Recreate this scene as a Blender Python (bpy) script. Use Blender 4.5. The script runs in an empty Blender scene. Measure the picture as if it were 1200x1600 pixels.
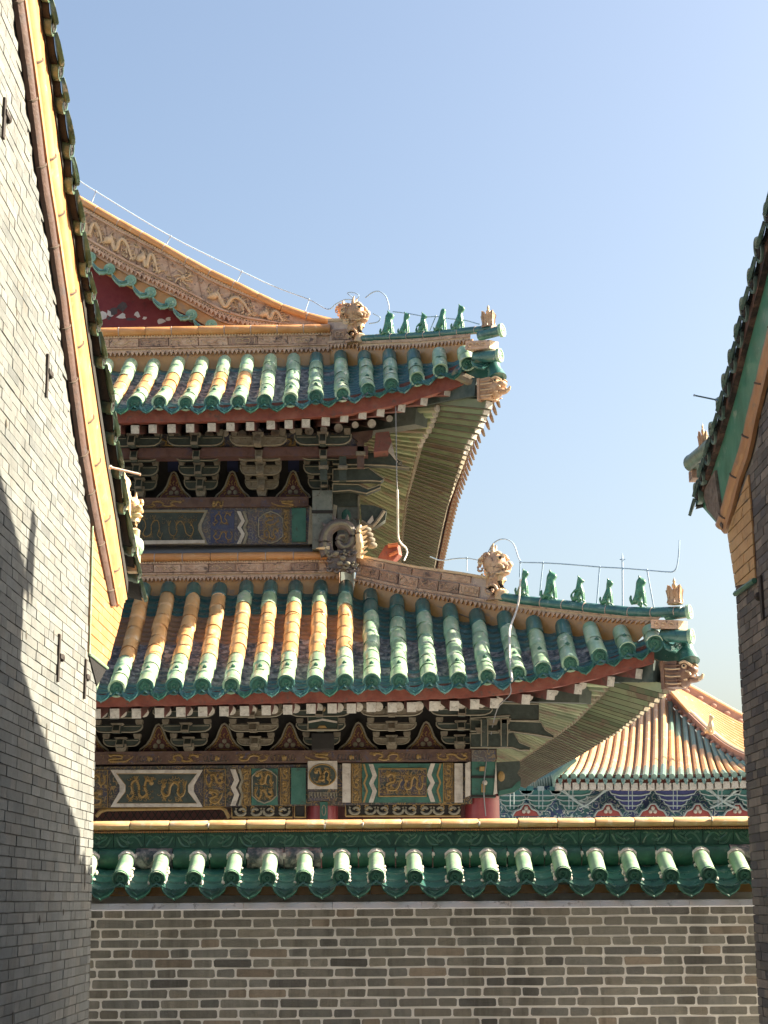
import bpy, bmesh, math, random
from mathutils import Vector, Matrix
V = Vector
SC = bpy.context.scene
COL = SC.collection

# ------------------------------------------------------------------ camera
F = 2500.0                       # focal length in pixels of the 1200x1600 photo
PITCH = math.atan(605.0 / F)
ROLL = math.radians(0.4)
CAM = V((0, 0, 1.65))
_FW = V((0, math.cos(PITCH), math.sin(PITCH)))
_U0 = V((0, -math.sin(PITCH), math.cos(PITCH)))
_X = V((1, 0, 0))
RT = _X * math.cos(ROLL) - _U0 * math.sin(ROLL)
UP = _X * math.sin(ROLL) + _U0 * math.cos(ROLL)
cam = bpy.data.cameras.new('camera')
cam_o = bpy.data.objects.new('camera', cam); COL.objects.link(cam_o)
cam.sensor_fit = 'VERTICAL'; cam.sensor_height = 36.0; cam.lens = F / 1600 * 36.0
cam.clip_start = 0.1; cam.clip_end = 3000
m = Matrix.Identity(4)
for i in range(3):
    m[i][0] = RT[i]; m[i][1] = UP[i]; m[i][2] = -_FW[i]; m[i][3] = CAM[i]
cam_o.matrix_world = m
SC.camera = cam_o

# ------------------------------------------------------------------ light
SUN = V((4.96, 0.85, 3.52)).normalized()
el = math.asin(SUN.z); az = math.atan2(SUN.x, SUN.y)
w = bpy.data.worlds.new('World'); SC.world = w; w.use_nodes = True
nt = w.node_tree; nt.nodes.clear()
sky = nt.nodes.new('ShaderNodeTexSky'); sky.sky_type = 'NISHITA'; sky.sun_disc = False
sky.sun_elevation = el; sky.sun_rotation = az
sky.air_density = 1.25; sky.dust_density = 4.6; sky.ozone_density = 1.2; sky.altitude = 50
bg = nt.nodes.new('ShaderNodeBackground'); bg.inputs[1].default_value = 0.057
ow = nt.nodes.new('ShaderNodeOutputWorld')
nt.links.new(sky.outputs[0], bg.inputs[0]); nt.links.new(bg.outputs[0], ow.inputs[0])
ld = bpy.data.lights.new('sun', 'SUN'); ld.energy = 4.7; ld.angle = math.radians(0.5); ld.color = (1.0, 0.865, 0.665)
lo = bpy.data.objects.new('sun', ld); COL.objects.link(lo)
lo.rotation_euler = SUN.to_track_quat('Z', 'Y').to_euler()
lo.location = (20, 2, 30)
SC.view_settings.view_transform = 'Standard'; SC.view_settings.look = 'None'
SC.view_settings.exposure = 2.12; SC.view_settings.gamma = 1.0

# ------------------------------------------------------------------ measuring: photo pixel -> point on a plane
def ray(u, v):
    return RT * ((u - 600) / F) + UP * ((800 - v) / F) + _FW
def P(u, v, Y):
    d = ray(u, v); return CAM + d * (Y / d.y)
def PX(u, v, X):
    d = ray(u, v); return CAM + d * (X / d.x)
def PZ(u, v, z):
    d = ray(u, v); return CAM + d * ((z - CAM.z) / d.z)
def lerp(a, b, t): return a + (b - a) * t
def interp(x, pts):
    if x <= pts[0][0]: return pts[0][1]
    for (x0, y0), (x1, y1) in zip(pts, pts[1:]):
        if x <= x1: return y0 + (y1 - y0) * (x - x0) / (x1 - x0)
    return pts[-1][1]
def interpx(x, pts):               # extrapolating
    n = len(pts)
    for i in range(n - 1):
        if x <= pts[i + 1][0] or i == n - 2:
            (x0, y0), (x1, y1) = pts[i], pts[i + 1]
            return y0 + (y1 - y0) * (x - x0) / (x1 - x0)
def catmull(pts, n=6):
    out = []
    q = [pts[0] * 2 - pts[1]] + list(pts) + [pts[-1] * 2 - pts[-2]]
    for i in range(1, len(q) - 2):
        a, b, c, d = q[i - 1], q[i], q[i + 1], q[i + 2]
        for k in range(n):
            t = k / n
            out.append(0.5 * ((2 * b) + (c - a) * t + (2 * a - 5 * b + 4 * c - d) * t * t + (3 * b - a - 3 * c + d) * t ** 3))
    out.append(pts[-1].copy())
    return out

# ------------------------------------------------------------------ mesh builder
class MB:
    def __init__(s): s.v = []; s.f = []; s.m = []; s.c = []
    def add(s, vs, fs, mat=0, col=None):
        b = len(s.v); s.v += [V(x) for x in vs]
        for f in fs:
            s.f.append(tuple(b + i for i in f)); s.m.append(mat); s.c.append(col or (1, 1, 1))
    def box(s, c, hx, hy, hz, mat=0, col=None):
        c = V(c); hx = V(hx); hy = V(hy); hz = V(hz)
        if hx.cross(hy).dot(hz) < 0: hx = -hx
        p = [c + hx * a + hy * b + hz * d for d in (-1, 1) for b in (-1, 1) for a in (-1, 1)]
        s.add(p, [(0, 2, 3, 1), (4, 5, 7, 6), (0, 1, 5, 4), (2, 6, 7, 3), (0, 4, 6, 2), (1, 3, 7, 5)], mat, col)
    def abox(s, x0, x1, y0, y1, z0, z1, mat=0, col=None):
        s.box(((x0 + x1) / 2, (y0 + y1) / 2, (z0 + z1) / 2), ((x1 - x0) / 2, 0, 0), (0, (y1 - y0) / 2, 0), (0, 0, (z1 - z0) / 2), mat, col)
    def beam(s, a, b, w, h, mat=0, up=V((0, 0, 1)), col=None):
        a = V(a); b = V(b); d = (b - a); n = d.normalized()
        x = n.cross(up).normalized(); z = x.cross(n)
        s.box((a + b) / 2, x * (w / 2), d / 2, z * (h / 2), mat, col)
    def prism(s, pts, d, mat=0, col=None):
        pts = [V(p) for p in pts]; d = V(d); n = len(pts)
        nr = V((0, 0, 0))
        for i in range(n):
            a, b = pts[i], pts[(i + 1) % n]
            nr += V(((a.y - b.y) * (a.z + b.z), (a.z - b.z) * (a.x + b.x), (a.x - b.x) * (a.y + b.y)))
        if nr.dot(d) > 0: pts = pts[::-1]
        vs = pts + [p + d for p in pts]
        fs = [tuple(range(n)), tuple(range(2 * n - 1, n - 1, -1))]
        fs += [(i, n + i, n + (i + 1) % n, (i + 1) % n) for i in range(n)]
        s.add(vs, fs, mat, col)
    def tube(s, path, r, n=8, mat=0, cap=True, a0=0.0, a1=360.0, up=V((0, 0, 1)), mats=None, closed=False, segcol=None):
        path = [V(p) for p in path]; m_ = len(path)
        full = abs(a1 - a0) >= 359.9
        k = n if full else n + 1
        vs = []
        for i, p in enumerate(path):
            d = (path[min(i + 1, m_ - 1)] - path[max(i - 1, 0)])
            if closed: d = path[(i + 1) % m_] - path[i - 1]
            d = d.normalized() if d.length > 1e-9 else V((0, 1, 0))
            x = d.cross(up)
            if x.length < 1e-3: x = d.cross(V((0, 1, 0.01)))
            x.normalize(); z = x.cross(d)
            rr = r[i] if isinstance(r, (list, tuple)) else r
            rx, rz = rr if isinstance(rr, tuple) else (rr, rr)
            for j in range(k):
                a = math.radians(a0 + (a1 - a0) * j / n)
                vs.append(p + x * (math.cos(a) * rx) + z * (math.sin(a) * rz))
        b = len(s.v); s.v += vs
        rng = m_ if closed else m_ - 1
        for i in range(rng):
            i2 = (i + 1) % m_
            for j in range(n if full else n):
                j2 = (j + 1) % k
                s.f.append((b + i * k + j, b + i * k + j2, b + i2 * k + j2, b + i2 * k + j))
                s.m.append(mats[i] if mats else mat); s.c.append(segcol[i] if segcol else (1, 1, 1))
        if cap and not closed:
            s.f.append(tuple(b + j for j in range(k - 1, -1, -1))); s.m.append(mats[0] if mats else mat); s.c.append((1, 1, 1))
            s.f.append(tuple(b + (m_ - 1) * k + j for j in range(k))); s.m.append(mats[-1] if mats else mat); s.c.append((1, 1, 1))
    def ball(s, c, r, nu=8, nv=6, mat=0, ax=None):
        c = V(c); rx, ry, rz = r if isinstance(r, (tuple, list)) else (r, r, r)
        X, Y, Z = ax or (V((1, 0, 0)), V((0, 1, 0)), V((0, 0, 1)))
        vs = [c - Z * rz]
        for i in range(1, nv):
            t = -math.pi / 2 + math.pi * i / nv
            for j in range(nu):
                a = 2 * math.pi * j / nu
                vs.append(c + X * (rx * math.cos(t) * math.cos(a)) + Y * (ry * math.cos(t) * math.sin(a)) + Z * (rz * math.sin(t)))
        vs.append(c + Z * rz)
        fs = []
        for j in range(nu):
            fs.append((0, 1 + (j + 1) % nu, 1 + j))
            for i in range(nv - 2):
                a = 1 + i * nu
                fs.append((a + j, a + (j + 1) % nu, a + nu + (j + 1) % nu, a + nu + j))
            a = 1 + (nv - 2) * nu
            fs.append((a + j, a + (j + 1) % nu, len(vs) - 1))
        s.add(vs, fs, mat)
    def cone(s, path, r0, r1, n=6, mat=0):
        k = len(path)
        s.tube(path, [r0 + (r1 - r0) * i / (k - 1) for i in range(k)], n, mat)
    def loft(s, A, B, mat=0, flip=False):
        n = len(A); b = len(s.v); s.v += [V(p) for p in A] + [V(p) for p in B]
        for i in range(n - 1):
            f = (b + i, b + i + 1, b + n + i + 1, b + n + i)
            s.f.append(f[::-1] if flip else f); s.m.append(mat); s.c.append((1, 1, 1))
    def build(s, name, mats, parent=None, label=None, smooth=None, local=False, kind=None, jitter=0):
        me = bpy.data.meshes.new(name)
        org = V((0, 0, 0)) if (local or parent is None) else ORG[parent.name]
        if jitter:
            for p in s.v: p += V((random.uniform(-1, 1), random.uniform(-1, 1), random.uniform(-1, 1))) * jitter
        me.from_pydata([tuple(p - org) for p in s.v], [], s.f)
        if not isinstance(mats, (list, tuple)): mats = [mats]
        for x in mats: me.materials.append(x)
        me.polygons.foreach_set('material_index', s.m)
        if any(c != (1, 1, 1) for c in s.c):
            ca = me.color_attributes.new('Col', 'FLOAT_COLOR', 'CORNER')
            arr = []
            for f, c in zip(s.f, s.c): arr += [c[0], c[1], c[2], 1.0] * len(f)
            ca.data.foreach_set('color', arr)
        me.validate(); me.update()
        if smooth is not None:
            me.polygons.foreach_set('use_smooth', [True] * len(me.polygons))
            me.set_sharp_from_angle(angle=math.radians(smooth))
        o = bpy.data.objects.new(name, me); COL.objects.link(o)
        if parent is not None:
            o.parent = parent; ORG[o.name] = org.copy()
        else: ORG[o.name] = V((0, 0, 0))
        if label: o['label'] = label
        if kind: o['kind'] = kind
        return o
ORG = {}
def thing(name, label, cat, loc=(0, 0, 0), group=None):
    o = bpy.data.objects.new(name, None); COL.objects.link(o)
    o.empty_display_size = 0.3; o.location = loc; ORG[o.name] = V(loc)
    o['label'] = label; o['category'] = cat
    if group: o['group'] = group
    return o
def tag(o, label, cat, group=None):
    o['label'] = label; o['category'] = cat
    if group: o['group'] = group
    return o

# ------------------------------------------------------------------ materials
def nodes(name):
    m = bpy.data.materials.new(name); m.use_nodes = True
    t = m.node_tree; bs = t.nodes['Principled BSDF']
    return m, t, bs
def ramp(t, fac, stops):
    r = t.nodes.new('ShaderNodeValToRGB'); e = r.color_ramp.elements
    e[0].position = stops[0][0]; e[0].color = (*stops[0][1], 1)
    e[1].position = stops[-1][0]; e[1].color = (*stops[-1][1], 1)
    for p, c in stops[1:-1]:
        x = e.new(p); x.color = (*c, 1)
    t.links.new(fac, r.inputs[0]); return r.outputs[0]
def noise(t, vec, scale, detail=5, rough=0.6, dist=0.0, rnd=None):
    n = t.nodes.new('ShaderNodeTexNoise'); n.inputs['Scale'].default_value = scale
    n.inputs['Detail'].default_value = detail; n.inputs['Roughness'].default_value = rough
    n.inputs['Distortion'].default_value = dist
    if rnd is not None:
        n.noise_dimensions = '4D'; t.links.new(rnd, n.inputs['W'])
    t.links.new(vec, n.inputs['Vector']); return n.outputs[0]
def mixc(t, fac, a, b, mode='MIX'):
    x = t.nodes.new('ShaderNodeMix'); x.data_type = 'RGBA'; x.blend_type = mode
    for s_, i in ((fac, 0), (a, 6), (b, 7)):
        if hasattr(s_, 'is_linked'): t.links.new(s_, x.inputs[i])
        elif i == 0: x.inputs[0].default_value = s_
        else: x.inputs[i].default_value = (*s_, 1)
    return x.outputs[2]
def coords(t):
    tc = t.nodes.new('ShaderNodeTexCoord'); oi = t.nodes.new('ShaderNodeObjectInfo')
    mm = t.nodes.new('ShaderNodeMath'); mm.operation = 'MULTIPLY'; mm.inputs[1].default_value = 57.0
    t.links.new(oi.outputs['Random'], mm.inputs[0])
    return tc.outputs['Object'], mm.outputs[0]
def finish(t, bs, vec, rnd, col, rough, bump, bscale, coat, rvar=0.12, spec=None):
    t.links.new(col, bs.inputs['Base Color'])
    rn = noise(t, vec, 9, 4, 0.6, 0, rnd)
    mr = t.nodes.new('ShaderNodeMapRange'); mr.inputs[3].default_value = max(0.03, rough - rvar); mr.inputs[4].default_value = min(1, rough + rvar)
    t.links.new(rn, mr.inputs[0]); t.links.new(mr.outputs[0], bs.inputs['Roughness'])
    if coat:
        bs.inputs['Coat Weight'].default_value = coat; bs.inputs['Coat Roughness'].default_value = 0.22
    if spec is not None: bs.inputs['Specular IOR Level'].default_value = spec
    if bump:
        bn = noise(t, vec, bscale, 6, 0.65, 0, rnd)
        b = t.nodes.new('ShaderNodeBump'); b.inputs['Strength'].default_value = bump; b.inputs['Distance'].default_value = 0.02
        t.links.new(bn, b.inputs['Height']); t.links.new(b.outputs[0], bs.inputs['Normal'])
def mat(name, cols, scale=4.0, rough=0.6, bump=0.2, bscale=40.0, coat=0.0, dirt=None, attr=False, lo=0.3, hi=0.7, spec=None, streak=None):
    """cols: colours spread over a noise; dirt: (colour, amount, scale)"""
    m, t, bs = nodes(name); vec, rnd = coords(t)
    n = noise(t, vec, scale, 6, 0.65, 0.4, rnd)
    k = len(cols)
    c = ramp(t, n, [(lo + (hi - lo) * i / max(1, k - 1), cols[i]) for i in range(k)] if k > 1 else [(0, cols[0]), (1, cols[0])])
    if attr:
        a = t.nodes.new('ShaderNodeVertexColor'); a.layer_name = 'Col'
        c = mixc(t, 1.0, c, a.outputs[0], 'MULTIPLY')
    if dirt:
        dn = noise(t, vec, dirt[2], 8, 0.7, 0.6, rnd)
        e = 0.62 - dirt[1] * 0.3
        fac = ramp(t, dn, [(e, (0, 0, 0)), (e + 0.1, (1, 1, 1))])
        c = mixc(t, fac, c, dirt[0])
    if streak:          # rain runs: noise stretched down the wall
        mp = t.nodes.new('ShaderNodeMapping'); mp.inputs['Scale'].default_value = (2.2, 2.2, 0.22); t.links.new(vec, mp.inputs[0])
        sn = noise(t, mp.outputs[0], streak[2], 7, 0.7, 0.8)
        c = mixc(t, ramp(t, sn, [(0.5, (0, 0, 0)), (0.68, (streak[1],) * 3)]), c, streak[0], 'MULTIPLY')
    finish(t, bs, vec, rnd, c, rough, bump, bscale, coat, spec=spec)
    return m
def pattern(name, bgc, line, line2, scale, dist=5.0, width=0.10, rough=0.6, squash=(1, 1, 1), worn=None):
    """painted scrollwork: warped ring lines on a two-colour ground"""
    m, t, bs = nodes(name); vec, rnd = coords(t)
    mp = t.nodes.new('ShaderNodeMapping'); mp.inputs['Scale'].default_value = squash
    t.links.new(vec, mp.inputs[0]); vv = mp.outputs[0]
    w_ = t.nodes.new('ShaderNodeTexNoise'); w_.inputs['Scale'].default_value = scale * 1.3; w_.inputs['Detail'].default_value = 1
    t.links.new(vv, w_.inputs['Vector'])
    ad = t.nodes.new('ShaderNodeVectorMath'); ad.operation = 'MULTIPLY_ADD'; ad.inputs[1].default_value = (dist / scale * .25,) * 3
    t.links.new(w_.outputs['Color'], ad.inputs[0]); t.links.new(vv, ad.inputs[2])
    vo = t.nodes.new('ShaderNodeTexVoronoi'); vo.inputs['Scale'].default_value = scale; vo.inputs['Randomness'].default_value = 0.6
    t.links.new(ad.outputs[0], vo.inputs['Vector'])
    mu = t.nodes.new('ShaderNodeMath'); mu.operation = 'MULTIPLY'; mu.inputs[1].default_value = 3.2
    t.links.new(vo.outputs['Distance'], mu.inputs[0])
    fr = t.nodes.new('ShaderNodeMath'); fr.operation = 'FRACT'; t.links.new(mu.outputs[0], fr.inputs[0])
    ln = ramp(t, fr.outputs[0], [(0.5 - width * 2, (0, 0, 0)), (0.5 - width, (1, 1, 1)), (0.5 + width, (1, 1, 1)), (0.5 + width * 2, (0, 0, 0))])
    g = ramp(t, noise(t, vv, scale * 0.9, 2, 0.5, 0, rnd), [(0.42, bgc[0]), (0.5, bgc[1]), (0.6, bgc[-1])])
    lc = ramp(t, noise(t, vv, scale * 0.6, 2, 0.5), [(0.45, line), (0.55, line2)])
    c = mixc(t, ln, g, lc)
    if worn:
        fac = ramp(t, noise(t, vec, worn[2], 8, 0.7, 0.5, rnd), [(0.5, (0, 0, 0)), (0.72, (worn[1],) * 3)])
        c = mixc(t, fac, c, worn[0])
    finish(t, bs, vec, rnd, c, rough, 0.25, 60, 0)
    return m

PALE_DUST = (0.56, 0.58, 0.46)
M_green = mat('green_glaze_tile', [(0.15, 0.30, 0.18), (0.26, 0.42, 0.27), (0.38, 0.51, 0.36)], 5, 0.36, 0.12, 30, 0.3, (PALE_DUST, 0.30, 9), spec=0.7)
M_gdeep = mat('deep_green_glaze', [(0.010, 0.060, 0.040), (0.022, 0.105, 0.068), (0.045, 0.16, 0.10)], 7, 0.45, 0.25, 45, 0.06, ((0.10, 0.17, 0.12), 0.12, 14))
M_teal = mat('teal_glaze_tile', [(0.020, 0.085, 0.080), (0.035, 0.13, 0.115), (0.07, 0.19, 0.16)], 6, 0.3, 0.2, 40, 0.4, ((0.22, 0.30, 0.28), 0.15, 12))
M_orange = mat('orange_glaze_tile', [(0.46, 0.20, 0.065), (0.54, 0.26, 0.10), (0.56, 0.31, 0.15)], 4, 0.42, 0.12, 30, 0.2, ((0.60, 0.46, 0.28), 0.14, 8), spec=0.5)
M_ochre = mat('ochre_glazed_board', [(0.42, 0.19, 0.05), (0.53, 0.26, 0.08), (0.52, 0.31, 0.14)], 3, 0.4, 0.15, 25, 0.2, ((0.35, 0.22, 0.14), 0.2, 6))
M_green_t = None
M_flake = mat('weathered_pan_tile', [(0.03, 0.05, 0.06), (0.10, 0.11, 0.12), (0.28, 0.25, 0.24), (0.46, 0.43, 0.41)], 12, 0.6, 0.6, 50, 0.1, ((0.32, 0.19, 0.15), 0.2, 10), lo=0.38, hi=0.62)
M_opan = mat('orange_pan_tile', [(0.24, 0.13, 0.06), (0.34, 0.19, 0.09), (0.22, 0.15, 0.11)], 8, 0.5, 0.25, 40, 0.1, ((0.12, 0.08, 0.06), 0.25, 14))
M_relief = mat('brown_relief_tile', [(0.36, 0.21, 0.14), (0.52, 0.335, 0.225), (0.62, 0.44, 0.315)], 7, 0.6, 0.5, 45, 0.05, ((0.13, 0.085, 0.07), 0.3, 11))
M_relief_hi = mat('tan_relief', [(0.54, 0.36, 0.20), (0.64, 0.47, 0.30)], 9, 0.5, 0.3, 50, 0.1, ((0.25, 0.16, 0.1), 0.2, 14))
M_brownb = mat('brown_ridge_brick', [(0.22, 0.13, 0.09), (0.34, 0.205, 0.14), (0.41, 0.275, 0.19)], 6, 0.6, 0.5, 45, 0.05, ((0.09, 0.06, 0.05), 0.3, 9))
M_mortar = mat('pink_lime_mortar', [(0.42, 0.31, 0.27), (0.55, 0.44, 0.38)], 8, 0.9, 0.5, 60)
M_red = mat('red_painted_wood', [(0.13, 0.030, 0.020), (0.21, 0.055, 0.035), (0.24, 0.09, 0.06)], 6, 0.65, 0.3, 30, 0, ((0.10, 0.06, 0.05), 0.25, 14))
M_redcol = mat('red_lacquer_column', [(0.17, 0.025, 0.03), (0.24, 0.045, 0.05)], 3, 0.4, 0.1, 20, 0.2)
M_endw = mat('pale_rafter_end', [(0.52, 0.49, 0.42), (0.42, 0.39, 0.335), (0.28, 0.26, 0.22)], 22, 0.8, 0.4, 60, 0, ((0.12, 0.11, 0.09), 0.18, 26))
M_sage = mat('sage_green_rafter', [(0.16, 0.215, 0.135), (0.225, 0.285, 0.18), (0.255, 0.285, 0.20)], 3, 0.75, 0.3, 40, 0, ((0.20, 0.155, 0.115), 0.36, 1.6), True)
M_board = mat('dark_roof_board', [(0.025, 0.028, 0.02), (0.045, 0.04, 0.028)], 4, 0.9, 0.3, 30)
M_timber = mat('brown_aged_timber', [(0.045, 0.022, 0.018), (0.085, 0.048, 0.036), (0.11, 0.07, 0.055)], 6, 0.75, 0.4, 30, 0, ((0.05, 0.05, 0.09), 0.2, 7))
M_dark = mat('dark_green_timber', [(0.016, 0.022, 0.018), (0.03, 0.042, 0.034), (0.05, 0.06, 0.05)], 9, 0.75, 0.3, 30)
M_line = mat('faded_cream_outline', [(0.15, 0.135, 0.095), (0.24, 0.22, 0.165)], 12, 0.8, 0.2)
M_block = mat('faded_bracket_block', [(0.11, 0.092, 0.064), (0.17, 0.145, 0.105), (0.22, 0.20, 0.155)], 14, 0.8, 0.3, 40, 0, ((0.07, 0.06, 0.045), 0.2, 18))
M_gold = mat('dull_gold_paint', [(0.15, 0.085, 0.022), (0.25, 0.155, 0.045), (0.20, 0.145, 0.065)], 14, 0.5, 0.3, 50, 0.1)
M_white = mat('worn_white_paint', [(0.48, 0.45, 0.39), (0.40, 0.36, 0.31), (0.24, 0.22, 0.19)], 9, 0.8, 0.3, 40, 0, ((0.15, 0.13, 0.11), 0.12, 20))
M_pgreen = mat('malachite_paint', [(0.014, 0.06, 0.045), (0.025, 0.10, 0.075), (0.04, 0.12, 0.09)], 6, 0.7, 0.2, 30, 0, ((0.03, 0.035, 0.03), 0.25, 9))
M_pblue = mat('faded_blue_paint', [(0.022, 0.028, 0.075), (0.04, 0.05, 0.10), (0.06, 0.065, 0.075)], 8, 0.7, 0.2, 30)
M_navy = mat('deep_blue_paint', [(0.008, 0.012, 0.045), (0.014, 0.02, 0.07)], 5, 0.7, 0.1)
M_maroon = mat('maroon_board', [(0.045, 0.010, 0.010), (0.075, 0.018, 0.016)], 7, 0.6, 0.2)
M_plaster = mat('red_gable_plaster', [(0.16, 0.022, 0.028), (0.20, 0.035, 0.038), (0.23, 0.05, 0.05)], 3, 0.85, 0.5, 12, 0, ((0.07, 0.03, 0.03), 0.16, 5))
M_lime = mat('bare_white_lime', [(0.70, 0.66, 0.60), (0.55, 0.50, 0.46)], 9, 0.9, 0.5)
M_soot = mat('grey_bare_patch', [(0.06, 0.05, 0.05), (0.11, 0.09, 0.09)], 9, 0.9, 0.5)
M_stone = mat('grey_lead_flashing', [(0.15, 0.155, 0.165), (0.22, 0.225, 0.23)], 5, 0.8, 0.2, 30)
M_coping = mat('pale_grey_coping', [(0.68, 0.69, 0.72), (0.78, 0.79, 0.81)], 3, 0.8, 0.3, 40, 0, ((0.3, 0.3, 0.31), 0.2, 9))
M_wire = mat('blue_grey_wire', [(0.28, 0.40, 0.54), (0.34, 0.46, 0.60)], 3, 0.5, 0)
M_cable = mat('white_cable', [(0.62, 0.60, 0.55), (0.55, 0.52, 0.48)], 3, 0.6, 0)
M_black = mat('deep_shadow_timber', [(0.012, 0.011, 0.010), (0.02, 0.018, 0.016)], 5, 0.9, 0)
M_scroll = pattern('dark_painted_scrollwork', [(0.022, 0.030, 0.026), (0.05, 0.035, 0.03), (0.03, 0.03, 0.05)], (0.20, 0.13, 0.045), (0.11, 0.085, 0.06), 9, worn=((0.05, 0.04, 0.035), 0.6, 8))
M_scroll2 = pattern('faded_painted_scrollwork', [(0.06, 0.065, 0.075), (0.075, 0.06, 0.055), (0.045, 0.05, 0.09)], (0.17, 0.125, 0.07), (0.13, 0.12, 0.10), 9, worn=((0.09, 0.08, 0.075), 0.7, 7))
M_goldpat = pattern('gold_figure_strip', [(0.05, 0.035, 0.02), (0.07, 0.05, 0.03)], (0.20, 0.13, 0.045), (0.15, 0.11, 0.055), 16, width=0.13)
M_frieze = pattern('blue_green_frieze_paint', [(0.020, 0.035, 0.11), (0.02, 0.10, 0.10), (0.03, 0.05, 0.14)], (0.42, 0.46, 0.44), (0.24, 0.36, 0.36), 4.2, width=0.07)

# per-tile tints: no two tiles fired alike
def tile_tint(r):
    k = r.uniform(0.80, 1.12); q = r.uniform(-.05, .05)
    return (min(1.3, k + q), k, min(1.3, k - q))
M_green_t = mat('green_glaze_roof_tile', [(0.17, 0.31, 0.19), (0.28, 0.43, 0.28), (0.40, 0.52, 0.36)], 5, 0.36, 0.15, 30, 0.3, (PALE_DUST, 0.30, 9), True, spec=0.7)
M_orange_t = mat('orange_glaze_roof_tile', [(0.55, 0.28, 0.10), (0.64, 0.36, 0.15), (0.66, 0.43, 0.215)], 4, 0.42, 0.15, 30, 0.2, ((0.62, 0.50, 0.33), 0.2, 8), True, spec=0.5)
M_teal_t = mat('teal_glaze_roof_tile', [(0.020, 0.085, 0.080), (0.035, 0.13, 0.115), (0.07, 0.19, 0.16)], 6, 0.34, 0.2, 40, 0.3, ((0.22, 0.30, 0.28), 0.15, 12), True)
M_joint = mat('dark_tile_joint', [(0.05, 0.035, 0.025), (0.10, 0.07, 0.05)], 9, 0.9, 0.2)
# ------------------------------------------------------------------ ground
gb = MB(); gb.add([(-1500, -300, 0), (1500, -300, 0), (1500, 2500, 0), (-1500, 2500, 0)], [(0, 1, 2, 3)])
M_ground = mat('grey_stone_paving', [(0.25, 0.255, 0.26), (0.33, 0.335, 0.34), (0.29, 0.295, 0.30)], 1.2, 0.85, 0.3, 20)
g_ = gb.build('ground', M_ground); g_['kind'] = 'structure'

# ------------------------------------------------------------------ bricks laid one by one
def bricks(mb, f, s0, s1, z0, z1, pitch, Ls, Lh, gap, topfn, colfn, rough=0.0, chamf=0.006, depth=0.008, rnd=None, endfn=None):
    rnd = rnd or random.Random(5)
    per = Ls + Lh; row = 0; z = z0
    while z < z1:
        s = s0 - (row % 2) * (Lh + (Ls - Lh) / 2) - rnd.uniform(0, 0.05) * (row % 5) - per
        k = 0
        while s < s1:
            L = Ls if k % 2 == 0 else Lh
            if rnd.random() < 0.12: L *= rnd.uniform(0.85, 1.1)
            a, b = s + gap / 2, s + L - gap / 2
            s += L; k += 1
            sm, e0 = s1, s0
            if endfn: sm = endfn(z + pitch / 2)
            a = max(a, s0); b = min(b, sm)
            if b - a < 0.02: continue
            zb, zt = z + gap / 2, z + pitch - gap / 2
            ta, tb = min(zt, topfn(a)), min(zt, topfn(b))
            if min(ta, tb) - zb < 0.006: continue
            j = lambda q: rnd.uniform(-q, q)
            d = depth + j(0.0025)
            c = chamf
            q = [(a + c, zb), (b - c, zb), (b, zb + c), (b, tb - c), (b - c, tb), (a + c, ta), (a, ta - c), (a, zb + c)]
            q = [(x + j(rough), y + j(rough)) for x, y in q]
            vs = [f(x, y, d) for x, y in q] + [f(x, y, -0.004) for x, y in q]
            mb.add(vs, [tuple(range(8))] + [(i, 8 + i, 8 + (i + 1) % 8, (i + 1) % 8) for i in range(8)], 0, colfn(rnd, x=(a + b) / 2, z=z))
        z += pitch; row += 1

M_brick_g = mat('grey_brown_brick', [(0.80, 0.80, 0.78), (1.0, 1.0, 1.0), (1.15, 1.12, 1.06)], 11, 0.9, 0.6, 60, 0, None, True, streak=((0.50, 0.48, 0.45), 0.8, 1.6))
M_mort_g = mat('pale_lime_mortar', [(0.80, 0.765, 0.70), (0.90, 0.87, 0.81)], 6, 0.95, 0.3, 70)
M_brick_l = mat('blue_grey_brick', [(0.82, 0.82, 0.82), (1.0, 1.0, 1.0), (1.14, 1.13, 1.11)], 12, 0.9, 0.5, 60, 0, None, True, streak=((0.70, 0.68, 0.65), 0.5, 1.3))
M_mort_l = mat('dark_brick_joint', [(0.15, 0.15, 0.145), (0.22, 0.215, 0.20)], 6, 0.95, 0.4, 50)

def col_g(r, x=0, z=0):
    t = r.random(); k = r.uniform(0.82, 1.18)
    b = (0.233, 0.224, 0.191)
    if t < 0.06: b = (0.286, 0.241, 0.187)
    elif t < 0.22: b = (0.251, 0.233, 0.191)
    elif t < 0.40: b = (0.204, 0.202, 0.180)
    elif t < 0.50: b = (0.149, 0.146, 0.132)
    return tuple(c * k for c in b)
def col_l(r, x=0, z=0):
    k = r.uniform(0.82, 1.15); t = r.random()
    b = (0.166, 0.178, 0.173)
    if t < 0.2: b = (0.180, 0.184, 0.172)
    elif t < 0.3: b = (0.135, 0.149, 0.150)
    return tuple(c * k for c in b)
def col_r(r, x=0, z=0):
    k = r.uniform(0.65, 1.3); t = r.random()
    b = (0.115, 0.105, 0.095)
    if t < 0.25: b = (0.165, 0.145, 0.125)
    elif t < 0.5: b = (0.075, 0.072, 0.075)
    return tuple(c * k for c in b)

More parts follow.
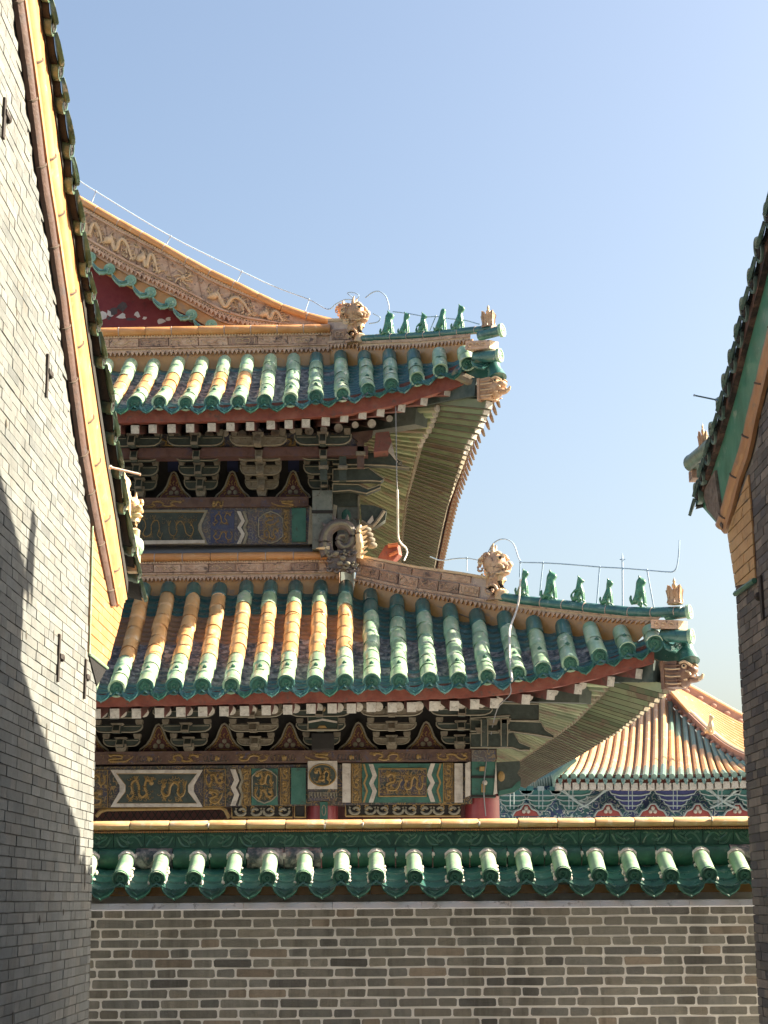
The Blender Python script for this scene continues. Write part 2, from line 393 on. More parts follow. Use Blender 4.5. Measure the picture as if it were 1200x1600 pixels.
# ------------------------------------------------------------------ garden wall across the lane
WY = 14.4
KW = WY / 12.9
XL, XR = -3.5, 4.05
gw = thing('garden_wall', 'grey brown brick wall with white mortar and green tiled top across the lane', 'wall', (0.3, WY, 0))
zc = P(600, 1410, WY).z
mb = MB(); mb.abox(XL, XR, WY + 0.012, WY + 0.5, -0.02, zc + 0.3, 0); mb.build('mortar_core', M_mort_g, gw)
mb = MB()
pitch = 0.0752 * KW
zt = P(600, 1418, WY).z
bricks(mb, lambda s, z, d: V((s, WY + 0.012 - d, z)), XL, XR, zt - 40 * pitch, zt - 0.001, pitch, 0.305 * KW, 0.155 * KW, 0.0165 * KW,
       lambda s: 99, col_g, rough=0.0035, chamf=0.010, depth=0.006, rnd=random.Random(11))
mb.build('brick_face', M_brick_g, gw)
# coping band
mb = MB()
for i in range(9):
    x0 = XL + i * 0.76; x1 = min(XR, x0 + 0.757)
    za, zb = P(600, 1420.5, WY - 0.37).z, P(600, 1409, WY - 0.37).z
    mb.prism([(x0, WY - 0.36, za), (x0, WY - 0.37, za + 0.01), (x0, WY - 0.35, zb), (x0, WY + 0.2, zb), (x0, WY + 0.2, za)], (x1 - x0, 0, 0), 0)
mb.build('coping', M_coping, gw)
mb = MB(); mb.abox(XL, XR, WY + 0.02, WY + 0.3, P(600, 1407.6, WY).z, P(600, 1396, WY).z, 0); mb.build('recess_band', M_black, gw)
mb = MB()
for i in range(14):
    x0 = XL + i * 0.48
    mb.abox(x0, min(XR, x0 + 0.474), WY - 0.12, WY + 0.3, P(600, 1397.4, WY - 0.12).z, P(600, 1384, WY - 0.12).z, 0)
mb.build('orange_fillet', M_ochre, gw)
# tiles
YE = WY - 0.34 * KW; YT = WY - 0.02
gd = [(188, 1373), (245, 1373), (302.7, 1373), (361.7, 1371.7), (418, 1372), (474, 1372), (533, 1370), (588, 1369.5), (648, 1370.6), (711, 1370), (766.4, 1369), (822.5, 1368.5), (880, 1366), (937, 1368), (991, 1368), (1048.6, 1368.7), (1108, 1366.5), (1163.6, 1368)]
gd = [(131 - 57 * k, 1373.5) for k in (1, 0)] + gd + [(1220 + 57 * k, 1366) for k in (0, 1, 2)]
def eave_disc(mb, c, ax, r, m_rim, m_face, up=V((0, 0, 1)), th=0.035):
    """round moulded end tile facing along ax"""
    ax = ax.normalized(); x = ax.cross(up).normalized(); z = x.cross(ax)
    N = 20
    def ring(rr, d): return [c + ax * d + x * (math.cos(2 * math.pi * j / N) * rr) + z * (math.sin(2 * math.pi * j / N) * rr) for j in range(N)]
    prof = [(r, -th), (r * 1.02, 0.0), (r * 0.98, 0.010), (r * 0.82, 0.010), (r * 0.76, 0.0), (r * 0.60, 0.0), (r * 0.50, 0.009), (r * 0.28, 0.010), (r * 0.2, 0.0), (r * 0.1, 0.008)]
    vs = []
    for rr, d in prof: vs += ring(rr, d)
    vs.append(c + ax * 0.010)
    fs, ms = [], []
    b = len(mb.v); mb.v += vs
    for i in range(len(prof) - 1):
        for j in range(N):
            j2 = (j + 1) % N
            mb.f.append((b + i * N + j, b + (i + 1) * N + j, b + (i + 1) * N + j2, b + i * N + j2)[::-1]); mb.m.append(m_rim if i < 4 else m_face); mb.c.append((1, 1, 1))
    L = len(prof) - 1
    for j in range(N):
        mb.f.append((b + L * N + j, b + L * N + (j + 1) % N, b + len(vs) - 1)); mb.m.append(m_face); mb.c.append((1, 1, 1))
    # moulded scroll in the field
    for k in range(5):
        a = k * 1.2566 + 0.3
        pts = []
        for q in range(5):
            aa = a + q * 0.28; rr = r * (0.33 + 0.07 * q)
            pts.append(c + ax * 0.007 + x * (math.cos(aa) * rr) + z * (math.sin(aa) * rr))
        mb.tube(pts, r * 0.055, 4, m_face)
def drip(mb, a, b, out, h, mat_, th=0.022, relief=None, sag=0.25):
    """lobed drip plate hanging between a and b, pointing out/down"""
    s = b - a; wd = s.length; s.normalize()
    dn = (V((0, 0, -1)) + out * 0.35).normalized()
    nrm = s.cross(dn).normalized()
    if nrm.dot(out) < 0: nrm = -nrm
    top = []; bot = []
    N = 8
    for i in range(N + 1):
        t = i / N
        base = a + (b - a) * t + V((0, 0, -1)) * (sag * wd * (1 - (2 * t - 1) ** 2) )
        top.append(base)
    outl = [(0.0, 0.02), (0.02, 0.34), (0.08, 0.56), (0.18, 0.68), (0.24, 0.80), (0.36, 0.90), (0.44, 0.94), (0.5, 1.05), (0.56, 0.94), (0.64, 0.90), (0.76, 0.80), (0.82, 0.68), (0.92, 0.56), (0.98, 0.34), (1.0, 0.02)]
    for t, d in outl:
        base = a + (b - a) * t
        bot.append(base + dn * (h * d) + V((0, 0, 0)))
    poly = top + bot[::-1]
    # build as fan of quads between resampled curves
    K = 20
    def samp(L, t):
        x = t * (len(L) - 1); i = min(int(x), len(L) - 2); return L[i].lerp(L[i + 1], x - i)
    A = [samp(top, i / K) for i in range(K + 1)]
    B = [bot_at(bot, outl, a, b, i / K) for i in range(K + 1)]
    B = [bb if (bb - aa).dot(dn) > 0.004 else aa + dn * 0.004 for aa, bb in zip(A, B)]
    for (A_, B_, fl) in (([p + nrm * th for p in A], [p + nrm * th for p in B], False), (A, B, True)):
        n0 = len(mb.f); mb.loft(A_, B_, mat_, fl)
    mb.loft([p + nrm * th for p in B], B, mat_); mb.loft(A, [p + nrm * th for p in A], mat_)
    # raised rim and a leaf scroll
    mb.tube([p + nrm * (th + 0.001) - dn * (h * 0.05) for p in B], h * 0.035, 4, mat_)
    c = a.lerp(b, 0.5) + dn * (h * 0.55) + nrm * (th + 0.002)
    for sg in (-1, 1):
        pts = [c + s * (sg * wd * q[0]) + dn * (h * q[1]) for q in ((0.0, 0.22), (0.10, 0.08), (0.20, 0.02), (0.27, -0.10), (0.20, -0.18), (0.12, -0.10), (0.05, -0.16))]
        mb.tube(pts, h * 0.03, 4, mat_)
def bot_at(bot, outl, a, b, t):
    for i in range(len(outl) - 1):
        if outl[i][0] <= t <= outl[i + 1][0]:
            k = (t - outl[i][0]) / max(1e-6, outl[i + 1][0] - outl[i][0]); return bot[i].lerp(bot[i + 1], k)
    return bot[-1]
mb = MB(); A = []; T = []
for i, (u, v) in enumerate(gd):
    a = P(u, v, YE); r = 0.0605 * KW
    rx = random.Random(i)
    t = a + V((rx.uniform(-0.004, 0.004) - a.x * 0.0, YT - YE, 0.165 * KW))
    A.append(a); T.append(t)
    d = (a - t).normalized()
    mb.tube([a, lerp(a, t, 0.5), lerp(a, t, 0.86), lerp(a, t, 0.87), t], [r * 0.97, r, r, r * 1.14, r * 1.14], 14, 0, False)
    # mortar collar and blobs along the tube
    mb.tube([lerp(a, t, 0.84), lerp(a, t, 0.9)], [r * 1.16, r * 1.3], 12, 3, True)
    for q in range(5):
        for sg in (-1, 1):
            if rx.random() < 0.75:
                mb.ball(lerp(a, t, 0.05 + 0.16 * q) + V((sg * r * 1.0, 0, -r * 0.62)), (0.016 * rx.uniform(.6, 1.5), 0.03, 0.018 * rx.uniform(.6, 1.4)), 6, 4, 3)
    eave_disc(mb, a, V((0, -1, -0.12)), r * 1.05, 1, 1)
mb.build('tube_tile', [M_green, M_gdeep, M_teal, M_lime], gw, smooth=28)
mb = MB(); rr_ = random.Random(3)
for i in range(len(A) - 1):
    a, b, ta, tb = A[i], A[i + 1], T[i], T[i + 1]
    hw = 0.045
    s = (b - a).normalized()
    for k in range(3):
        f0, f1 = k / 3, (k + 1) / 3
        rows = []
        for f, dz in ((f0 - 0.04, 0.016), (f1, 0.0)):
            p0 = lerp(a, ta, f) + V((0, 0, (-0.035 + dz) * KW)); p1 = lerp(b, tb, f) + V((0, 0, (-0.035 + dz) * KW))
            rows.append([p0.lerp(p1, q / 8) + V((0, 0, -0.055 * KW * (1 - (2 * q / 8 - 1) ** 2))) for q in range(9)])
        mt = 1
        mb.loft(rows[0], rows[1], mt)
        mb.loft([p + V((0, 0, -0.02)) for p in rows[0]], rows[0], mt)
    a2 = a + s * (0.035 * KW) + V((0, 0.02, -0.035 * KW)); b2 = b - s * (0.035 * KW) + V((0, 0.02, -0.035 * KW))
    drip(mb, a2, b2, V((0, -1, 0)), 0.135 * KW, 0)
mb.build('drip_tile', [M_gdeep, M_teal], gw, smooth=35)
# horizontal roll tiles above the tubes (some weathered to bare blue grey)
mb = MB(); z0 = P(600, 1342, YT).z
x = XL; k = 0
while x < XR:
    L = 0.292 * KW; mt = 1 if k in (4, 7, 8, 20) else 0
    mb.tube([(x, YT + 0.03, z0 + 0.012 * KW), (x + L - 0.01, YT + 0.03, z0 + 0.012 * KW)], (0.085 * KW, 0.082 * KW), 14, mt)
    mb.ball((x + L, YT - 0.04, z0 + 0.03), (0.022, 0.03, 0.03), 6, 4, 2)
    x += L; k += 1
mb.build('roll_tile', [M_teal if False else M_gdeep, M_flake, M_lime], gw, smooth=40)
# relief band + beads + orange cap
YB = YT + 0.02
zr0, zr1 = P(600, 1325, YB).z, P(600, 1299, YB).z
mb = MB(); mb.abox(XL, XR, YB + 0.012, YB + 0.25, zr0, zr1 + 0.02, 0)
x = XL; k = 0; rr_ = random.Random(8)
while x < XR:
    L = 0.245 * KW
    mb.abox(x + 0.003, x + L - 0.003, YB, YB + 0.05, zr0 + 0.004, zr1 - 0.004, 0)
    h = zr1 - zr0; cx = x + L / 2; cz = (zr0 + zr1) / 2; sg = 1 if k % 2 else -1
    for pl in ([(-.42, -.3), (-.3, .1), (-.12, .32), (.05, .1), (-.02, -.15), (-.14, -.05)], [(.42, .25), (.3, -.2), (.16, -.35), (.02, -.3), (.1, -.05), (.22, .1), (.3, .3)], [(-.4, .3), (-.33, .38), (-.25, .3)], [(.05, .36), (.14, .22), (.24, .34)]):
        mb.tube(catmull([V((cx + sg * q[0] * L, YB - 0.001, cz + q[1] * h)) for q in pl], 3), 0.0095, 5, 1)
    x += L; k += 1
x = XL
while x < XR:
    mb.ball((x, YB - 0.012, zr0 - 0.008), (0.010, 0.012, 0.009), 6, 4, 0); x += 0.0215 * KW
mb.abox(XL, XR, YB - 0.012, YB + 0.03, zr0 - 0.016, zr0 - 0.001, 0)
mb.build('relief_band', [M_gdeep, mat('worn_green_relief', [(0.05, 0.15, 0.10), (0.10, 0.24, 0.17)], 9, 0.35, 0.2, 40, 0.3)], gw, smooth=50)
mb = MB(); z1 = P(600, 1297.6, YB - 0.02).z; x = XL
while x < XR:
    mb.ball((x, YB - 0.02, z1), (0.009, 0.012, 0.009), 6, 4, 0); x += 0.0185 * KW
mb.abox(XL, XR, YB - 0.018, YB + 0.2, z1 - 0.004, z1 + 0.006, 0)
mb.build('bead_strip', M_orange, gw, smooth=50)
mb = MB(); zc0, zc1 = P(600, 1296, YB - 0.05).z, P(600, 1279, YB - 0.05).z
x = XL - 0.12; k = 0; rr_ = random.Random(2)
while x < XR:
    L = (0.31 if k % 3 else 0.30) * KW
    h = (zc1 - zc0); j = rr_.uniform(-0.002, 0.002)
    r_ = h / 2
    mb.tube([(x, YB + 0.05, zc0 + r_ + j), (x + 0.012, YB + 0.05, zc0 + r_ + j), (x + L - 0.02, YB + 0.05, zc0 + r_ + j), (x + L - 0.006, YB + 0.05, zc0 + r_ + j)], [(0.096, r_ * .97), (0.10, r_), (0.10, r_), (0.094, r_ * .92)], 16, 0)
    if rr_.random() < 0.5: mb.ball((x + L - 0.003, YB - 0.045, zc0 + r_ * rr_.uniform(0.6, 1.6)), (0.010, 0.012, r_ * .5), 6, 4, 1)
    x += L; k += 1
mb.build('ridge_cap_tile', [mat('pale_amber_cap_tile', [(0.55, 0.31, 0.12), (0.64, 0.41, 0.19), (0.67, 0.49, 0.28)], 5, 0.4, 0.15, 30, 0.25, ((0.66, 0.55, 0.38), 0.25, 9)), M_lime], gw, smooth=40)
# ------------------------------------------------------------------ the two gabled buildings that form the lane
def yz(p): return (p.y, p.z)
def flank(name, label, sx, XW, c0px, c1px, corner_Y, tips, pal, chit, brick_mat, mort_mat, colfn, seed, y0brick, pitch, cpx=None):
    """gable wall in plane X=XW (its face looks towards -sx... the lane); rake traced in that plane"""
    S = sx                                    # outward normal of the wall along x (towards the lane)
    t = thing(name, label, 'building', (XW, 8, 0))
    qa, qb = [PX(u, v, XW) for u, v in cpx]
    cy = lambda z: qa.y + (qb.y - qa.y) * (z - qa.z) / (qb.z - qa.z)      # the wall end leans a little
    c0 = [yz(PX(u, v, XW)) for u, v in c0px]; c1 = [yz(PX(u, v, XW)) for u, v in c1px]
    c0.sort(); c1.sort()
    def ext(c, Y):                            # carry the rake on, steeper, up to the gable top
        (ya, za), (yb, zb) = c[0], c[1]; sl = (zb - za) / (yb - ya)
        sl = max(-1.0, min(-0.55, sl)); return (Y, za + sl * (Y - ya))
    c0 = [ext(c0, 3.0)] + c0; c1 = [ext(c1, 3.0)] + c1
    yend = c0[-1][0]
    # body behind the brick skin
    mb = MB(); xi = XW - S * 0.012; xb = XW - S * 7.0
    prof = [(-6, 0), (-6, c0[0][1] - 1.5), (0.5, c0[0][1] - 0.2)] + [(y, z + 0.05) for y, z in c0 if y < cy(z) - 0.02]
    prof += [(cy(qa.z + 1.2) - 0.012, min(interpx(corner_Y, c0), qa.z + 1.2)), (cy(0) - 0.012, 0)]
    mb.prism([(xi, y, z) for y, z in prof], (xb - xi, 0, 0), 0)
    mb.build('wall_core', mort_mat, t)
    mb = MB(); rnd = random.Random(seed)
    top = lambda y: interpx(y, c0) + 0.01
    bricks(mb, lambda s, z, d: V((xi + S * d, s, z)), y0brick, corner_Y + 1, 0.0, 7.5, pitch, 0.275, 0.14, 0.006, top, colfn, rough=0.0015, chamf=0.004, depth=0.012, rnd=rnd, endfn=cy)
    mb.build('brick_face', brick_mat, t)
    # far end of the wall (the narrow face at the corner)
    mb = MB()
    bricks(mb, lambda s, z, d: V((s, cy(z) - 0.012 + d, z)), min(XW, XW - S * 1.2), max(XW, XW - S * 1.2), 0.0, chit[0], pitch, 0.275, 0.14, 0.006, lambda y: 99, colfn, rough=0.0015, chamf=0.004, depth=0.012, rnd=rnd)
    mb.build('end_wall_face', brick_mat, t)
    # resample rake
    N = 60; ys = [3.0 + (yend - 3.0) * i / N for i in range(N + 1)]
    y1end = c1[-1][0]
    lo_ = [V((XW, y, interpx(y, c0))) for y in ys]
    ys1 = [3.0 + (y1end - 3.0) * i / N for i in range(N + 1)]
    hi_ = [V((XW, y, interpx(y, c1))) for y in ys1]
    def band(f): return [a.lerp(b, f) for a, b in zip(lo_, hi_)]
    out = V((S, 0, 0))
    for (nm, kind, f0, f1, off, mt) in pal:
        mb = MB()
        if kind == 'roll':
            A, B = band(f0), band(f1)
            # quarter-round moulding in tile lengths
            prof = [(0.0, 0.0), (0.05, 0.55), (0.2, 0.85), (0.5, 1.0), (0.8, 0.85), (0.95, 0.55), (1.0, 0.0)]
            lens = 0; brk = []
            for i in range(len(A) - 1):
                lens += (A[i + 1] - A[i]).length
                brk.append(int(lens / 0.52))
            for i in range(len(A) - 1):
                last = i < len(brk) - 1 and brk[i + 1] != brk[i]
                p = []
                for (q, h) in prof:
                    p.append((A[i].lerp(B[i], q) + out * (h * off), A[i + 1].lerp(B[i + 1], q) + out * (h * off * (0.9 if last else 1))))
                mb.loft([x[0] for x in p], [x[1] for x in p], 0, S < 0)
                if last:
                    mb.tube([x[1] + out * 0.003 for x in p], 0.008, 5, 1)
        else:
            A, B = band(f0), band(f1)
            for i in range(len(A) - 1):
                mb.prism([A[i], A[i + 1] + (A[i] - A[i + 1]) * 0.0, B[i + 1], B[i]], out * off, 0)
        mb.build(nm, [mt, M_joint], t, smooth=35)
    return t, c0, c1, lo_, hi_, out

# left building -----------------------------------------------------
XLW = -2.18
l0 = [(19, 0), (41, 150), (59, 287), (75, 380), (91, 487), (103, 575), (120, 700), (142, 819), (156, 885), (169, 947)]
l1 = [(50, 0), (67, 119), (90, 281), (116, 450), (144, 637), (158, 730), (172, 809), (192, 937)]
PX_c = PX(150, 1100, XLW)
M_lbrick = M_brick_l
M_moulddark = mat('brown_glazed_moulding', [(0.055, 0.028, 0.02), (0.10, 0.052, 0.036)], 5, 0.55, 0.4, 30, 0.05, ((0.06, 0.04, 0.035), 0.3, 8))
palL = [('eave_moulding', 'roll', 0.0, 0.24, 0.05, M_moulddark), ('fillet', 'flat', 0.24, 0.34, 0.050, M_orange),
        ('roll_moulding', 'roll', 0.34, 0.68, 0.075, M_orange), ('shadow_groove', 'flat', 0.68, 0.72, 0.008, M_ochre), ('bargeboard', 'flat', 0.72, 1.06, 0.03, M_orange)]
lb, lc0, lc1, llo, lhi, lout = flank('gable_building', 'building on the left, its sunlit pale brick gable edged with an orange bargeboard', 1, XLW, l0, l1, PX_c.y, None, palL, (PX(150, 1070, XLW).z,), M_brick_l, M_mort_l, col_l, 21, 5.0, 0.0635, [(150, 1100), (142, 1450)])

def rake_tiles(t, tips, Xt, Xin, S, mats, hi_, r=0.065, drop=0.10):
    """a row of tubes and drip plates sticking out over the rake, seen end on"""
    mb = MB()
    pts = [PX(u, v, Xt) for u, v in tips]
    for i, p in enumerate(pts):
        q = pts[i + 1] if i + 1 < len(pts) else p + (p - pts[i - 1])
        d = (q - p); dn = d.normalized()
        upn = V((0, -dn.z, dn.y)) if dn.y > 0 else V((0, dn.z, -dn.y))
        if upn.z < 0: upn = -upn
        # tube whose end sits just above the traced tip
        c = p + upn * (r * 0.9)
        inn = c + V((Xin - Xt, 0, 0)) + V((0, 0, abs(Xin - Xt) * 0.25))
        mb.tube([c, lerp(c, inn, .5), inn], r, 12, 0)
        eave_disc(mb, c, V((S, 0, -0.15)), r * 1.04, 0, 1, up=upn, th=0.03)
        # drip plate between this and the next tube
        a = c + dn * (r * 0.75) - upn * 0.0; b = c + dn * (d.length - r * 0.75)
        drip(mb, a, b, V((S, 0, 0)), drop, 0, sag=0.12)
        # pan under tiles
        K = 6
        A = [a.lerp(b, k / K) - upn * (0.03 * (1 - (2 * k / K - 1) ** 2)) for k in range(K + 1)]
        mb.loft(A, [x + (inn - c) for x in A], 1); mb.loft([x - upn * 0.03 for x in A], [x - upn * 0.03 + (inn - c) for x in A], 1, True)
    return mb
ltips = [(66, -60), (73, -8), (80, 47), (91, 116), (98, 169), (108, 237), (113, 297), (125, 359), (134, 428), (143, 468), (151, 519), (160, 571), (173, 640), (178, 690), (186, 742), (193, 800), (206, 866), (215, 908)]
M_ltile = mat('dark_edged_green_tile', [(0.03, 0.055, 0.04), (0.07, 0.13, 0.08), (0.15, 0.24, 0.15)], 8, 0.35, 0.3, 40, 0.3, ((0.35, 0.40, 0.33), 0.2, 14))
M_lunder = mat('shadow_black_tile_underside', [(0.012, 0.011, 0.009), (0.022, 0.02, 0.016)], 9, 0.85, 0.4, 40)  # near black: the shadow under the rake tiles is put into the colour
rake_tiles(lb, ltips, -2.095, -2.75, 1, None, lhi).build('rake_tile', [M_ltile, M_lunder], lb, smooth=40)
# soffit and roof slab
def slab(t, c1, lo, S, XW, lift0, lift1, m1, ovh=0.0):
    mb = MB()
    pr = [(y, z + lift0) for y, z in c1] + [(y, z + lift1) for y, z in c1[::-1]]
    n = len(c1)
    xa = XW + S * ovh; xb = XW - S * 7
    for i in range(n - 1):
        (y0, z0), (y1, z1) = c1[i], c1[i + 1]
        mb.prism([(xa, y0, z0 + lift0), (xa, y1, z1 + lift0), (xa, y1, z1 + lift1), (xa, y0, z0 + lift1)], (xb - xa, 0, 0), 0)
    return mb
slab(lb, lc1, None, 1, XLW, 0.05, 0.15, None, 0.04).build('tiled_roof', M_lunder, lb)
# orange glazed brick head of the wall end, corbelled outwards
def chitou(t, S, XW, poly, course, mats, seed, nrows, trim=None, th=0.02):
    pts = [PX(u, v, XW) for u, v in poly]
    mb = MB(); mb.prism([p + V((S * 0.004, 0, 0)) for p in pts], (-S * 0.9, 0, 0), 1)
    zs = [p.z for p in pts]; z0, z1 = min(zs), max(zs)
    def yr(z):
        ys = []
        n = len(pts)
        for i in range(n):
            a, b = pts[i], pts[(i + 1) % n]
            if (a.z - z) * (b.z - z) <= 0 and abs(a.z - b.z) > 1e-6:
                ys.append(a.y + (b.y - a.y) * (z - a.z) / (b.z - a.z))
        return (min(ys), max(ys)) if len(ys) >= 2 else None
    rnd = random.Random(seed); z = z0; row = 0
    ph = (z1 - z0) / nrows
    while z < z1 - 0.01:
        za, zb = z + 0.004, min(z + ph - 0.004, z1 - 0.003)
        A, B = yr(za), yr(zb)
        if A and B:
            y = min(A[0], B[0]); e = max(A[1], B[1]); k = 0
            L = 0.34
            cuts = [0.0] + [min(1, (L * (0.5 if row % 2 else 1) + L * q) / max(0.05, e - y)) for q in range(8)]
            cuts = sorted(set([c for c in cuts if c < 0.97] + [1.0]))
            for c_, d_ in zip(cuts, cuts[1:]):
                la, ra = A[0] + (A[1] - A[0]) * c_, A[0] + (A[1] - A[0]) * d_
                lb_, rb = B[0] + (B[1] - B[0]) * c_, B[0] + (B[1] - B[0]) * d_
                if ra - la < 0.02: continue
                g = 0.003
                mb.prism([(XW + S * 0.004, la + g, za), (XW + S * 0.004, ra - g, za), (XW + S * 0.004, rb - g, zb), (XW + S * 0.004, lb_ + g, zb)], (S * (th + rnd.uniform(-.002, .002)), 0, 0), 0)
        z += ph; row += 1
    return mb
chL = [(142, 824), (150, 850), (169, 950), (190, 938), (187, 962), (165, 1042), (137, 1020), (139, 940)]
chitou(lb, 1, XLW, [(142, 824), (169, 950), (191, 940), (187, 962), (165, 1042), (137, 1020), (139, 940)], 0, None, 4, 13, th=0.012).build('glazed_brick_head', [M_orange, M_ochre], lb)
mb = MB()
tr = [PX(u, v, XLW) for u, v in [(142, 822), (139, 940), (137, 1022), (165, 1044)]]
mb.tube([p + V((0.014, 0, 0)) for p in tr[:3]], 0.006, 5, 0); mb.tube([p + V((0.014, 0, 0)) for p in tr[2:]], 0.012, 6, 0)
mb.build('green_trim', M_green, lb)
# paler corbel under the head
mb = MB()
q = [PX(u, v, XLW) for u, v in [(137, 1022), (165, 1044), (150, 1072)]]
mb.prism([p + V((0.010, 0, 0)) for p in q], (-0.9, 0, 0), 0); mb.build('corbel', M_brick_l, lb)
# iron wall ties and slots
M_iron = mat('rusty_iron', [(0.015, 0.013, 0.012), (0.04, 0.028, 0.022)], 9, 0.8, 0.3)
for (ua, va, ub, vb, nu, nv) in ((4, 150, 5, 220, 11, 186), (72, 552, 72, 622, 77, 586), (90, 990, 90, 1066, 95, 1028), (132, 1030, 131, 1092, 135, 1059)):
    mb = MB(); a, b = PX(ua, va, XLW), PX(ub, vb, XLW)
    ym = (a.y + b.y) / 2
    mb.box(V((XLW + 0.004, ym, (a.z + b.z) / 2)), (0.010, 0, 0), (0, 0.022, 0), (0, 0, (a.z - b.z) / 2))
    n_ = PX(nu, nv, XLW); mb.ball(n_ + V((0.01, 0, 0)), (0.02, 0.030, 0.028), 8, 6)
    mb.box(V((XLW + 0.01, (n_.y + ym) / 2, n_.z)), (0.012, 0, 0), (0, abs(n_.y - ym) / 2, 0), (0, 0, 0.015))
    mb.build('wall_tie', M_iron, lb)
# rain-worn cracks: short dark gaps between bricks
mb = MB(); rc = random.Random(6)
for (u, v, h) in ((52, 1110, 26), (73, 1130, 34), (90, 1210, 40), (108, 1260, 36), (118, 1310, 44), (133, 1350, 40), (10, 655, 14), (41, 985, 14), (26, 480, 14), (84, 985, 16), (62, 1430, 16), (99, 1420, 10), (20, 1580, 22)):
    a = PX(u, v, XLW); b = PX(u - 1.5, v + h, XLW)
    y = a.y
    mb.prism([V((XLW + 0.002, y - 0.012, a.z)), V((XLW + 0.002, y + 0.010, a.z - 0.02)), V((XLW + 0.002, y + 0.018, lerp(a.z, b.z, .6))), V((XLW + 0.002, y - 0.004, b.z)), V((XLW + 0.002, y - 0.020, lerp(a.z, b.z, .5)))], (0.002, 0, 0), 0)
mb.build('wall_crack', mat('dark_wall_crack', [(0.05, 0.045, 0.035), (0.09, 0.08, 0.06)], 9, 0.95), lb)

# right building ------------------------------------------------------
XRW = 2.78
r0 = [(1200, 600), (1186, 657), (1176, 708), (1160, 752), (1150, 792), (1137, 834)]
r1 = [(1200, 440), (1176, 530), (1151, 626), (1132, 690), (1116, 737), (1110, 760), (1098, 790)]
RC = PX(1159, 1100, XRW)
M_amber = mat('amber_glaze_moulding', [(0.30, 0.135, 0.05), (0.40, 0.20, 0.085)], 4, 0.4, 0.2, 30, 0.2, ((0.24, 0.14, 0.08), 0.2, 9))
palR = [('fillet', 'flat', 0.0, 0.10, 0.03, M_amber), ('roll_moulding', 'roll', 0.10, 0.36, 0.045, M_amber), ('bargeboard', 'flat', 0.36, 1.0, 0.015, M_pgreen)]
M_gboard = mat('green_glazed_bargeboard', [(0.025, 0.13, 0.085), (0.05, 0.21, 0.14), (0.08, 0.25, 0.17)], 3, 0.35, 0.15, 25, 0.3, ((0.28, 0.34, 0.27), 0.16, 5))
palR[2] = ('bargeboard', 'flat', 0.36, 1.0, 0.015, M_gboard)
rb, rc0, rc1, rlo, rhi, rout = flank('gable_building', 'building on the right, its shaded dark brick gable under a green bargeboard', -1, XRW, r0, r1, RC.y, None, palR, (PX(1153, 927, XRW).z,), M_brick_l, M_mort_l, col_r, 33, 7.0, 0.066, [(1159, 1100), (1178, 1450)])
rtips = [(1213, 292), (1203, 350), (1188, 402), (1177, 452), (1165, 495), (1156, 537), (1146, 577), (1136, 614), (1127, 652), (1115, 690), (1105, 722), (1097, 752), (1091, 782)]
M_rtile = mat('grey_green_rake_tile', [(0.05, 0.10, 0.085), (0.10, 0.17, 0.14), (0.17, 0.24, 0.21)], 9, 0.4, 0.3, 40, 0.2, ((0.05, 0.055, 0.05), 0.25, 16))
rake_tiles(rb, rtips, 2.70, 3.3, -1, None, rhi, r=0.092, drop=0.12).build('rake_tile', [M_rtile, M_lunder], rb, smooth=40)
slab(rb, rc1, None, -1, XRW, 0.02, 0.16, None, 0.05).build('tiled_roof', M_lunder, rb)
# brown soffit strip over the bargeboard
mb = MB()
for i in range(len(rhi) - 1):
    a, b = rhi[i], rhi[i + 1]
    mb.prism([a + V((-0.06, 0, 0.0)), b + V((-0.06, 0, 0)), b + V((-0.06, 0.02, 0.09)), a + V((-0.06, 0.02, 0.09))], (0.2, 0, 0), 0)
mb.build('soffit_strip', mat('peeling_red_brown_soffit', [(0.03, 0.022, 0.02), (0.09, 0.05, 0.04), (0.20, 0.11, 0.08)], 9, 0.9, 0.5, 40, 0, None, False, 0.4, 0.65), rb)
chitou(rb, -1, XRW, [(1172, 741), (1139, 834), (1146, 880), (1153, 927), (1183, 906), (1178, 820)], 0, None, 9, 9, th=0.012).build('glazed_brick_head', [mat('amber_glazed_brick', [(0.30, 0.16, 0.06), (0.42, 0.24, 0.09), (0.36, 0.24, 0.13)], 6, 0.4, 0.2, 30, 0.2, ((0.2, 0.14, 0.09), 0.2, 9)), M_timber], rb)
mb = MB(); q = [PX(u, v, XRW) for u, v in [(1183, 907), (1153, 928)]]
mb.tube([p + V((-0.02, 0, 0)) for p in q], 0.022, 6, 0); mb.build('green_trim', M_gdeep, rb)
mb = MB(); a, b = PX(1190, 900, XRW), PX(1192, 970, XRW)
mb.box(V((XRW - 0.006, a.y, (a.z + b.z) / 2)), (0.012, 0, 0), (0, 0.03, 0), (0, 0, (a.z - b.z) / 2)); mb.ball(PX(1188, 932, XRW) + V((-.01, 0, 0)), 0.035, 8, 6)
mb.build('wall_tie', M_iron, rb)
# roof ridge running down the rake behind the tiles, ending in a beast well up the slope (out of view, its height shaped to throw the notch of shadow on the left wall)
mb = MB(); YK = 10.45
for i in range(len(rhi) - 1):
    a, b = rhi[i], rhi[i + 1]
    if b.y > YK:
        if b.y < 12.6: mb.prism([a + V((0.15, 0, 0.1)), b + V((0.15, 0, 0.1)), b + V((0.15, 0, 0.48)), a + V((0.15, 0, 0.48))], (0.22, 0, 0), 0)  # low unseen curb, added to straighten the shadow edge on the left wall
        continue
    mb.prism([a + V((0.15, 0, 0.1)), b + V((0.15, 0, 0.1)), b + V((0.15, 0, 1.05)), a + V((0.15, 0, 1.05))], (0.22, 0, 0), 0)
mb.build('rake_ridge_and_shadow_curb', M_brownb, rb)
zk = interpx(YK, rc1)
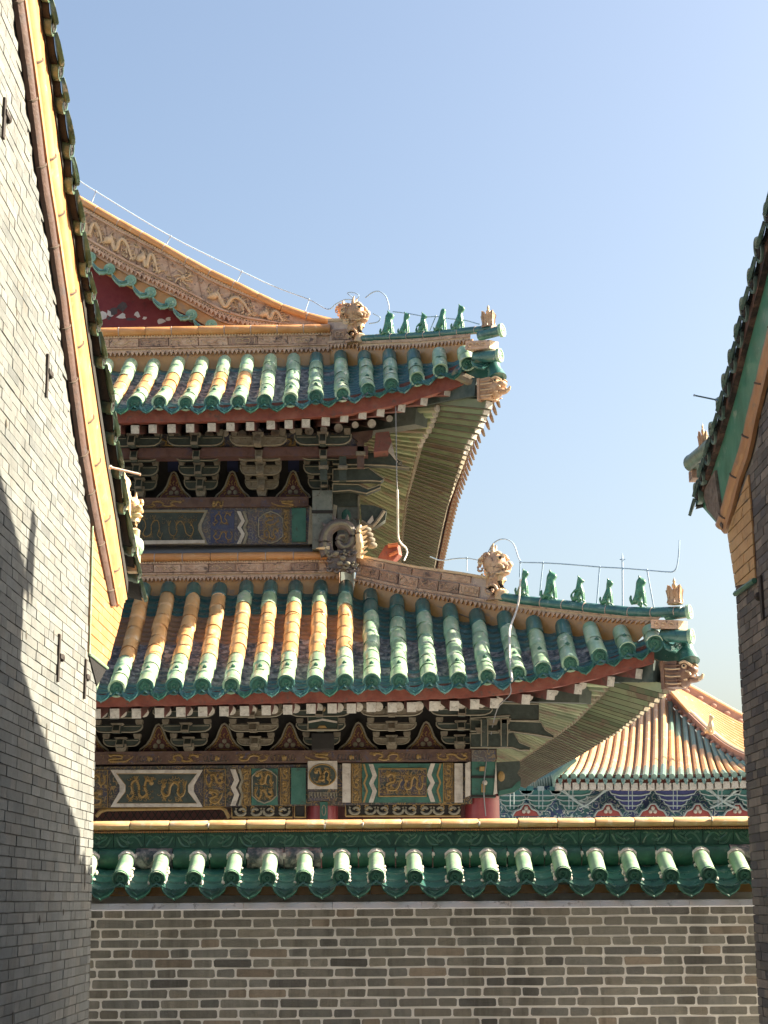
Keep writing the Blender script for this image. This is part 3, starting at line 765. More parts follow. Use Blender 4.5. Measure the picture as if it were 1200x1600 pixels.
# ------------------------------------------------------------------ sculpted creatures
def creature(name, mats, px, Y=None, X=None, kind='lion', parent=None, label=None, flip=1, yaw=0.0):
    """seated roof animal facing +x, modelled as one continuous skinned body. px = (u_left, v_top, u_right, v_bottom)"""
    u0, v0, u1, v1 = px
    f = (lambda u, v: P(u, v, Y)) if Y is not None else (lambda u, v: PX(u, v, X))
    base = f((u0 + u1) / 2, v1); h = (f((u0 + u1) / 2, v0) - base).length
    return base, h
def seated(h, kind, seed):
    """vertices (x,y,z,r) and edges of a seated beast of height h, looking towards +x"""
    r = random.Random(seed)
    neck = {'dog': (0.02, 0.70), 'lion': (0.0, 0.62), 'bird': (-0.02, 0.64), 'man': (0.02, 0.66), 'horse': (0.03, 0.72)}[kind]
    Vv = []; E = []
    def v(x, y, z, rad): Vv.append((x, y, z, rad)); return len(Vv) - 1
    pel = v(-0.14, 0, 0.18, 0.15)
    bel = v(-0.06, 0, 0.32, 0.125); E.append((pel, bel))
    che = v(0.03, 0, 0.48, 0.115); E.append((bel, che))
    nk = v(neck[0], 0, neck[1], 0.092 if kind != 'lion' else 0.115); E.append((che, nk))
    hd = v(neck[0] + 0.05, 0, neck[1] + 0.14, 0.115 if kind != 'lion' else 0.14); E.append((nk, hd))
    sn = v(neck[0] + (0.19 if kind != 'man' else 0.12), 0, neck[1] + (0.12 if kind != 'bird' else 0.08), 0.062 if kind != 'bird' else 0.028); E.append((hd, sn))
    if kind in ('dog', 'horse', 'lion', 'bird'):
        for s in (-1, 1):
            e1 = v(neck[0] + 0.0, s * 0.05, neck[1] + 0.23, 0.035); e2 = v(neck[0] - 0.02, s * 0.06, neck[1] + 0.31, 0.016)
            E.append((hd, e1)); E.append((e1, e2))
    else:
        e1 = v(neck[0] + 0.03, 0, neck[1] + 0.27, 0.06); E.append((hd, e1))
    for s in (-1, 1):
        a = v(0.08, s * 0.085, 0.40, 0.065); b = v(0.11, s * 0.09, 0.2, 0.045); c = v(0.11, s * 0.09, 0.04, 0.042); d = v(0.17, s * 0.09, 0.02, 0.035)
        E += [(che, a), (a, b), (b, c), (c, d)]
        a = v(-0.10, s * 0.12, 0.16, 0.09); b = v(0.0, s * 0.13, 0.13, 0.06); c = v(-0.06, s * 0.13, 0.035, 0.042); d = v(0.03, s * 0.13, 0.02, 0.035)
        E += [(pel, a), (a, b), (b, c), (c, d)]
    t1 = v(-0.27, 0, 0.10, 0.05); t2 = v(-0.31, 0, 0.26, 0.05); t3 = v(-0.28, 0, 0.36 if kind != 'man' else 0.2, 0.025)
    E += [(pel, t1), (t1, t2), (t2, t3)]
    if kind == 'lion':
        for k in range(5):
            a = v(neck[0] - 0.09 + 0.01 * k, (k - 2) * 0.04, neck[1] + 0.2 - 0.07 * abs(k - 2), 0.04); E.append((hd, a))
    if kind == 'bird':
        for s in (-1, 1):
            a = v(-0.12, s * 0.16, 0.42, 0.05); b = v(-0.25, s * 0.17, 0.30, 0.025); E += [(che, a), (a, b)]
    return [(x * h, y * h, z * h, q * h) for x, y, z, q in Vv], E
def skinned(name, verts, edges, mats, loc, yaw=0.0, sub=2, parent=None, rest=None):
    me = bpy.data.meshes.new(name)
    me.from_pydata([v[:3] for v in verts], edges, [])
    o = bpy.data.objects.new(name, me); COL.objects.link(o)
    sk = o.modifiers.new('skin', 'SKIN'); sk.use_smooth_shade = True
    if not me.skin_vertices: me.attributes.new('skin', 'FLOAT', 'POINT') if False else None
    return o, sk
def solidify_skin(name, verts, edges, mats, sub=2, disp=None):
    """evaluate a skin modifier to a plain mesh"""
    me = bpy.data.meshes.new(name + '_cage'); me.from_pydata([v[:3] for v in verts], edges, [])
    tmp = bpy.data.objects.new(name + '_cage', me); COL.objects.link(tmp)
    tmp.modifiers.new('skin', 'SKIN')
    sl = me.skin_vertices
    if len(sl) == 0:
        bm = bmesh.new(); bm.from_mesh(me); bm.verts.layers.skin.verify(); bm.to_mesh(me); bm.free(); sl = me.skin_vertices
    d = sl[0].data
    for i, v in enumerate(verts): d[i].radius = (v[3], v[3])
    d[0].use_root = True
    s = tmp.modifiers.new('sub', 'SUBSURF'); s.levels = sub; s.render_levels = sub
    dg = bpy.context.evaluated_depsgraph_get(); dg.update()
    m2 = bpy.data.meshes.new_from_object(tmp.evaluated_get(dg), preserve_all_data_layers=False, depsgraph=dg)
    bpy.data.objects.remove(tmp); bpy.data.meshes.remove(me)
    m2.name = name
    m2.materials.clear()
    for x in (mats if isinstance(mats, (list, tuple)) else [mats]): m2.materials.append(x)
    m2.polygons.foreach_set('use_smooth', [True] * len(m2.polygons))
    return m2
M_fig = mat('green_glazed_figurine', [(0.020, 0.11, 0.060), (0.045, 0.19, 0.105), (0.10, 0.28, 0.17)], 9, 0.3, 0.3, 50, 0.5, ((0.30, 0.36, 0.28), 0.12, 16))
M_terra = mat('amber_brown_glaze', [(0.30, 0.155, 0.075), (0.42, 0.25, 0.14), (0.52, 0.36, 0.22)], 7, 0.45, 0.4, 40, 0.2, ((0.16, 0.09, 0.06), 0.25, 10))
M_cream = mat('cream_orange_glaze', [(0.55, 0.33, 0.15), (0.66, 0.48, 0.27), (0.66, 0.60, 0.46)], 7, 0.45, 0.4, 40, 0.2)
FIGM = {}
def figurine(px, Y, kind, label, group, yaw=0.35, hscale=1.0, seed=0):
    u0, v0, u1, v1 = px
    base = P((u0 + u1) / 2, v1, Y); top = P((u0 + u1) / 2, v0, Y); h = (top - base).length * 1.04 * hscale
    key = (kind, seed)
    if key not in FIGM:
        vs, es = seated(1.0, kind, seed); FIGM[key] = solidify_skin('roof_figurine', vs, es, M_fig, 2)
    o = bpy.data.objects.new('roof_figurine', FIGM[key]); COL.objects.link(o)
    o.location = base + V((0.06 * h, 0, -0.015)); o.scale = (h, h, h); o.rotation_euler = (0, 0, -yaw)
    tag(o, label, 'figurine', group); ORG[o.name] = V((0, 0, 0))
    return o
def dragon_head(parent, px, Y, mats, seed=0, yaw=0.45, name='dragon_head', label=None, two=False):
    """bulbous horned ridge-end head on a curled neck, looking to +x"""
    u0, v0, u1, v1 = px
    base = P((u0 + u1) / 2, v1, Y); h = (P((u0 + u1) / 2, v0, Y) - base).length
    ca, sa = math.cos(-yaw), math.sin(-yaw)
    def w(x, y, z): return base + V((x * ca - y * sa, x * sa + y * ca, z)) * h
    mb = MB(); r = random.Random(seed)
    # neck plinth and chest scroll
    mb.tube([w(-0.05, 0, -0.05), w(-0.06, 0, 0.2), w(-0.03, 0, 0.4), w(0.0, 0, 0.55)], [0.15 * h, 0.13 * h, 0.14 * h, 0.2 * h], 10, 0)
    mb.tube([w(0.08, 0, -0.05), w(0.12, 0, 0.12), w(0.11, 0, 0.3), w(0.08, 0, 0.42)], [0.13 * h, 0.12 * h, 0.10 * h, 0.1 * h], 10, 1)
    sp = [w(-0.05 + 0.13 * math.cos(a) * (1 - a / 9), -0.16, 0.12 + 0.13 * math.sin(a) * (1 - a / 9)) for a in [k * 0.5 for k in range(15)]]
    mb.tube(sp, 0.028 * h, 5, 0)
    # skull, snout, jaw
    ax = (V((ca, sa, 0)), V((-sa, ca, 0)), V((0, 0, 1)))
    mb.ball(w(-0.02, 0, 0.66), (0.23 * h, 0.2 * h, 0.24 * h), 12, 8, 0, ax)
    mb.ball(w(0.16, 0, 0.58), (0.17 * h, 0.15 * h, 0.09 * h), 10, 6, 0, ax)
    mb.ball(w(0.14, 0, 0.46), (0.15 * h, 0.13 * h, 0.06 * h), 10, 6, 0, ax)
    mb.ball(w(0.29, 0, 0.61), (0.06 * h, 0.08 * h, 0.06 * h), 8, 6, 1, ax)
    for s in (-1, 1):
        mb.ball(w(0.12, s * 0.13, 0.72), (0.06 * h, 0.05 * h, 0.05 * h), 8, 6, 1, ax)
        mb.ball(w(0.15, s * 0.16, 0.72), 0.028 * h, 6, 5, 2)
        mb.tube(catmull([w(0.04, s * 0.12, 0.82), w(0.14, s * 0.15, 0.82), w(0.22, s * 0.12, 0.72)], 4), 0.03 * h, 6, 1)
        for k in range(5):     # curls of mane and cheek
            a0 = 0.8 + k * 0.75; c = (-0.06 + 0.17 * math.cos(a0 + 1.2), 0.60 + 0.19 * math.sin(a0 + 1.2))
            cp = [w(c[0] + 0.075 * math.cos(a + k) * (1 - a / 7), s * (0.185 - 0.012 * abs(k - 2)), c[1] + 0.075 * math.sin(a + k) * (1 - a / 7)) for a in [q * 0.7 for q in range(8)]]
            mb.tube(cp, 0.024 * h, 5, k % 2)
        # mouth roll
        mp = [w(0.10 + 0.11 * math.cos(a), s * 0.145, 0.52 + 0.09 * math.sin(a)) for a in [q * 0.55 for q in range(11)]]
        mb.tube(mp, 0.022 * h, 5, 1)
        for k in range(3): mb.cone([w(0.14 + 0.06 * k, s * 0.1, 0.55), w(0.14 + 0.06 * k, s * 0.1, 0.49)], 0.02 * h, 0.004 * h, 5, 1)
        mb.cone(catmull([w(-0.02, s * 0.07, 0.85), w(-0.02, s * 0.08, 0.93), w(0.0, s * 0.08, 1.02)], 3), 0.06 * h, 0.012 * h, 6, s < 0 and 0 or 1)
    mb.cone(catmull([w(-0.2, 0, 0.78), w(-0.29, 0, 0.7), w(-0.31, 0, 0.6)], 3), 0.08 * h, 0.02 * h, 6, 0)
    return mb.build(name, mats, parent, label, smooth=60)
def crown(parent, px, Y, yaw=0.5):
    """open leaf-pointed finial with a bud"""
    u0, v0, u1, v1 = px
    b = P((u0 + u1) / 2, v1, Y); h = (P((u0 + u1) / 2, v0, Y) - b).length; wd = (P(u1, v1, Y) - P(u0, v1, Y)).length * 0.42
    mb = MB(); ca, sa = math.cos(yaw), math.sin(yaw)
    N = 32
    rings = []
    for f, rr in ((-0.05, 0.95), (0.1, 0.82), (0.3, 0.86), (0.48, 1.0)):
        rings.append([b + V((math.cos(a + yaw) * rr * wd, math.sin(a + yaw) * rr * wd, f * h + (max(0, abs(math.cos(2 * a)) - 0.35) * 0.30 * h if f > 0.4 else 0))) for a in [2 * math.pi * k / N for k in range(N + 1)]])
    for A, B in zip(rings, rings[1:]):
        mb.loft(A, B, 0, True)
        mb.loft([b + (p - b) * 0.86 + V((0, 0, (p.z - b.z) * .14)) for p in A], [b + (p - b) * 0.86 + V((0, 0, (p.z - b.z) * .14)) for p in B], 0)
    for k in range(8):
        a = yaw + k * math.pi / 4
        pts = [b + V((math.cos(a) * wd * rr, math.sin(a) * wd * rr, z * h)) for rr, z in ((0.97, 0.0), (0.86, 0.14), (0.9, 0.32), (1.04, 0.52 + (0.16 if k % 2 == 0 else 0)))]
        mb.tube(catmull(pts, 3), 0.05 * wd * 2, 5, 0)
    mb.tube([b + V((0, 0, z * h)) for z in (0.0, 0.45, 0.55, 0.66, 0.74, 0.8, 0.86, 0.92, 1.0)], [r * wd for r in (0.4, 0.35, 0.2, 0.34, 0.30, 0.14, 0.2, 0.16, 0.03)], 10, 1)
    return mb.build('ridge_finial', [M_terra, M_cream], parent, smooth=45)
# beast, end tile and rod on the left building's eave corner
dragon_head(lb, (186, 770, 226, 838), PX(206, 836, -2.16).y, [M_cream, M_cream, M_lime], 3, yaw=0.9)
mb = MB(); c = PX(204, 850, -2.14)
mb.tube([c + V((-0.1, -0.2, 0.08)), c, c + V((0.03, 0.06, -0.01))], 0.085, 14, 0); eave_disc(mb, c + V((0.03, 0.07, -0.02)), V((0.5, 0.8, 0)), 0.088, 0, 0)
mb.box(c + V((0.0, 0.02, -0.09)), (0.07, 0, 0), (0, 0.1, 0), (0, 0, 0.05), 1); mb.box(c + V((0.02, 0.03, -0.18)), (0.04, 0, 0), (0, 0.05, 0), (0, 0, 0.06), 1)
mb.build('ridge_end_tile', [M_green, M_cream], lb, smooth=40)
figL = (178, 756, 198, 800)
b_ = PX(190, 800, -2.2)
vs, es = seated(0.42, 'lion', 2)
o = bpy.data.objects.new('ridge_beast', solidify_skin('ridge_beast', vs, es, M_cream, 2)); COL.objects.link(o); o.parent = lb
o.location = b_ - ORG[lb.name] + V((0.0, 0, -0.05)); o.rotation_euler = (0, 0, 0.9); ORG[o.name] = ORG[lb.name]
def rod(name, a, b, r, m_, label, cat):
    mb = MB(); d = b - a
    mb.tube([a, a + d * 0.97, a + d * 0.985, b], [r, r, r * 1.5, r * 0.5], 8, 0)
    mb.tube([a - d * 0.02, a + d * 0.04], r * 1.9, 8, 0)
    return tag(mb.build(name, m_, smooth=40), label, cat)
pa = PX(172, 730, -2.09); rod('metal_rod', pa, P(220, 741.5, pa.y + 0.1), 0.009, M_cable, 'thin white metal rod jutting out from the left roof edge', 'rod')
pa = PX(1120, 625, 2.62); rod('metal_rod', pa, P(1084, 617.5, pa.y - 0.15), 0.007, M_wire, 'thin grey metal rod sticking out into the sky from the right roof edge', 'rod')
# finial and end tiles on the right building's eave corner
pc = PX(1100, 705, 2.66)
crown(rb, (1090, 662, 1109, 702), pc.y + 0.25)
mb = MB(); c = PX(1088, 714, 2.72) + V((0, 0.2, 0)); e = PX(1112, 700, 2.75) + V((0, -0.1, 0))
mb.tube([e, c], 0.075, 14, 0); eave_disc(mb, c, (c - e).normalized() + V((-0.2, 0.2, 0)), 0.08, 0, 1)
mb.box(c + V((0.08, 0, -0.11)), (0.10, 0, 0), (0, 0.08, 0), (0, 0, 0.045), 1)
mb.build('ridge_end_tile', [M_rtile, M_brownb], rb, smooth=40)
# weathered eave timbers under the last tiles
mb = MB(); q = [PX(u, v, 2.74) for u, v in [(1116, 735), (1124, 792), (1128, 826), (1118, 812), (1104, 795), (1098, 770)]]
mb.prism(q, (0.6, 0, 0), 0); mb.build('eave_timber', mat('weathered_eave_timber', [(0.04, 0.03, 0.025), (0.12, 0.09, 0.07), (0.2, 0.17, 0.14)], 14, 0.9, 0.6, 40), rb)
# beast on the ridge of the right roof, out of the picture: its shadow falls on the left wall
YK_ = 10.55
vs, es = seated(0.62, 'lion', 5)
o = bpy.data.objects.new('ridge_beast', solidify_skin('ridge_beast', vs, es, M_terra, 2)); COL.objects.link(o); o.parent = rb
o.location = V((XRW + 0.26, YK_, zk + 1.0)) - ORG[rb.name]; o.rotation_euler = (0, 0, 1.57); ORG[o.name] = ORG[rb.name]
# ------------------------------------------------------------------ the palace hall
hall = thing('palace_hall', 'two tiered palace hall with green edged orange roofs, nearest behind the garden wall', 'hall', (0, 23, 0))
YW_LO, YW_UP = 21.8, 22.9
def ye_lo(u): return 20.0 if u < 700 else 20.0 - 0.45 * ((u - 700) / 380) ** 2
def yt_lo(u): return 22.6 if u < 548 else lerp(22.6, 19.78, min(1, (u - 548) / 490))
def ye_up(u): return 21.2 if u < 560 else 21.2 - 0.55 * ((u - 560) / 225) ** 2
def yt_up(u): return 22.95 if u < 512 else lerp(22.95, 20.82, min(1, (u - 512) / 235))
d_lo = [(182, 1076), (226.7, 1073), (271.7, 1072.5), (316, 1071.7), (361, 1071), (404, 1070), (447, 1067.5), (492.5, 1068), (538, 1065), (581, 1065), (624, 1064.5), (671.5, 1062), (717, 1062), (761, 1057), (809, 1052), (847.5, 1046), (891, 1036.5), (937, 1025.5), (980, 1016), (1023, 1005)]
t_lo = [(225, 918), (264, 916), (304, 917.5), (344.6, 918), (385, 914), (424, 914), (462, 914), (501, 914), (540, 914), (579, 927), (621, 936), (660, 943), (702, 950.5), (745, 959), (788.5, 962.6), (833, 970), (878, 975), (922, 979.5), (968, 985), (1015, 984)]
d_lo = [(182 - 44.5 * k, 1076 + k * .6) for k in range(7, 0, -1)] + d_lo
t_lo = [(225 - 39.5 * k, 918 + k * .5) for k in range(7, 0, -1)] + t_lo
d_up = [(170.7, 631.7), (210, 630), (249, 629), (290, 630), (331, 629), (371.7, 628), (413, 627), (453.5, 624.5), (493, 620), (535, 616), (575, 609), (612, 602), (651.7, 592), (688, 579), (730, 567.7)]
t_up = [(169, 569), (205, 568), (241.7, 568), (280, 565), (316.7, 565), (351.7, 563), (387, 562), (423, 560), (460, 560), (495, 558), (532, 555), (570, 555), (608, 553), (646, 552), (686, 550), (725.5, 547)]
t_up = t_up[1:]
# pair discs and tops: disc 170.7 meets top 205 ...
d_up = [(170.7 - 40 * k, 631.7 + k * .6) for k in range(7, 0, -1)] + d_up
t_up = [(205 - 36.4 * k, 568 + k * .6) for k in range(7, 0, -1)] + t_up

def tile_roof(D, T, ye, yt, r, colfn, panfn, parent, label, sag=0.035):
    A = [P(u, v, ye(u)) for u, v in D]; B = [P(u, v, yt(u)) for u, v in T]
    tm = MB(); pm = MB(); rnd = random.Random(4)
    MATS = [M_green_t, M_teal_t, M_orange_t, M_gdeep, M_flake, M_opan, M_mortar]
    def pt(i, t):
        p = A[i].lerp(B[i], t); L = (B[i] - A[i]).length
        return p - V((0, 0, sag * L * 4 * t * (1 - t)))
    n = len(A)
    for i in range(n):
        L = (B[i] - A[i]).length; K = max(2, round(L / 0.33)); path = []; rad = []; ms = []; tints = []
        for k in range(K):
            t0, t1 = k / K, (k + 1) / K
            cm = colfn(D[i][0], t0 + 0.5 / K, i, L)
            jr = rnd.uniform(0.965, 1.03); tt_ = tile_tint(rnd); jx = rnd.uniform(-1, 1) * .008; jz = rnd.uniform(-1, 1) * .004
            for tt, q in ((t0 + 0.003, 0.95), (t0 + 0.03 / K, 1.04), (t1 - 0.10 / K, 0.985), (t1 - 0.003, 0.90)):
                path.append(pt(i, tt) + V((jx, 0, jz))); rad.append(r * q * jr); ms.append(cm); tints.append(tt_)
        tm.tube(path, rad, 16, 0, False, mats=ms, segcol=tints)
        ax = (pt(i, 0) - pt(i, 0.12)).normalized()
        eave_disc(tm, A[i], (ax * 0.5 + V((rnd.uniform(-.06, .06), -1.0, 0.08))).normalized(), r * 1.04, 0 if rnd.random() < .3 else 1, 3)
        # nail cap
        q = pt(i, min(0.3, 0.36 / L)); upn = V((0, -ax.z * -1, 1)).normalized()
        tm.tube([q + V((0, 0, r * 0.9)), q + V((0, -0.01, r * 1.25)), q + V((0, -0.015, r * 1.42))], [r * .28, r * .27, r * .06], 8, 3)
    # mortar beads beside tubes
    for i in range(n - 1):
        La = (B[i] - A[i]).length; Lb = (B[i + 1] - A[i + 1]).length
        K = max(3, round(max(La, Lb) / 0.14))
        for k in range(K):
            f0, f1 = k / K, (k + 1) / K
            rows = []
            for f, dz in ((f0 - 0.25 / K, 0.0), (f0 + 0.05 / K, 0.026), (f1, 0.0)):
                p0, p1 = pt(i, f), pt(i + 1, f); s = (p1 - p0)
                hw = s.length
                rows.append([p0.lerp(p1, q / 8) + V((0, 0, -r * 0.42 + dz - hw * 0.24 * (1 - (2 * q / 8 - 1) ** 2))) for q in range(9)])
            m_ = panfn(D[i][0], (f0 + f1) / 2, k, K, rnd)
            pm.loft(rows[0], rows[1], m_); pm.loft(rows[1], rows[2], m_)
        s = (A[i + 1] - A[i]).normalized()
        a = A[i] + s * (r * 0.72) + V((0, -0.01, -r * 0.42)); b = A[i + 1] - s * (r * 0.72) + V((0, -0.01, -r * 0.42))
        drip(pm, a, b, V((0, -1, 0)), (b - a).length * 0.72, 1 if rnd.random() < .75 else 3, sag=0.26)
    ro = pm.build('tiled_roof', [M_green, M_teal] + MATS[2:], parent, label, smooth=35)
    tm.build('tube_tile', MATS, ro, smooth=28)
    return ro, A, B
def col_lo(u, t, i, L):
    if u > 560: return 0 if t < 0.8 else 1
    if t < 0.30 * (3.0 / max(L, 2.0)) : return 0
    if t > 0.86: return 1
    if t > 0.76 and u > 350: return 0
    return 2
def pan_lo(u, f, k, K, r):
    if u > 560:
        return 4 if 0.22 < f < (0.62 + 0.1 * r.random()) and u < 900 and r.random() < 0.85 else 1
    if f < 0.14 + 0.05 * r.random(): return 1
    if f > 0.83: return 1
    if f > 0.57: return 5
    return 4
def col_up(u, t, i, L):
    if u > 380: return 0 if t < .8 else (1 if u > 480 else 0)
    if t < 0.38: return 0
    if t > 0.74: return 0
    return 2
def pan_up(u, f, k, K, r):
    if u > 470: return 1 if r.random() < .9 else 4
    if f < 0.3: return 1
    return 4 if f < 0.95 else 1
roof_lo, ALO, BLO = tile_roof(d_lo, t_lo, ye_lo, yt_lo, 0.106, col_lo, pan_lo, hall, 'lower tiled roof with orange tubes and green edge')
roof_up, AUP, BUP = tile_roof(d_up, t_up, ye_up, yt_up, 0.103, col_up, pan_up, hall, 'upper tiled roof below the red gable')

# ---------------- ridges as stacked courses between a traced top line and a traced bottom line
def curve3(px, yf, n=40):
    """px: [(u,v)]; returns n+1 points evenly spaced in u"""
    us = [p[0] for p in px]; out = []
    for k in range(n + 1):
        u = us[0] + (us[-1] - us[0]) * k / n
        out.append(P(u, interp(u, px), yf(u)))
    return out
def course(mb, top, bot, f0, f1, front, back, mat_=0, nrm=V((0, -1, 0)), gap=None):
    n = len(top); A = [t.lerp(b, f0) for t, b in zip(top, bot)]; B = [t.lerp(b, f1) for t, b in zip(top, bot)]
    for (p, q, r_, s_) in ():
        pass
    o1 = nrm * front; o2 = nrm * -back
    Af = [p + o1 for p in A]; Bf = [p + o1 for p in B]; Ab = [p + o2 for p in A]; Bb = [p + o2 for p in B]
    mb.loft(Bf, Af, mat_); mb.loft(Af, Ab, mat_); mb.loft(Bb, Bf, mat_); mb.loft(Ab, Bb, mat_)
    for k in (0, -1):
        mb.add([Af[k], Bf[k], Bb[k], Ab[k]], [(0, 1, 2, 3) if k == 0 else (3, 2, 1, 0)], mat_)
def walk(L, step):
    """points at equal arc distances along polyline, with direction"""
    out = []; acc = 0; nxt = 0
    for a, b in zip(L, L[1:]):
        d = (b - a).length
        while nxt <= acc + d:
            t = (nxt - acc) / d; out.append((a.lerp(b, t), (b - a).normalized())); nxt += step
        acc += d
    return out
def zigzag(mb, top, bot, f0, f1, front, step, mat_=0, nrm=V((0, -1, 0))):
    A = [t.lerp(b, f0) for t, b in zip(top, bot)]; B = [t.lerp(b, f1) for t, b in zip(top, bot)]
    wa = walk(A, step); wb = walk(B, step * (sum((q - p).length for p, q in zip(B, B[1:])) / sum((q - p).length for p, q in zip(A, A[1:]))))
    for (a, d), (b, d2) in zip(wa, wb):
        e = a + d * step * 0.94; m_ = a + d * step * 0.47 + (b - a)
        mb.prism([a + nrm * 0.0, e + nrm * 0.0, m_.lerp(e, .25), m_, m_.lerp(a, .25)], nrm * front, mat_)
def bead(mb, L, step, r, mat_=0, off=V((0, 0, 0))):
    for p, d in walk(L, step): mb.ball(p + off, (r * 1.1, r, r), 6, 4, mat_)
def rolls(mb, L, r, tile, mat_, m_joint=None, off=V((0, 0, 0)), seed=0):
    """row of round cap tiles along a line"""
    rnd = random.Random(seed)
    pts = [p for p, d in walk(L, tile)] + [L[-1]]
    for a, b in zip(pts, pts[1:]):
        if (b - a).length < 0.02: continue
        d = (b - a); a1 = a + off; b1 = b + off; j = V((0, 0, rnd.uniform(-.003, .003)))
        mb.tube([a1 + j, a1 + d * .05 + j, a1 + d * .93 + j, a1 + d * .985 + j], [r * .95, r, r * .99, r * .88], 14, mat_)
        if m_joint is not None and rnd.random() < .8:
            mb.tube([b1 - d * .04, b1 - d * .01], r * 1.02, 10, m_joint)
def swirl_panel(mb, c, s, dn, nrm, w_, h_, mat_, seed):
    rnd = random.Random(seed); sg = rnd.choice((-1, 1))
    kinds = [
        [[(-.45, .05), (-.3, -.3), (-.1, -.1), (.05, .3), (.25, .15), (.4, -.2)], [(-.2, .3), (-.05, .1), (-.12, -.02)], [(.1, -.3), (.25, -.1), (.38, .3)]],
        [[(-.4, .2), (-.42, -.25), (-.15, -.3), (-.12, .15), (-.28, .12)], [(.4, .2), (.42, -.25), (.15, -.3), (.12, .15), (.28, .12)]],
        [[(-.25, 0), (-.2, .3), (0, .2), (0, -.2), (-.2, -.3), (-.25, 0)], [(.25, 0), (.2, .3), (0, .2)], [(.25, 0), (.2, -.3), (0, -.2)], [(-.42, -.3), (-.4, .3)], [(.42, -.3), (.4, .3)]]]
    for pl in rnd.choice(kinds):
        mb.tube(catmull([c + s * (q[0] * w_ * sg) + dn * (q[1] * h_) + nrm * 0.004 for q in pl], 3), min(w_, h_) * 0.045, 5, mat_)

def ridge_stack(name, label, parent, top, bot, tile, nrm=V((0, -1, 0)), back=0.3, style='full', seed=0, mats=None):
    n_ = nrm.normalized()
    mb = MB()
    H = (top[0] - bot[0]).length
    if style == 'full':          # cap roll, beads, relief panels, zigzag, ochre board
        course(mb, top, bot, 0.10, 1.0, 0.0, back, 1)
        rolls(mb, [t.lerp(b, 0.11) + n_ * 0.02 for t, b in zip(top, bot)], H * 0.115, tile, 2, 4, seed=seed)
        L = [t.lerp(b, 0.245) for t, b in zip(top, bot)]
        bead(mb, L, H * 0.07, H * 0.028, 3, n_ * 0.03); course(mb, top, bot, 0.25, 0.29, 0.035, back, 1)
        for k, (p, d) in enumerate(walk([t.lerp(b, 0.40) for t, b in zip(top, bot)], H * 0.72)):
            w_ = H * 0.69
            if (p - top[-1].lerp(bot[-1], .4)).length < w_: break
            dn = (bot[0] - top[0]).normalized()
            c = p + d * w_ / 2
            mb.box(c + n_ * 0.012, d * (w_ / 2), n_ * 0.012, dn * (H * 0.10), 1 if k % 3 else 0)
            swirl_panel(mb, c + n_ * 0.025, d, dn, n_, w_, H * 0.19, 3 if k % 2 else 1, seed * 50 + k)
        course(mb, top, bot, 0.53, 0.57, 0.04, back, 1); course(mb, top, bot, 0.57, 0.62, 0.02, back, 3)
        course(mb, top, bot, 0.62, 0.66, 0.045, back, 1)
        zigzag(mb, top, bot, 0.66, 0.76, 0.05, H * 0.105, 1, n_)
        course(mb, top, bot, 0.665, 1.28, 0.008, back, 5)
    elif style == 'hip':         # brick courses above a zigzag and an ochre board
        course(mb, top, bot, 0.0, 1.0, 0.0, back, 4)
        course(mb, top, bot, -0.02, 0.04, 0.03, back, 3)
        for r_, (f0, f1) in enumerate(((0.05, 0.22), (0.25, 0.52))):
            for k, (p, d) in enumerate(walk([t.lerp(b, (f0 + f1) / 2) for t, b in zip(top, bot)], H * (0.9 if r_ == 0 else 0.62))):
                w_ = H * (0.86 if r_ == 0 else 0.57)
                if (p - top[-1].lerp(bot[-1], f0)).length < w_ + 0.12: break
                dn = (bot[0] - top[0]).normalized()
                c = p + d * (w_ / 2 + (0.1 if r_ else 0)); hh = (f1 - f0) * (top[0] - bot[0]).length
                sc = 1.0
                mb.box(c + n_ * 0.014, d * (w_ / 2), n_ * 0.014, dn * (hh * 0.46), 0 if (k + r_) % 3 else 1)
                if r_: swirl_panel(mb, c + n_ * 0.03, d, dn, n_, w_, hh * 0.8, 1, seed * 31 + k)
        course(mb, top, bot, 0.54, 0.60, 0.045, back, 1); course(mb, top, bot, 0.60, 0.64, 0.02, back, 4)
        zigzag(mb, top, bot, 0.63, 0.75, 0.045, 0.075, 1, n_)
        course(mb, top, bot, 0.63, 1.22, 0.006, back, 5)
    elif style == 'small':       # low hip end: brown fillet, zigzag, ochre board
        course(mb, top, bot, 0.0, 1.0, 0.0, back, 1)
        course(mb, top, bot, 0.0, 0.16, 0.035, back, 1); course(mb, top, bot, 0.16, 0.26, 0.015, back, 3)
        zigzag(mb, top, bot, 0.26, 0.46, 0.03, 0.07, 1, n_)
        course(mb, top, bot, 0.27, 1.40, 0.006, back, 5)
    return mb.build(name, mats or [M_brownb, M_relief, M_orange, M_relief_hi, M_mortar, M_ochre], parent, label, smooth=30)

# lower roof: horizontal ridge against the upper storey, then the hip
top = curve3([(-60, 868.5), (215, 866), (530, 862)], lambda u: 22.6); bot = curve3([(-60, 927), (215, 924), (530, 920)], lambda u: 22.6)
ridge_stack('roof_ridge', 'brown horizontal ridge with dark rosette panels at the foot of the upper storey', roof_lo, top, bot, 0.40, seed=3)
mb = MB(); a = curve3([(-60, 853), (215, 850.5), (515, 848)], lambda u: 22.88); b = curve3([(-60, 868), (215, 866), (515, 862)], lambda u: 22.56)
mb.loft(b, a, 0); mb.loft([p - V((0, 0, .02)) for p in b], b, 0)
mb.build('lead_flashing', M_stone, hall)
yh = lambda u: lerp(22.6, 19.62, (u - 545) / 530)
NH = V((-0.55, -0.83, 0))
top = curve3([(560, 868), (650, 886), (723, 896), (775, 905)], yh); bot = curve3([(552, 926), (617, 942), (703, 957), (775, 971)], yh)
ridge_stack('hip_ridge', None, roof_lo, top, bot, 0.4, NH, 0.3, 'hip', 5)
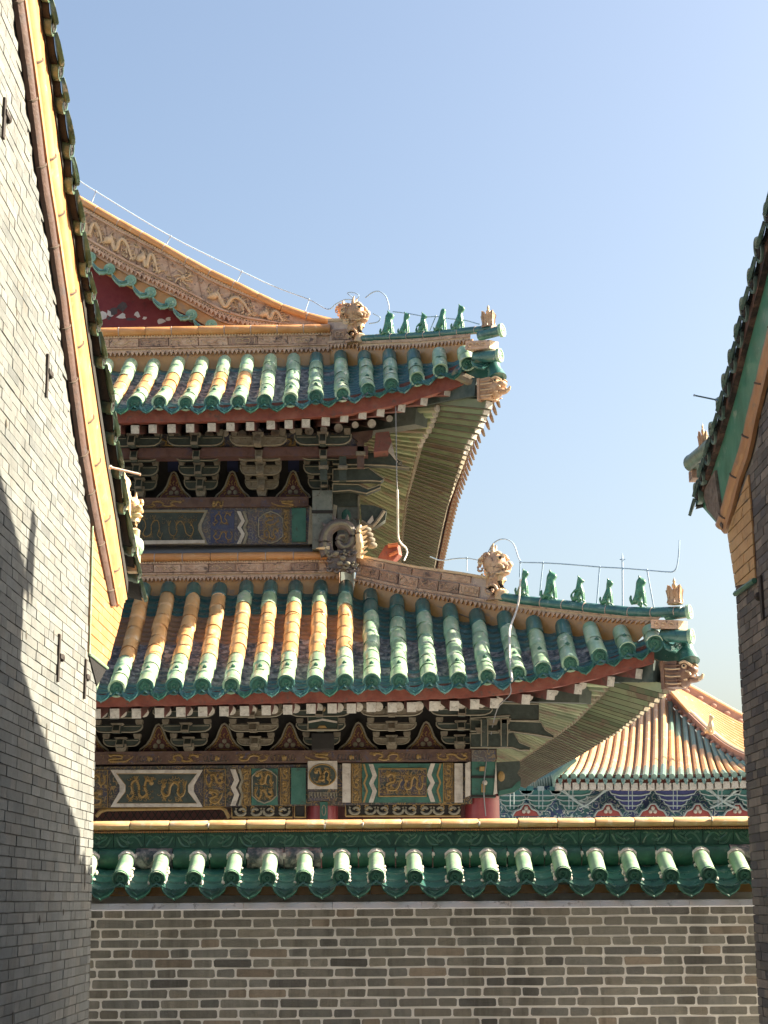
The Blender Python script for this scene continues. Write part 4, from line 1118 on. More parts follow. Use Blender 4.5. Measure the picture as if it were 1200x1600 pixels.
top = curve3([(772, 937), (817, 942), (914, 953), (1012, 963), (1070, 966)], yh); bot = curve3([(772, 970), (848, 984), (914, 990), (1012, 992), (1040, 984)], yh)
top = top[:-5]; bot = bot[:-5]
ridge_stack('hip_ridge', None, roof_lo, top, bot, 0.4, NH, 0.26, 'small', 6)
def green_rolls(px, yf, r, tile, parent, seed=1, endpx=None, flakes=True):
    mb = MB(); L = curve3(px, yf, 30); rnd = random.Random(seed)
    rolls(mb, L, r, tile, 0, 1, seed=seed)
    return mb, L
mb, L = green_rolls([(782, 932), (817, 938.5), (914, 949), (1000, 958), (1066, 955.5)], yh, 0.068, 0.33, roof_lo)
e = P(1071, 956.5, yh(1071)); eave_disc(mb, e + V((0.05, -0.03, 0)), V((0.87, -0.49, 0.05)), 0.092, 3, 3); mb.tube([e + V((-0.2, 0.2, 0)), e + V((0.045, -0.03, 0))], 0.072, 14, 0)
mb.build('hip_cap_tile', [M_teal, M_mortar, M_flake, M_green], roof_lo, smooth=40)
def hip_end(blockpx, disc2, Yb, corner_tube, parent, ydisc):
    """carved end block, lower round end tile and the corner tile standing under it"""
    mb = MB(); q = [P(u, v, Yb) for u, v in blockpx]
    mb.prism(q, V((0.12, 0.14, 0)), 1)
    for k in range(3):
        c = q[0].lerp(q[1], 0.2 + 0.26 * k).lerp(q[3].lerp(q[2], 0.2 + 0.26 * k), 0.55)
        h = (q[0] - q[3]).length
        sp = [c + V((math.cos(a), 0, math.sin(a))) * (h * 0.33 * (1 - a / 8)) + V((0, -0.008, 0)) for a in [x * 0.6 for x in range(10)]]
        mb.tube(sp, h * 0.06, 5, 2)
    # end face, turned to the corner
    mb.prism([q[1], q[1] + V((0.13, 0.10, 0)), q[2] + V((0.13, 0.10, 0)), q[2]], V((-0.02, 0.03, 0)), 2)
    e = P(disc2[0], disc2[1], ydisc)
    mb.tube([e + V((-0.34, 0.2, 0.04)), e + V((-0.03, 0.02, 0))], 0.080, 14, 0)
    eave_disc(mb, e, V((0.87, -0.49, 0.0)), 0.098, 3, 3)
    mb.prism([P(disc2[0] + a, disc2[1] + b, ydisc + .4) for a, b in ((-60, 4), (-10, -8), (-5, 38), (-62, 44))], (0, .1, 0), 0)
    # upright tile under it
    (ua, va), (ub, vb) = corner_tube
    mb.tube([P(ua - 3, va, ydisc + .25), P(ua - 1, (va + vb) / 2, ydisc + .22), P(ub, vb, ydisc + .15)], [0.085, 0.095, 0.135], 14, 0)
    dd = disc2[0] - 78; q0 = P(disc2[0] - 46, disc2[1] + 11, ydisc + .1); q1 = P(disc2[0] - 13, disc2[1] + 4, ydisc + .25)
    drip(mb, q0, q1, V((0.25, -1, 0)), 0.17, 0, sag=.2)
    mb.loft([q0 + V((0, .01, .03)), q0.lerp(q1, .5) + V((0, .01, -.04)), q1 + V((0, .01, .03))], [q0 + V((-.1, .5, .25)), q0.lerp(q1, .5) + V((-.1, .5, .2)), q1 + V((-.1, .5, .25))], 0)
    mb.build('hip_end_tile', [M_teal, M_relief, M_relief_hi, M_green, M_teal], parent, smooth=40)
hip_end([(1017, 968), (1060, 969), (1060, 983), (1017, 981)], (1081, 994), 19.62, ((1074, 1000), (1077, 1034)), roof_lo, 19.55)

# upper roof
top = curve3([(-60, 515), (150, 513.5), (517, 508)], lambda u: 22.95); bot = curve3([(-60, 576), (150, 573.5), (517, 565)], lambda u: 22.95)
ridge_stack('roof_ridge', 'brown horizontal ridge with an orange cap under the red gable', roof_up, top, bot, 0.40, seed=7)
yh2 = lambda u: lerp(22.95, 20.65, (u - 515) / 270)
top = curve3([(512, 500), (560, 499)], yh2); bot = curve3([(512, 563), (560, 560)], yh2)
ridge_stack('hip_ridge', None, roof_up, top, bot, 0.4, NH, 0.26, 'hip', 8)
top = curve3([(558, 533), (650, 529), (735, 522)], yh2); bot = curve3([(558, 567), (650, 565), (735, 556)], yh2)
ridge_stack('hip_ridge', None, roof_up, top, bot, 0.4, NH, 0.26, 'small', 9)
mb, L = green_rolls([(562, 529), (650, 525), (735, 517), (772, 513)], yh2, 0.055, 0.33, roof_up)
e = P(779, 517, yh2(779)); eave_disc(mb, e + V((0.05, -0.03, 0)), V((0.87, -0.49, 0.05)), 0.095, 3, 3); mb.tube([e + V((-0.25, 0.2, 0)), e + V((0.045, -0.03, 0))], 0.072, 14, 0)
mb.build('hip_cap_tile', [M_teal, M_mortar, M_flake, M_green], roof_up, smooth=40)
hip_end([(727, 533), (765, 531), (765, 544), (727, 546)], (781.7, 555), 20.66, ((773, 561), (777, 592)), roof_up, 20.6)

# gable: red plaster, rosette tiles, sloping ridge with dragons
GY = 23.3
roll = [(-120, 165), (0, 245), (60, 277), (110, 303), (170, 338), (255, 385), (320, 421.7), (370, 445), (433, 476.7), (480, 493), (520, 503)]
low = [(-120, 262), (0, 325), (60, 351), (125, 386), (200, 429), (287, 470), (347, 503), (385, 513), (433, 516), (480, 517), (520, 518)]
mb = MB()
pts = [P(u, v, GY + 0.25) for u, v in [(-120, 560), (-120, 250), (0, 315), (125, 375), (200, 420), (290, 462), (400, 510), (400, 560)]]
mb.prism(pts, (0, 0.3, 0), 0); mb.build('gable_panel', M_plaster, hall, 'red plastered gable panel, flaking to white at its foot')
rnd = random.Random(12)
def patch(mb, u, v, w_, h_, mt, n=9, d=0.0):
    pts = []
    for k in range(n):
        a = 2 * math.pi * k / n; q = rnd.uniform(0.55, 1.15)
        pts.append(P(u + math.cos(a) * w_ * q, v + math.sin(a) * h_ * q, GY + 0.25 - 0.002 - d))
    mb.prism(pts, (0, 0.02, 0), mt)
for u, v, w_, h_ in ((158, 493, 11, 7), (172, 490, 7, 6), (190, 494, 9, 5), (214, 491, 6, 5), (252, 502, 8, 5), (263, 498, 5, 3), (146, 488, 4, 3), (226, 497, 4, 3)): mb = MB(); patch(mb, u, v, w_, h_, 0); mb.build('plaster_patch', M_lime, hall)
for u, v, w_, h_ in ((178, 486, 9, 8), (190, 479, 8, 8), (170, 497, 5, 3), (205, 499, 8, 3)): mb = MB(); patch(mb, u, v, w_, h_, 0, d=0.003); mb.build('plaster_patch', M_soot, hall)
top = curve3([(u, v - 7) for u, v in roll], lambda u: GY, 80); bot = curve3(low, lambda u: GY, 80)
mb = MB(); n_ = V((0, -1, 0))
course(mb, top, bot, 0.06, 1.0, 0.0, 0.4, 1)
bk = []
LR = curve3([(u, v + 1) for u, v in roll], lambda u: GY - 0.03, 60)
rolls(mb, LR, 0.060, 0.42, 2, 4, seed=21)
course(mb, top, bot, 0.24, 0.28, 0.05, 0.3, 1)
bead(mb, [t.lerp(b, 0.225) for t, b in zip(top, bot)], 0.045, 0.02, 3, n_ * 0.04)
course(mb, top, bot, 0.75, 0.79, 0.05, 0.3, 1); course(mb, top, bot, 0.79, 0.83, 0.02, 0.3, 3); course(mb, top, bot, 0.86, 0.89, 0.045, 0.3, 1)
bead(mb, [t.lerp(b, 0.84) for t, b in zip(top, bot)], 0.05, 0.018, 1, n_ * 0.03)
zigzag(mb, top, bot, 0.89, 0.965, 0.045, 0.075, 1, n_)
gr = mb.build('gable_ridge', [M_brownb, M_relief, M_orange, M_relief_hi, M_mortar, M_ochre], hall, 'sloping brown ridge with relief dragons along the gable', smooth=30)
def on_gable(u, f, d=0.0):
    a = P(u, interp(u, roll), GY); 
    vt = interp(u, roll) - 7; vb = interp(u, low)
    return P(u, vt + (vb - vt) * f, GY - 0.004 - d)
mb = MB()
for u in (-60, 0, 60, 100, 125, 168, 217, 265, 312, 345, 388):   # block joints
    mb.tube([on_gable(u - 4, 0.29), on_gable(u + 5, 0.75)], 0.006, 4, 1)
def dragon_relief(mb, u0, u1, seed, mt=0):
    r = random.Random(seed); w_ = u1 - u0; sg = 1
    B = [(0.02, .62), (.10, .45), (.20, .60), (.30, .66), (.42, .46), (.56, .38), (.70, .44), (.82, .60), (.92, .68), (1.0, .58)]
    pts = catmull([on_gable(u0 + w_ * a, b, 0.012) for a, b in B], 5)
    n = len(pts); mb.tube(pts, [0.010 + 0.024 * math.sin(math.pi * min(1, 0.15 + k / n)) for k in range(n)], 7, mt)
    for k in range(3, n - 2, 2):
        d = (pts[k + 1] - pts[k - 1]).normalized(); up_ = V((-d.z, 0, d.x)); up_ = up_ if up_.z > 0 else -up_
        mb.cone([pts[k], pts[k] + up_ * .05, pts[k] + up_ * .075 + d * .02], 0.012, 0.003, 4, mt)
        if k % 6 == 1: mb.tube([pts[k], pts[k] - up_ * .07 + d * .03, pts[k] - up_ * .10 - d * .02, pts[k] - up_ * .12 + d * .03], 0.009, 4, mt)
    mb.ball(on_gable(u0 + w_ * 0.03, .55, 0.02), (0.075, 0.05, 0.06), 8, 6, mt); mb.ball(on_gable(u0 - w_ * 0.04, .60, 0.02), (0.06, 0.04, 0.035), 8, 6, mt)
    for k in range(9):
        a = r.uniform(-0.05, 1.0); b = r.uniform(.36, .68)
        q = [on_gable(u0 + w_ * (a + 0.03 * math.cos(t) * (1 + t * .25)), b + 0.05 * math.sin(t) * (1 + t * .25), 0.005) for t in [x * .8 for x in range(6)]]
        mb.tube(q, 0.009, 4, mt)
    for a in (.22, .36, .66, .80):
        mb.tube(catmull([on_gable(u0 + w_ * a, .52, .01), on_gable(u0 + w_ * (a + .03), .64, .014), on_gable(u0 + w_ * (a - .02), .70, .01)], 3), 0.014, 5, mt)
for k, (a, b) in enumerate(((-90, -20), (0, 55), (128, 165), (168, 212), (220, 250), (332, 402), (412, 446))): dragon_relief(mb, a, b, k)
c = on_gable(286, 0.52, 0.01)
for k in range(8):
    a = k * math.pi / 4; mb.tube([c + V((math.cos(a + t * .3) * 0.05 * (1 + t), 0, math.sin(a + t * .3) * 0.05 * (1 + t))) for t in [x * .5 for x in range(5)]], 0.014, 5, 0)
mb.ball(c, (0.045, 0.03, 0.045), 8, 6, 0)
rg = random.Random(44)
for k in range(70):
    u = rg.uniform(-60, 452); f = rg.choice((rg.uniform(.33, .42), rg.uniform(.62, .72), rg.uniform(.35, .7))); s_ = rg.uniform(.6, 1.3)
    mb.tube([on_gable(u + 4.5 * s_ * math.cos(t) * (1 - t / 8), f + .055 * s_ * math.sin(t) * (1 - t / 8), 0.004) for t in [x * .8 for x in range(7)]], 0.010, 4, k % 3 == 0)
mb.build('dragon_relief', [M_relief_hi, M_brownb], gr, smooth=60)
# ochre board and green rosettes under the sloping ridge
mb = MB(); A = [b + V((0, 0.05, 0)) for b in bot]; 
mb.loft([p + V((0, 0, -0.19)) for p in A], A, 0); mb.build('gable_board', M_ochre, hall)
mb = MB()
ros = [(-70, 288), (-35, 308), (0, 327), (36, 347), (72, 366), (108, 384.5), (140.7, 401.7), (171, 420), (204, 438), (235, 456.7), (266.7, 473), (299, 491.7), (330, 508)]
for k, (u, v) in enumerate(ros):
    c = P(u, v, GY - 0.02)
    mb.tube([c + V((0.0, 0.2, 0.03)), c], 0.088, 12, 0); eave_disc(mb, c, V((0, -1, 0)), 0.09, 0, 0)
    if k + 1 < len(ros):
        e = P(*ros[k + 1], GY - 0.02)
        a = c + (e - c) * 0.10 + V((0, 0.01, -0.055)); b = c + (e - c) * 0.95 + V((0, 0.01, -0.02))
        drip(mb, a, b, V((0, -1, 0)), 0.19, 0, sag=0.2)
        mb.tube(catmull([c + (e - c) * .2 + V((0, -.03, -.09)), c + (e - c) * .5 + V((0, -.04, -.15)), c + (e - c) * .85 + V((0, -.03, -.06))], 4), 0.022, 6, 1)
M_mint = mat('mint_glaze_tile', [(0.10, 0.24, 0.17), (0.18, 0.34, 0.25), (0.30, 0.44, 0.34)], 8, 0.35, 0.2, 40, 0.3, ((0.42, 0.44, 0.36), 0.2, 14))
mb.build('gable_edge_tile', [M_mint, M_teal], hall, 'row of mint green rosette tiles under the gable ridge', smooth=28)
# body of the roofs behind (keeps daylight out, carries the slope beyond the picture)
mb = MB()
mb.prism([P(u, v, GY + 0.3) for u, v in [(-120, 560), (-120, 190), (0, 262), (110, 320), (255, 400), (370, 458), (480, 508), (500, 560)]], (0, 9, 0), 0)
mb.build('roof_body', M_orange, hall)

# dragon heads, finials
dragon_head(roof_up, (527, 466, 584, 533), yh2(560), [M_terra, M_relief_hi, M_black], 1, 0.35)
dragon_head(roof_up, (520, 470, 555, 510), 23.9, [M_terra, M_relief_hi, M_black], 2, 0.2)
dragon_head(roof_lo, (755, 852, 795, 934), yh(776), [M_relief, M_relief_hi, M_black], 4, 0.4)
crown(roof_up, (750, 477, 777, 511), yh2(763)); crown(roof_lo, (1040, 903, 1070, 942), yh(1054))
# swallowing ridge dragon with rolled tail where the horizontal ridge meets the hip
mb = MB(); YD = 22.42
def c3(u, v, d=0.0): return P(u, v, YD - d)
sp = [(512, 868), (508, 850), (511, 832), (524, 821), (541, 821), (552, 834), (549, 850), (538, 856), (529, 848), (531, 838), (539, 837)]
L = catmull([c3(*q, 0.02 * k / 3) for k, q in enumerate(sp)], 5); n = len(L)
mb.tube(L, [0.105 - 0.07 * k / n for k in range(n)], 10, 0)
L2 = [p + V((0, -0.09 + 0.05 * k / n, 0.0)) for k, p in enumerate(L)]; mb.tube(L2, [0.035 - 0.02 * k / n for k in range(n)], 6, 1)
for k in range(12, n - 12, 4):
    d = (L[k] - c3(538, 843)).normalized(); mb.cone([L[k] + d * 0.08, L[k] + d * 0.15 + V((0, 0, .01))], 0.035, 0.006, 5, 0)
mb.box(c3(535, 877), V((0.20, 0, 0)), V((0, 0.13, 0)), V((0, 0, 0.13)), 0)
rnd = random.Random(5)
for k in range(16):
    u, v = rnd.uniform(514, 556), rnd.uniform(858, 893)
    q = [c3(u + 5 * math.cos(t) * (1 - t / 8), v + 5 * math.sin(t) * (1 - t / 8), 0.15) for t in [x * .7 for x in range(8)]]; mb.tube(q, 0.02, 5, k % 4 == 0)
for u, v in ((536, 872), (531, 880), (543, 881), (525, 865)): mb.ball(c3(u, v, 0.16), (0.045, 0.03, 0.035), 8, 6, 1)
L = catmull([c3(560, 872, .06), c3(562, 850, .1), c3(560, 832, .1), c3(563, 820, .1)], 5); mb.tube(L, [0.07, .07, .06, .06, .06, .06, .055, .055, .05, .05, .045, .04, .04, .035, .03, .02], 8, 2)
for v in range(826, 872, 8): mb.cone([c3(563, v, .1), c3(569, v - 2, .1), c3(574, v - 5, .1)], 0.035, 0.008, 6, 2)
mb.cone([c3(515, 856, .1), c3(500, 856.5, .1), c3(494, 857, .1)], 0.03, 0.006, 6, 2)
mb.build('ridge_dragon', [mat('dark_weathered_glaze', [(0.06, 0.05, 0.05), (0.13, 0.105, 0.095), (0.2, 0.16, 0.14)], 9, 0.5, 0.5, 40, 0.1), M_line, M_cream], roof_lo, 'dark ridge dragon with a rolled up tail', smooth=50)
mb = MB(); a, b = c3(606, 872, -.3), c3(622, 852, -.3)
mb.prism([P(u, v, 22.75) for u, v in [(590, 872), (602, 852), (620, 850), (623, 866), (614, 876)]], (0.05, .14, 0), 0); mb.tube([P(606, 853, 22.72), P(622, 851, 22.72)], 0.03, 8, 1); mb.tube([P(608, 868, 22.72), P(621, 862, 22.72)], 0.025, 8, 1)
mb.build('ridge_end_tile', [M_red, mat('red_amber_glaze', [(0.30, 0.07, 0.03), (0.42, 0.16, 0.06)], 8, .4)], hall, 'small reddish ridge end tile under the upper eave', smooth=40)
M_raftershade = mat('painted_rafter_gap_shade', [(0.045, 0.045, 0.03), (0.075, 0.068, 0.045)], 5, 0.9, 0.3)  # shade of the gaps between rafters, painted as a dark underside
# ------------------------------------------------------------------ eaves: fascia, rafters, soffit
def strip_px(mb, pa, pb, yf, th, mat_=0, n=40, d=0.0):
    A = curve3(pa, lambda u: yf(u) - d, n); B = curve3(pb, lambda u: yf(u) - d, n)
    bk = V((0, th, 0))
    mb.loft(B, A, mat_); mb.loft(A, [p + bk for p in A], mat_); mb.loft([p + bk for p in B], B, mat_); mb.loft([p + bk for p in A], [p + bk for p in B], mat_)
    mb.add([A[-1], B[-1], B[-1] + bk, A[-1] + bk], [(0, 3, 2, 1)], mat_)
ye_lo2 = lambda u: ye_lo(u) + 0.10
ye_up2 = lambda u: ye_up(u) + 0.10
mb = MB(); strip_px(mb, [(-120, 1086), (160, 1084), (620, 1073), (760, 1064), (850, 1050), (930, 1035), (1000, 1012), (1022, 1003)], [(-120, 1106), (160, 1104), (620, 1094), (760, 1088), (850, 1077), (930, 1061), (1000, 1042), (1022, 1036)], ye_lo2, 0.12)
mb.build('fascia_board', M_red, hall)
mb = MB(); strip_px(mb, [(-120, 642), (160, 640), (420, 630), (540, 620), (620, 602), (690, 580), (728, 565)], [(-120, 664), (160, 661), (420, 656), (540, 648), (620, 633), (690, 612), (728, 600)], ye_up2, 0.12)
mb.build('fascia_board', M_red, hall)
CAP = 100
class Rafters:
    def __init__(s, name): s.name = name; s.n = 0; s.rest = MB(); s.mats = None
    def put(s, mb, mats):
        s.mats = mats
        if s.n < CAP: mb.build(s.name, mats, hall, smooth=40)
        else:
            b = len(s.rest.v); s.rest.v += mb.v; s.rest.f += [tuple(b + i for i in f) for f in mb.f]; s.rest.m += mb.m; s.rest.c += mb.c
        s.n += 1
    def close(s):
        if s.rest.v: s.rest.build(s.name, s.mats, hall, smooth=40, kind='stuff')
FR = Rafters('flying_rafter'); RR = Rafters('round_rafter')
M_rafred = mat('faded_red_rafter_side', [(0.10, 0.032, 0.028), (0.15, 0.055, 0.045), (0.085, 0.06, 0.045)], 7, 0.8, 0.3, 30, 0, ((0.05, 0.045, 0.035), 0.2, 14))
def sq_rafter(c, d, L, w_, h_):
    mb = MB(); d = d.normalized(); e = c + d * L
    x = d.cross(V((0, 0, 1))).normalized(); z = x.cross(d)
    mb.beam(c + d * 0.012, e, w_, h_, 1)
    mb.box(c + d * 0.006, x * (w_ * .49), d * 0.0065, z * (h_ * .49), 0)
    mb.box(c - d * 0.002, x * (w_ * .33), d * 0.003, z * (h_ * .33), 0)
    return mb
sq_lo = [(-80 + 33.5 * k, 1116) for k in range(7)] + [(150, 1115.5), (179, 1115), (213, 1115), (249, 1114), (282.5, 1112.5), (316.7, 1112), (350, 1111.5), (382, 1111), (416, 1110), (449.6, 1109), (486, 1107.5), (519, 1107), (549, 1107), (580, 1105), (613, 1105.5), (643, 1105), (678, 1103.5), (710, 1103), (742, 1100.5), (773, 1099), (822, 1093), (861, 1086), (904, 1077), (955, 1065), (999, 1053)]
for k, (u, v) in enumerate(sq_lo):
    Y = ye_lo(u) + 0.16; c = P(u, v, Y)
    fx = 0 if u < 600 else -0.9 * ((u - 600) / 400) ** 1.3
    FR.put(sq_rafter(c, V((fx, 1.0, 0.28)), 1.1, 0.118, 0.125), [M_endw, M_rafred, M_raftershade])
for k in range(len(sq_lo) - 1):
    u = (sq_lo[k][0] * .78 + sq_lo[k + 1][0] * .22); v = (sq_lo[k][1] + sq_lo[k + 1][1]) / 2 - 1.0
    fx = 0 if u < 600 else -0.9 * ((u - 600) / 400) ** 1.3
    Y = ye_lo(u) + 0.72; c = P(u + (4 if u < 780 else -4), v, Y); mb = MB(); d = V((fx, 1, 0.36)).normalized()
    mb.tube([c, c + d * 0.02], 0.062, 12, 0); mb.tube([c + d * 0.02, c + d * 1.4], 0.060, 10, 1)
    RR.put(mb, [M_endw, M_timber])
sq_up = [(-70 + 29.6 * k, 672) for k in range(8)] + [(181.7, 671), (211, 671), (238.5, 670), (268, 669.5), (297, 669), (330.7, 667.5), (360, 667), (390.7, 666), (423, 664), (451, 663), (478, 661.5), (509, 658.5), (538, 653), (566.7, 648), (595, 644), (628, 637), (663, 627), (700, 612)]
for k, (u, v) in enumerate(sq_up):
    Y = ye_up(u) + 0.16; c = P(u, v, Y)
    fx = 0 if u < 440 else -0.9 * ((u - 440) / 260) ** 1.3
    FR.put(sq_rafter(c, V((fx, 1.0, 0.28)), 1.1, 0.115, 0.12), [M_endw, M_rafred, M_raftershade])
rup = [(-60 + 29 * k, 681) for k in range(8)] + [(170, 681), (190, 680), (216.7, 680), (248, 679), (276, 679), (302, 677), (326.7, 679), (352, 677), (378, 679), (403.5, 675), (430, 676.7), (457.5, 672), (483, 673.5), (506, 671), (529, 669), (555, 664), (581, 662), (609, 654), (638, 650)]
for k, (u, v) in enumerate(rup):
    Y = ye_up(u) + 0.8; c = P(u, v, Y); mb = MB(); fx = 0 if u < 440 else -0.9 * ((u - 440) / 260) ** 1.3
    d = V((fx, 1, 0.36)).normalized()
    rr = 0.064 if k % 2 == 0 else 0.05
    mb.tube([c, c + d * 0.02], rr, 12, 0); mb.tube([c + d * 0.02, c + d * 1.3], rr * .96, 10, 1)
    RR.put(mb, [M_endw, M_timber])
# boards over the front rafters
def soffit(pa, yf, rise, depth, mats):
    mb = MB(); A = curve3(pa, lambda u: yf(u) + 0.1, 40); d1 = V((0, 0.75, 0.17)); d2 = V((0, depth, rise))
    A = [p + V((0, 0, 0.055)) for p in A]; B = [p + d1 for p in A]; C = [p + d2 for p in A]
    mb.loft(A, B, 0, True); mb.loft(B, C, 0, True)
    mb.loft([p + V((0, 0, .03)) for p in A], [p + V((0, 0, .03)) for p in B], 0); mb.loft([p + V((0, 0, .03)) for p in B], [p + V((0, 0, .03)) for p in C], 0)
    return mb.build('soffit_board', mats, hall)
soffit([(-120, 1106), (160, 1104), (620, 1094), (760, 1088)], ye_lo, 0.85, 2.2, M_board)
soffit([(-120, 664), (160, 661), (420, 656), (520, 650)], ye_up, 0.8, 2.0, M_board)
# ---- side eave running away from us
M_endt = mat('tan_rafter_end', [(0.16, 0.14, 0.095), (0.24, 0.21, 0.15)], 12, 0.8, 0.3)
def side_eave(edge_px, wall_x, yc, ymax, inner, spacing, top_h, wall_rise, hip_pts, seed):
    E0 = [PZ(u, v, z) for u, v, z in edge_px]
    pts = sorted([(p.y, p.x, p.z) for p in E0])
    ex = [(y, x) for y, x, z in pts]; ez = [(y, z) for y, x, z in pts]
    xs = ex[-1][1]; zs = ez[-1][1]
    Yt = pts[0][0]
    def E(y): return V((interp(y, ex) if y < ex[-1][0] else xs, y, interp(y, ez)))
    span = 4.8
    def back(y, yc_): 
        return lerp(yc_, Yt + span, min(1, (y - Yt) / span)) if y < Yt + span else y
    def M(y):
        yb = back(y, lerp(Yt, yc, inner / (E(Yt).x - wall_x)))
        e = E(y)
        return V((lerp(e.x, wall_x, inner / (e.x - wall_x)), yb, e.z + 0.36 * inner))
    def W(y):
        yb = back(y, yc); e = E(y); return V((wall_x - 0.2, yb, zs + 0.36 * inner + wall_rise))
    y = Yt + 0.02; k = 0; rnd = random.Random(seed)
    while y < ymax:
        e, m_, w_ = E(y), M(y), W(y); mb = MB()
        s = 0.125; tn = rnd.uniform(.6, 1.25); tn = (tn * rnd.uniform(.95, 1.12), tn, tn * .95)
        e2 = e + V((0, 0, 0.0))
        d = (m_ - e2).normalized()
        mb.beam(e2 + d * .02, m_ + (m_ - e2) * .15 + V((0, 0, 0.05)), s, 0.12, 1, col=tn)
        mb.beam(e2, e2 + d * .022, s * .98, 0.098, 0)
        bx = (m_ + (m_ - e2) * .15 + V((0, 0, 0.05))); dz = V((0, 0, -0.0635)); mb.beam(e2 + d * .03 + dz, bx + dz, s * 1.02, 0.008, 2)  # thin dark slice below the rafter: painted shade line
        FR.put(mb, [M_endw if k < 9 else M_endt, M_sage, M_raftershade]); mb = MB()
        m2 = m_ + V((0, 0, -0.075)); d = (w_ - m2).normalized()
        mb.tube([m2 - d * .09, m2 - d * .06], 0.056, 8, 0); mb.tube([m2 - d * .06, w_ + V((0, 0, -.05))], 0.064, 8, 1, segcol=[tn, tn])
        RR.put(mb, [M_endw if k < 8 else M_endt, M_sage])
        y += spacing * (1.0 if y > Yt + span else lerp(0.95, 1.0, (y - Yt) / span)); k += 1
    ys = [Yt + (ymax - Yt) * (i / 60) ** 1.2 for i in range(61)]
    mb = MB(); up = V((0, 0, 0.055))
    A = [E(q) + up + V((0.03, 0, 0)) for q in ys]; B = [M(q) + up for q in ys]; C = [W(q) + up for q in ys]
    mb.loft(B, A, 0); mb.loft(C, B, 0)
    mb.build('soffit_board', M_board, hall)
    # roof slope above it, seen only edge on
    mb = MB(); T = []
    hp = sorted([(p.y, p) for p in hip_pts], key=lambda q: q[0])
    n = len(ys)
    for q in ys:
        yb = back(q, yc)
        if yb < hp[-1][0] + 0.01:
            i = 0
            while i < len(hp) - 2 and hp[i + 1][0] < yb: i += 1
            t = max(0, min(1, (yb - hp[i][0]) / max(1e-6, hp[i + 1][0] - hp[i][0]))); T.append(hp[i][1].lerp(hp[i + 1][1], t))
        else: T.append(V((hp[-1][1].x, yb, hp[-1][1].z)))
    A = [E(q) + V((0.06, 0, top_h)) for q in ys]
    mb.loft(A, [a.lerp(t_, .5) + V((0, 0, -0.12)) for a, t_ in zip(A, T)], 0); mb.loft([a.lerp(t_, .5) + V((0, 0, -0.12)) for a, t_ in zip(A, T)], T, 0)
    mb.loft([p - V((0, 0, top_h - .05)) for p in A], A, 1)
    mb.build('tiled_roof', [mat('dull_brown_tile_slope', [(0.16, 0.12, 0.09), (0.24, 0.18, 0.13)], 4, 0.7, 0.4, 20), M_red], hall, 'side slope of the roof, turned away from the lane')
    # tile ends fringe along the edge
    mb = MB(); y = Yt + 0.15
    while y < ymax:
        c = E(y) + V((0.13, 0, top_h + 0.02)); mb.tube([c + V((-0.6, 0, 0.3)), c], 0.075, 8, 0)
        eave_disc(mb, c, V((1, 0, -.1)), 0.078, 0, 1)
        a = c + V((-0.01, 0.05, -0.04)); b = c + V((-0.01, 0.22, -0.04)); drip(mb, a, b, V((1, 0, 0)), 0.13, 1, sag=0.15)
        y += 0.27
    mb.build('eave_edge_tile', [mat('brown_weathered_tile_end', [(0.10, 0.075, 0.05), (0.19, 0.15, 0.10), (0.16, 0.19, 0.13)], 9, 0.6, 0.4, 40, 0.1), mat('tan_drip_tile', [(0.16, 0.12, 0.08), (0.26, 0.20, 0.13)], 9, 0.6, 0.4)], hall, smooth=40)
    return E, M, W
hipU = [P(u, v, yh2(u)) for u, v in ((560, 560), (650, 560), (740, 548), (775, 540))]
hipL = [P(u, v, yh(u)) for u, v in ((560, 915), (650, 940), (775, 965), (914, 985), (1040, 985))]
EU = side_eave([(765, 632, 8.18), (750, 668, 8.10), (733, 693, 8.05), (716.7, 740, 7.99), (700, 790, 7.95), (690, 833, 7.94), (680, 883, 7.94)], -0.62, 22.9, 33.0, 0.74, 0.235, 0.20, 0.55, hipU, 1)
EL = side_eave([(1042, 1076, 4.17), (1029, 1090, 4.11), (1005.7, 1109, 4.03), (972.7, 1136, 3.95), (943, 1154.7, 3.91), (906.7, 1176.7, 3.88), (870, 1197, 3.88), (833, 1219, 3.88)], 1.42, 21.8, 33.0, 0.68, 0.235, 0.22, 0.55, hipL, 2)
FR.close(); RR.close()
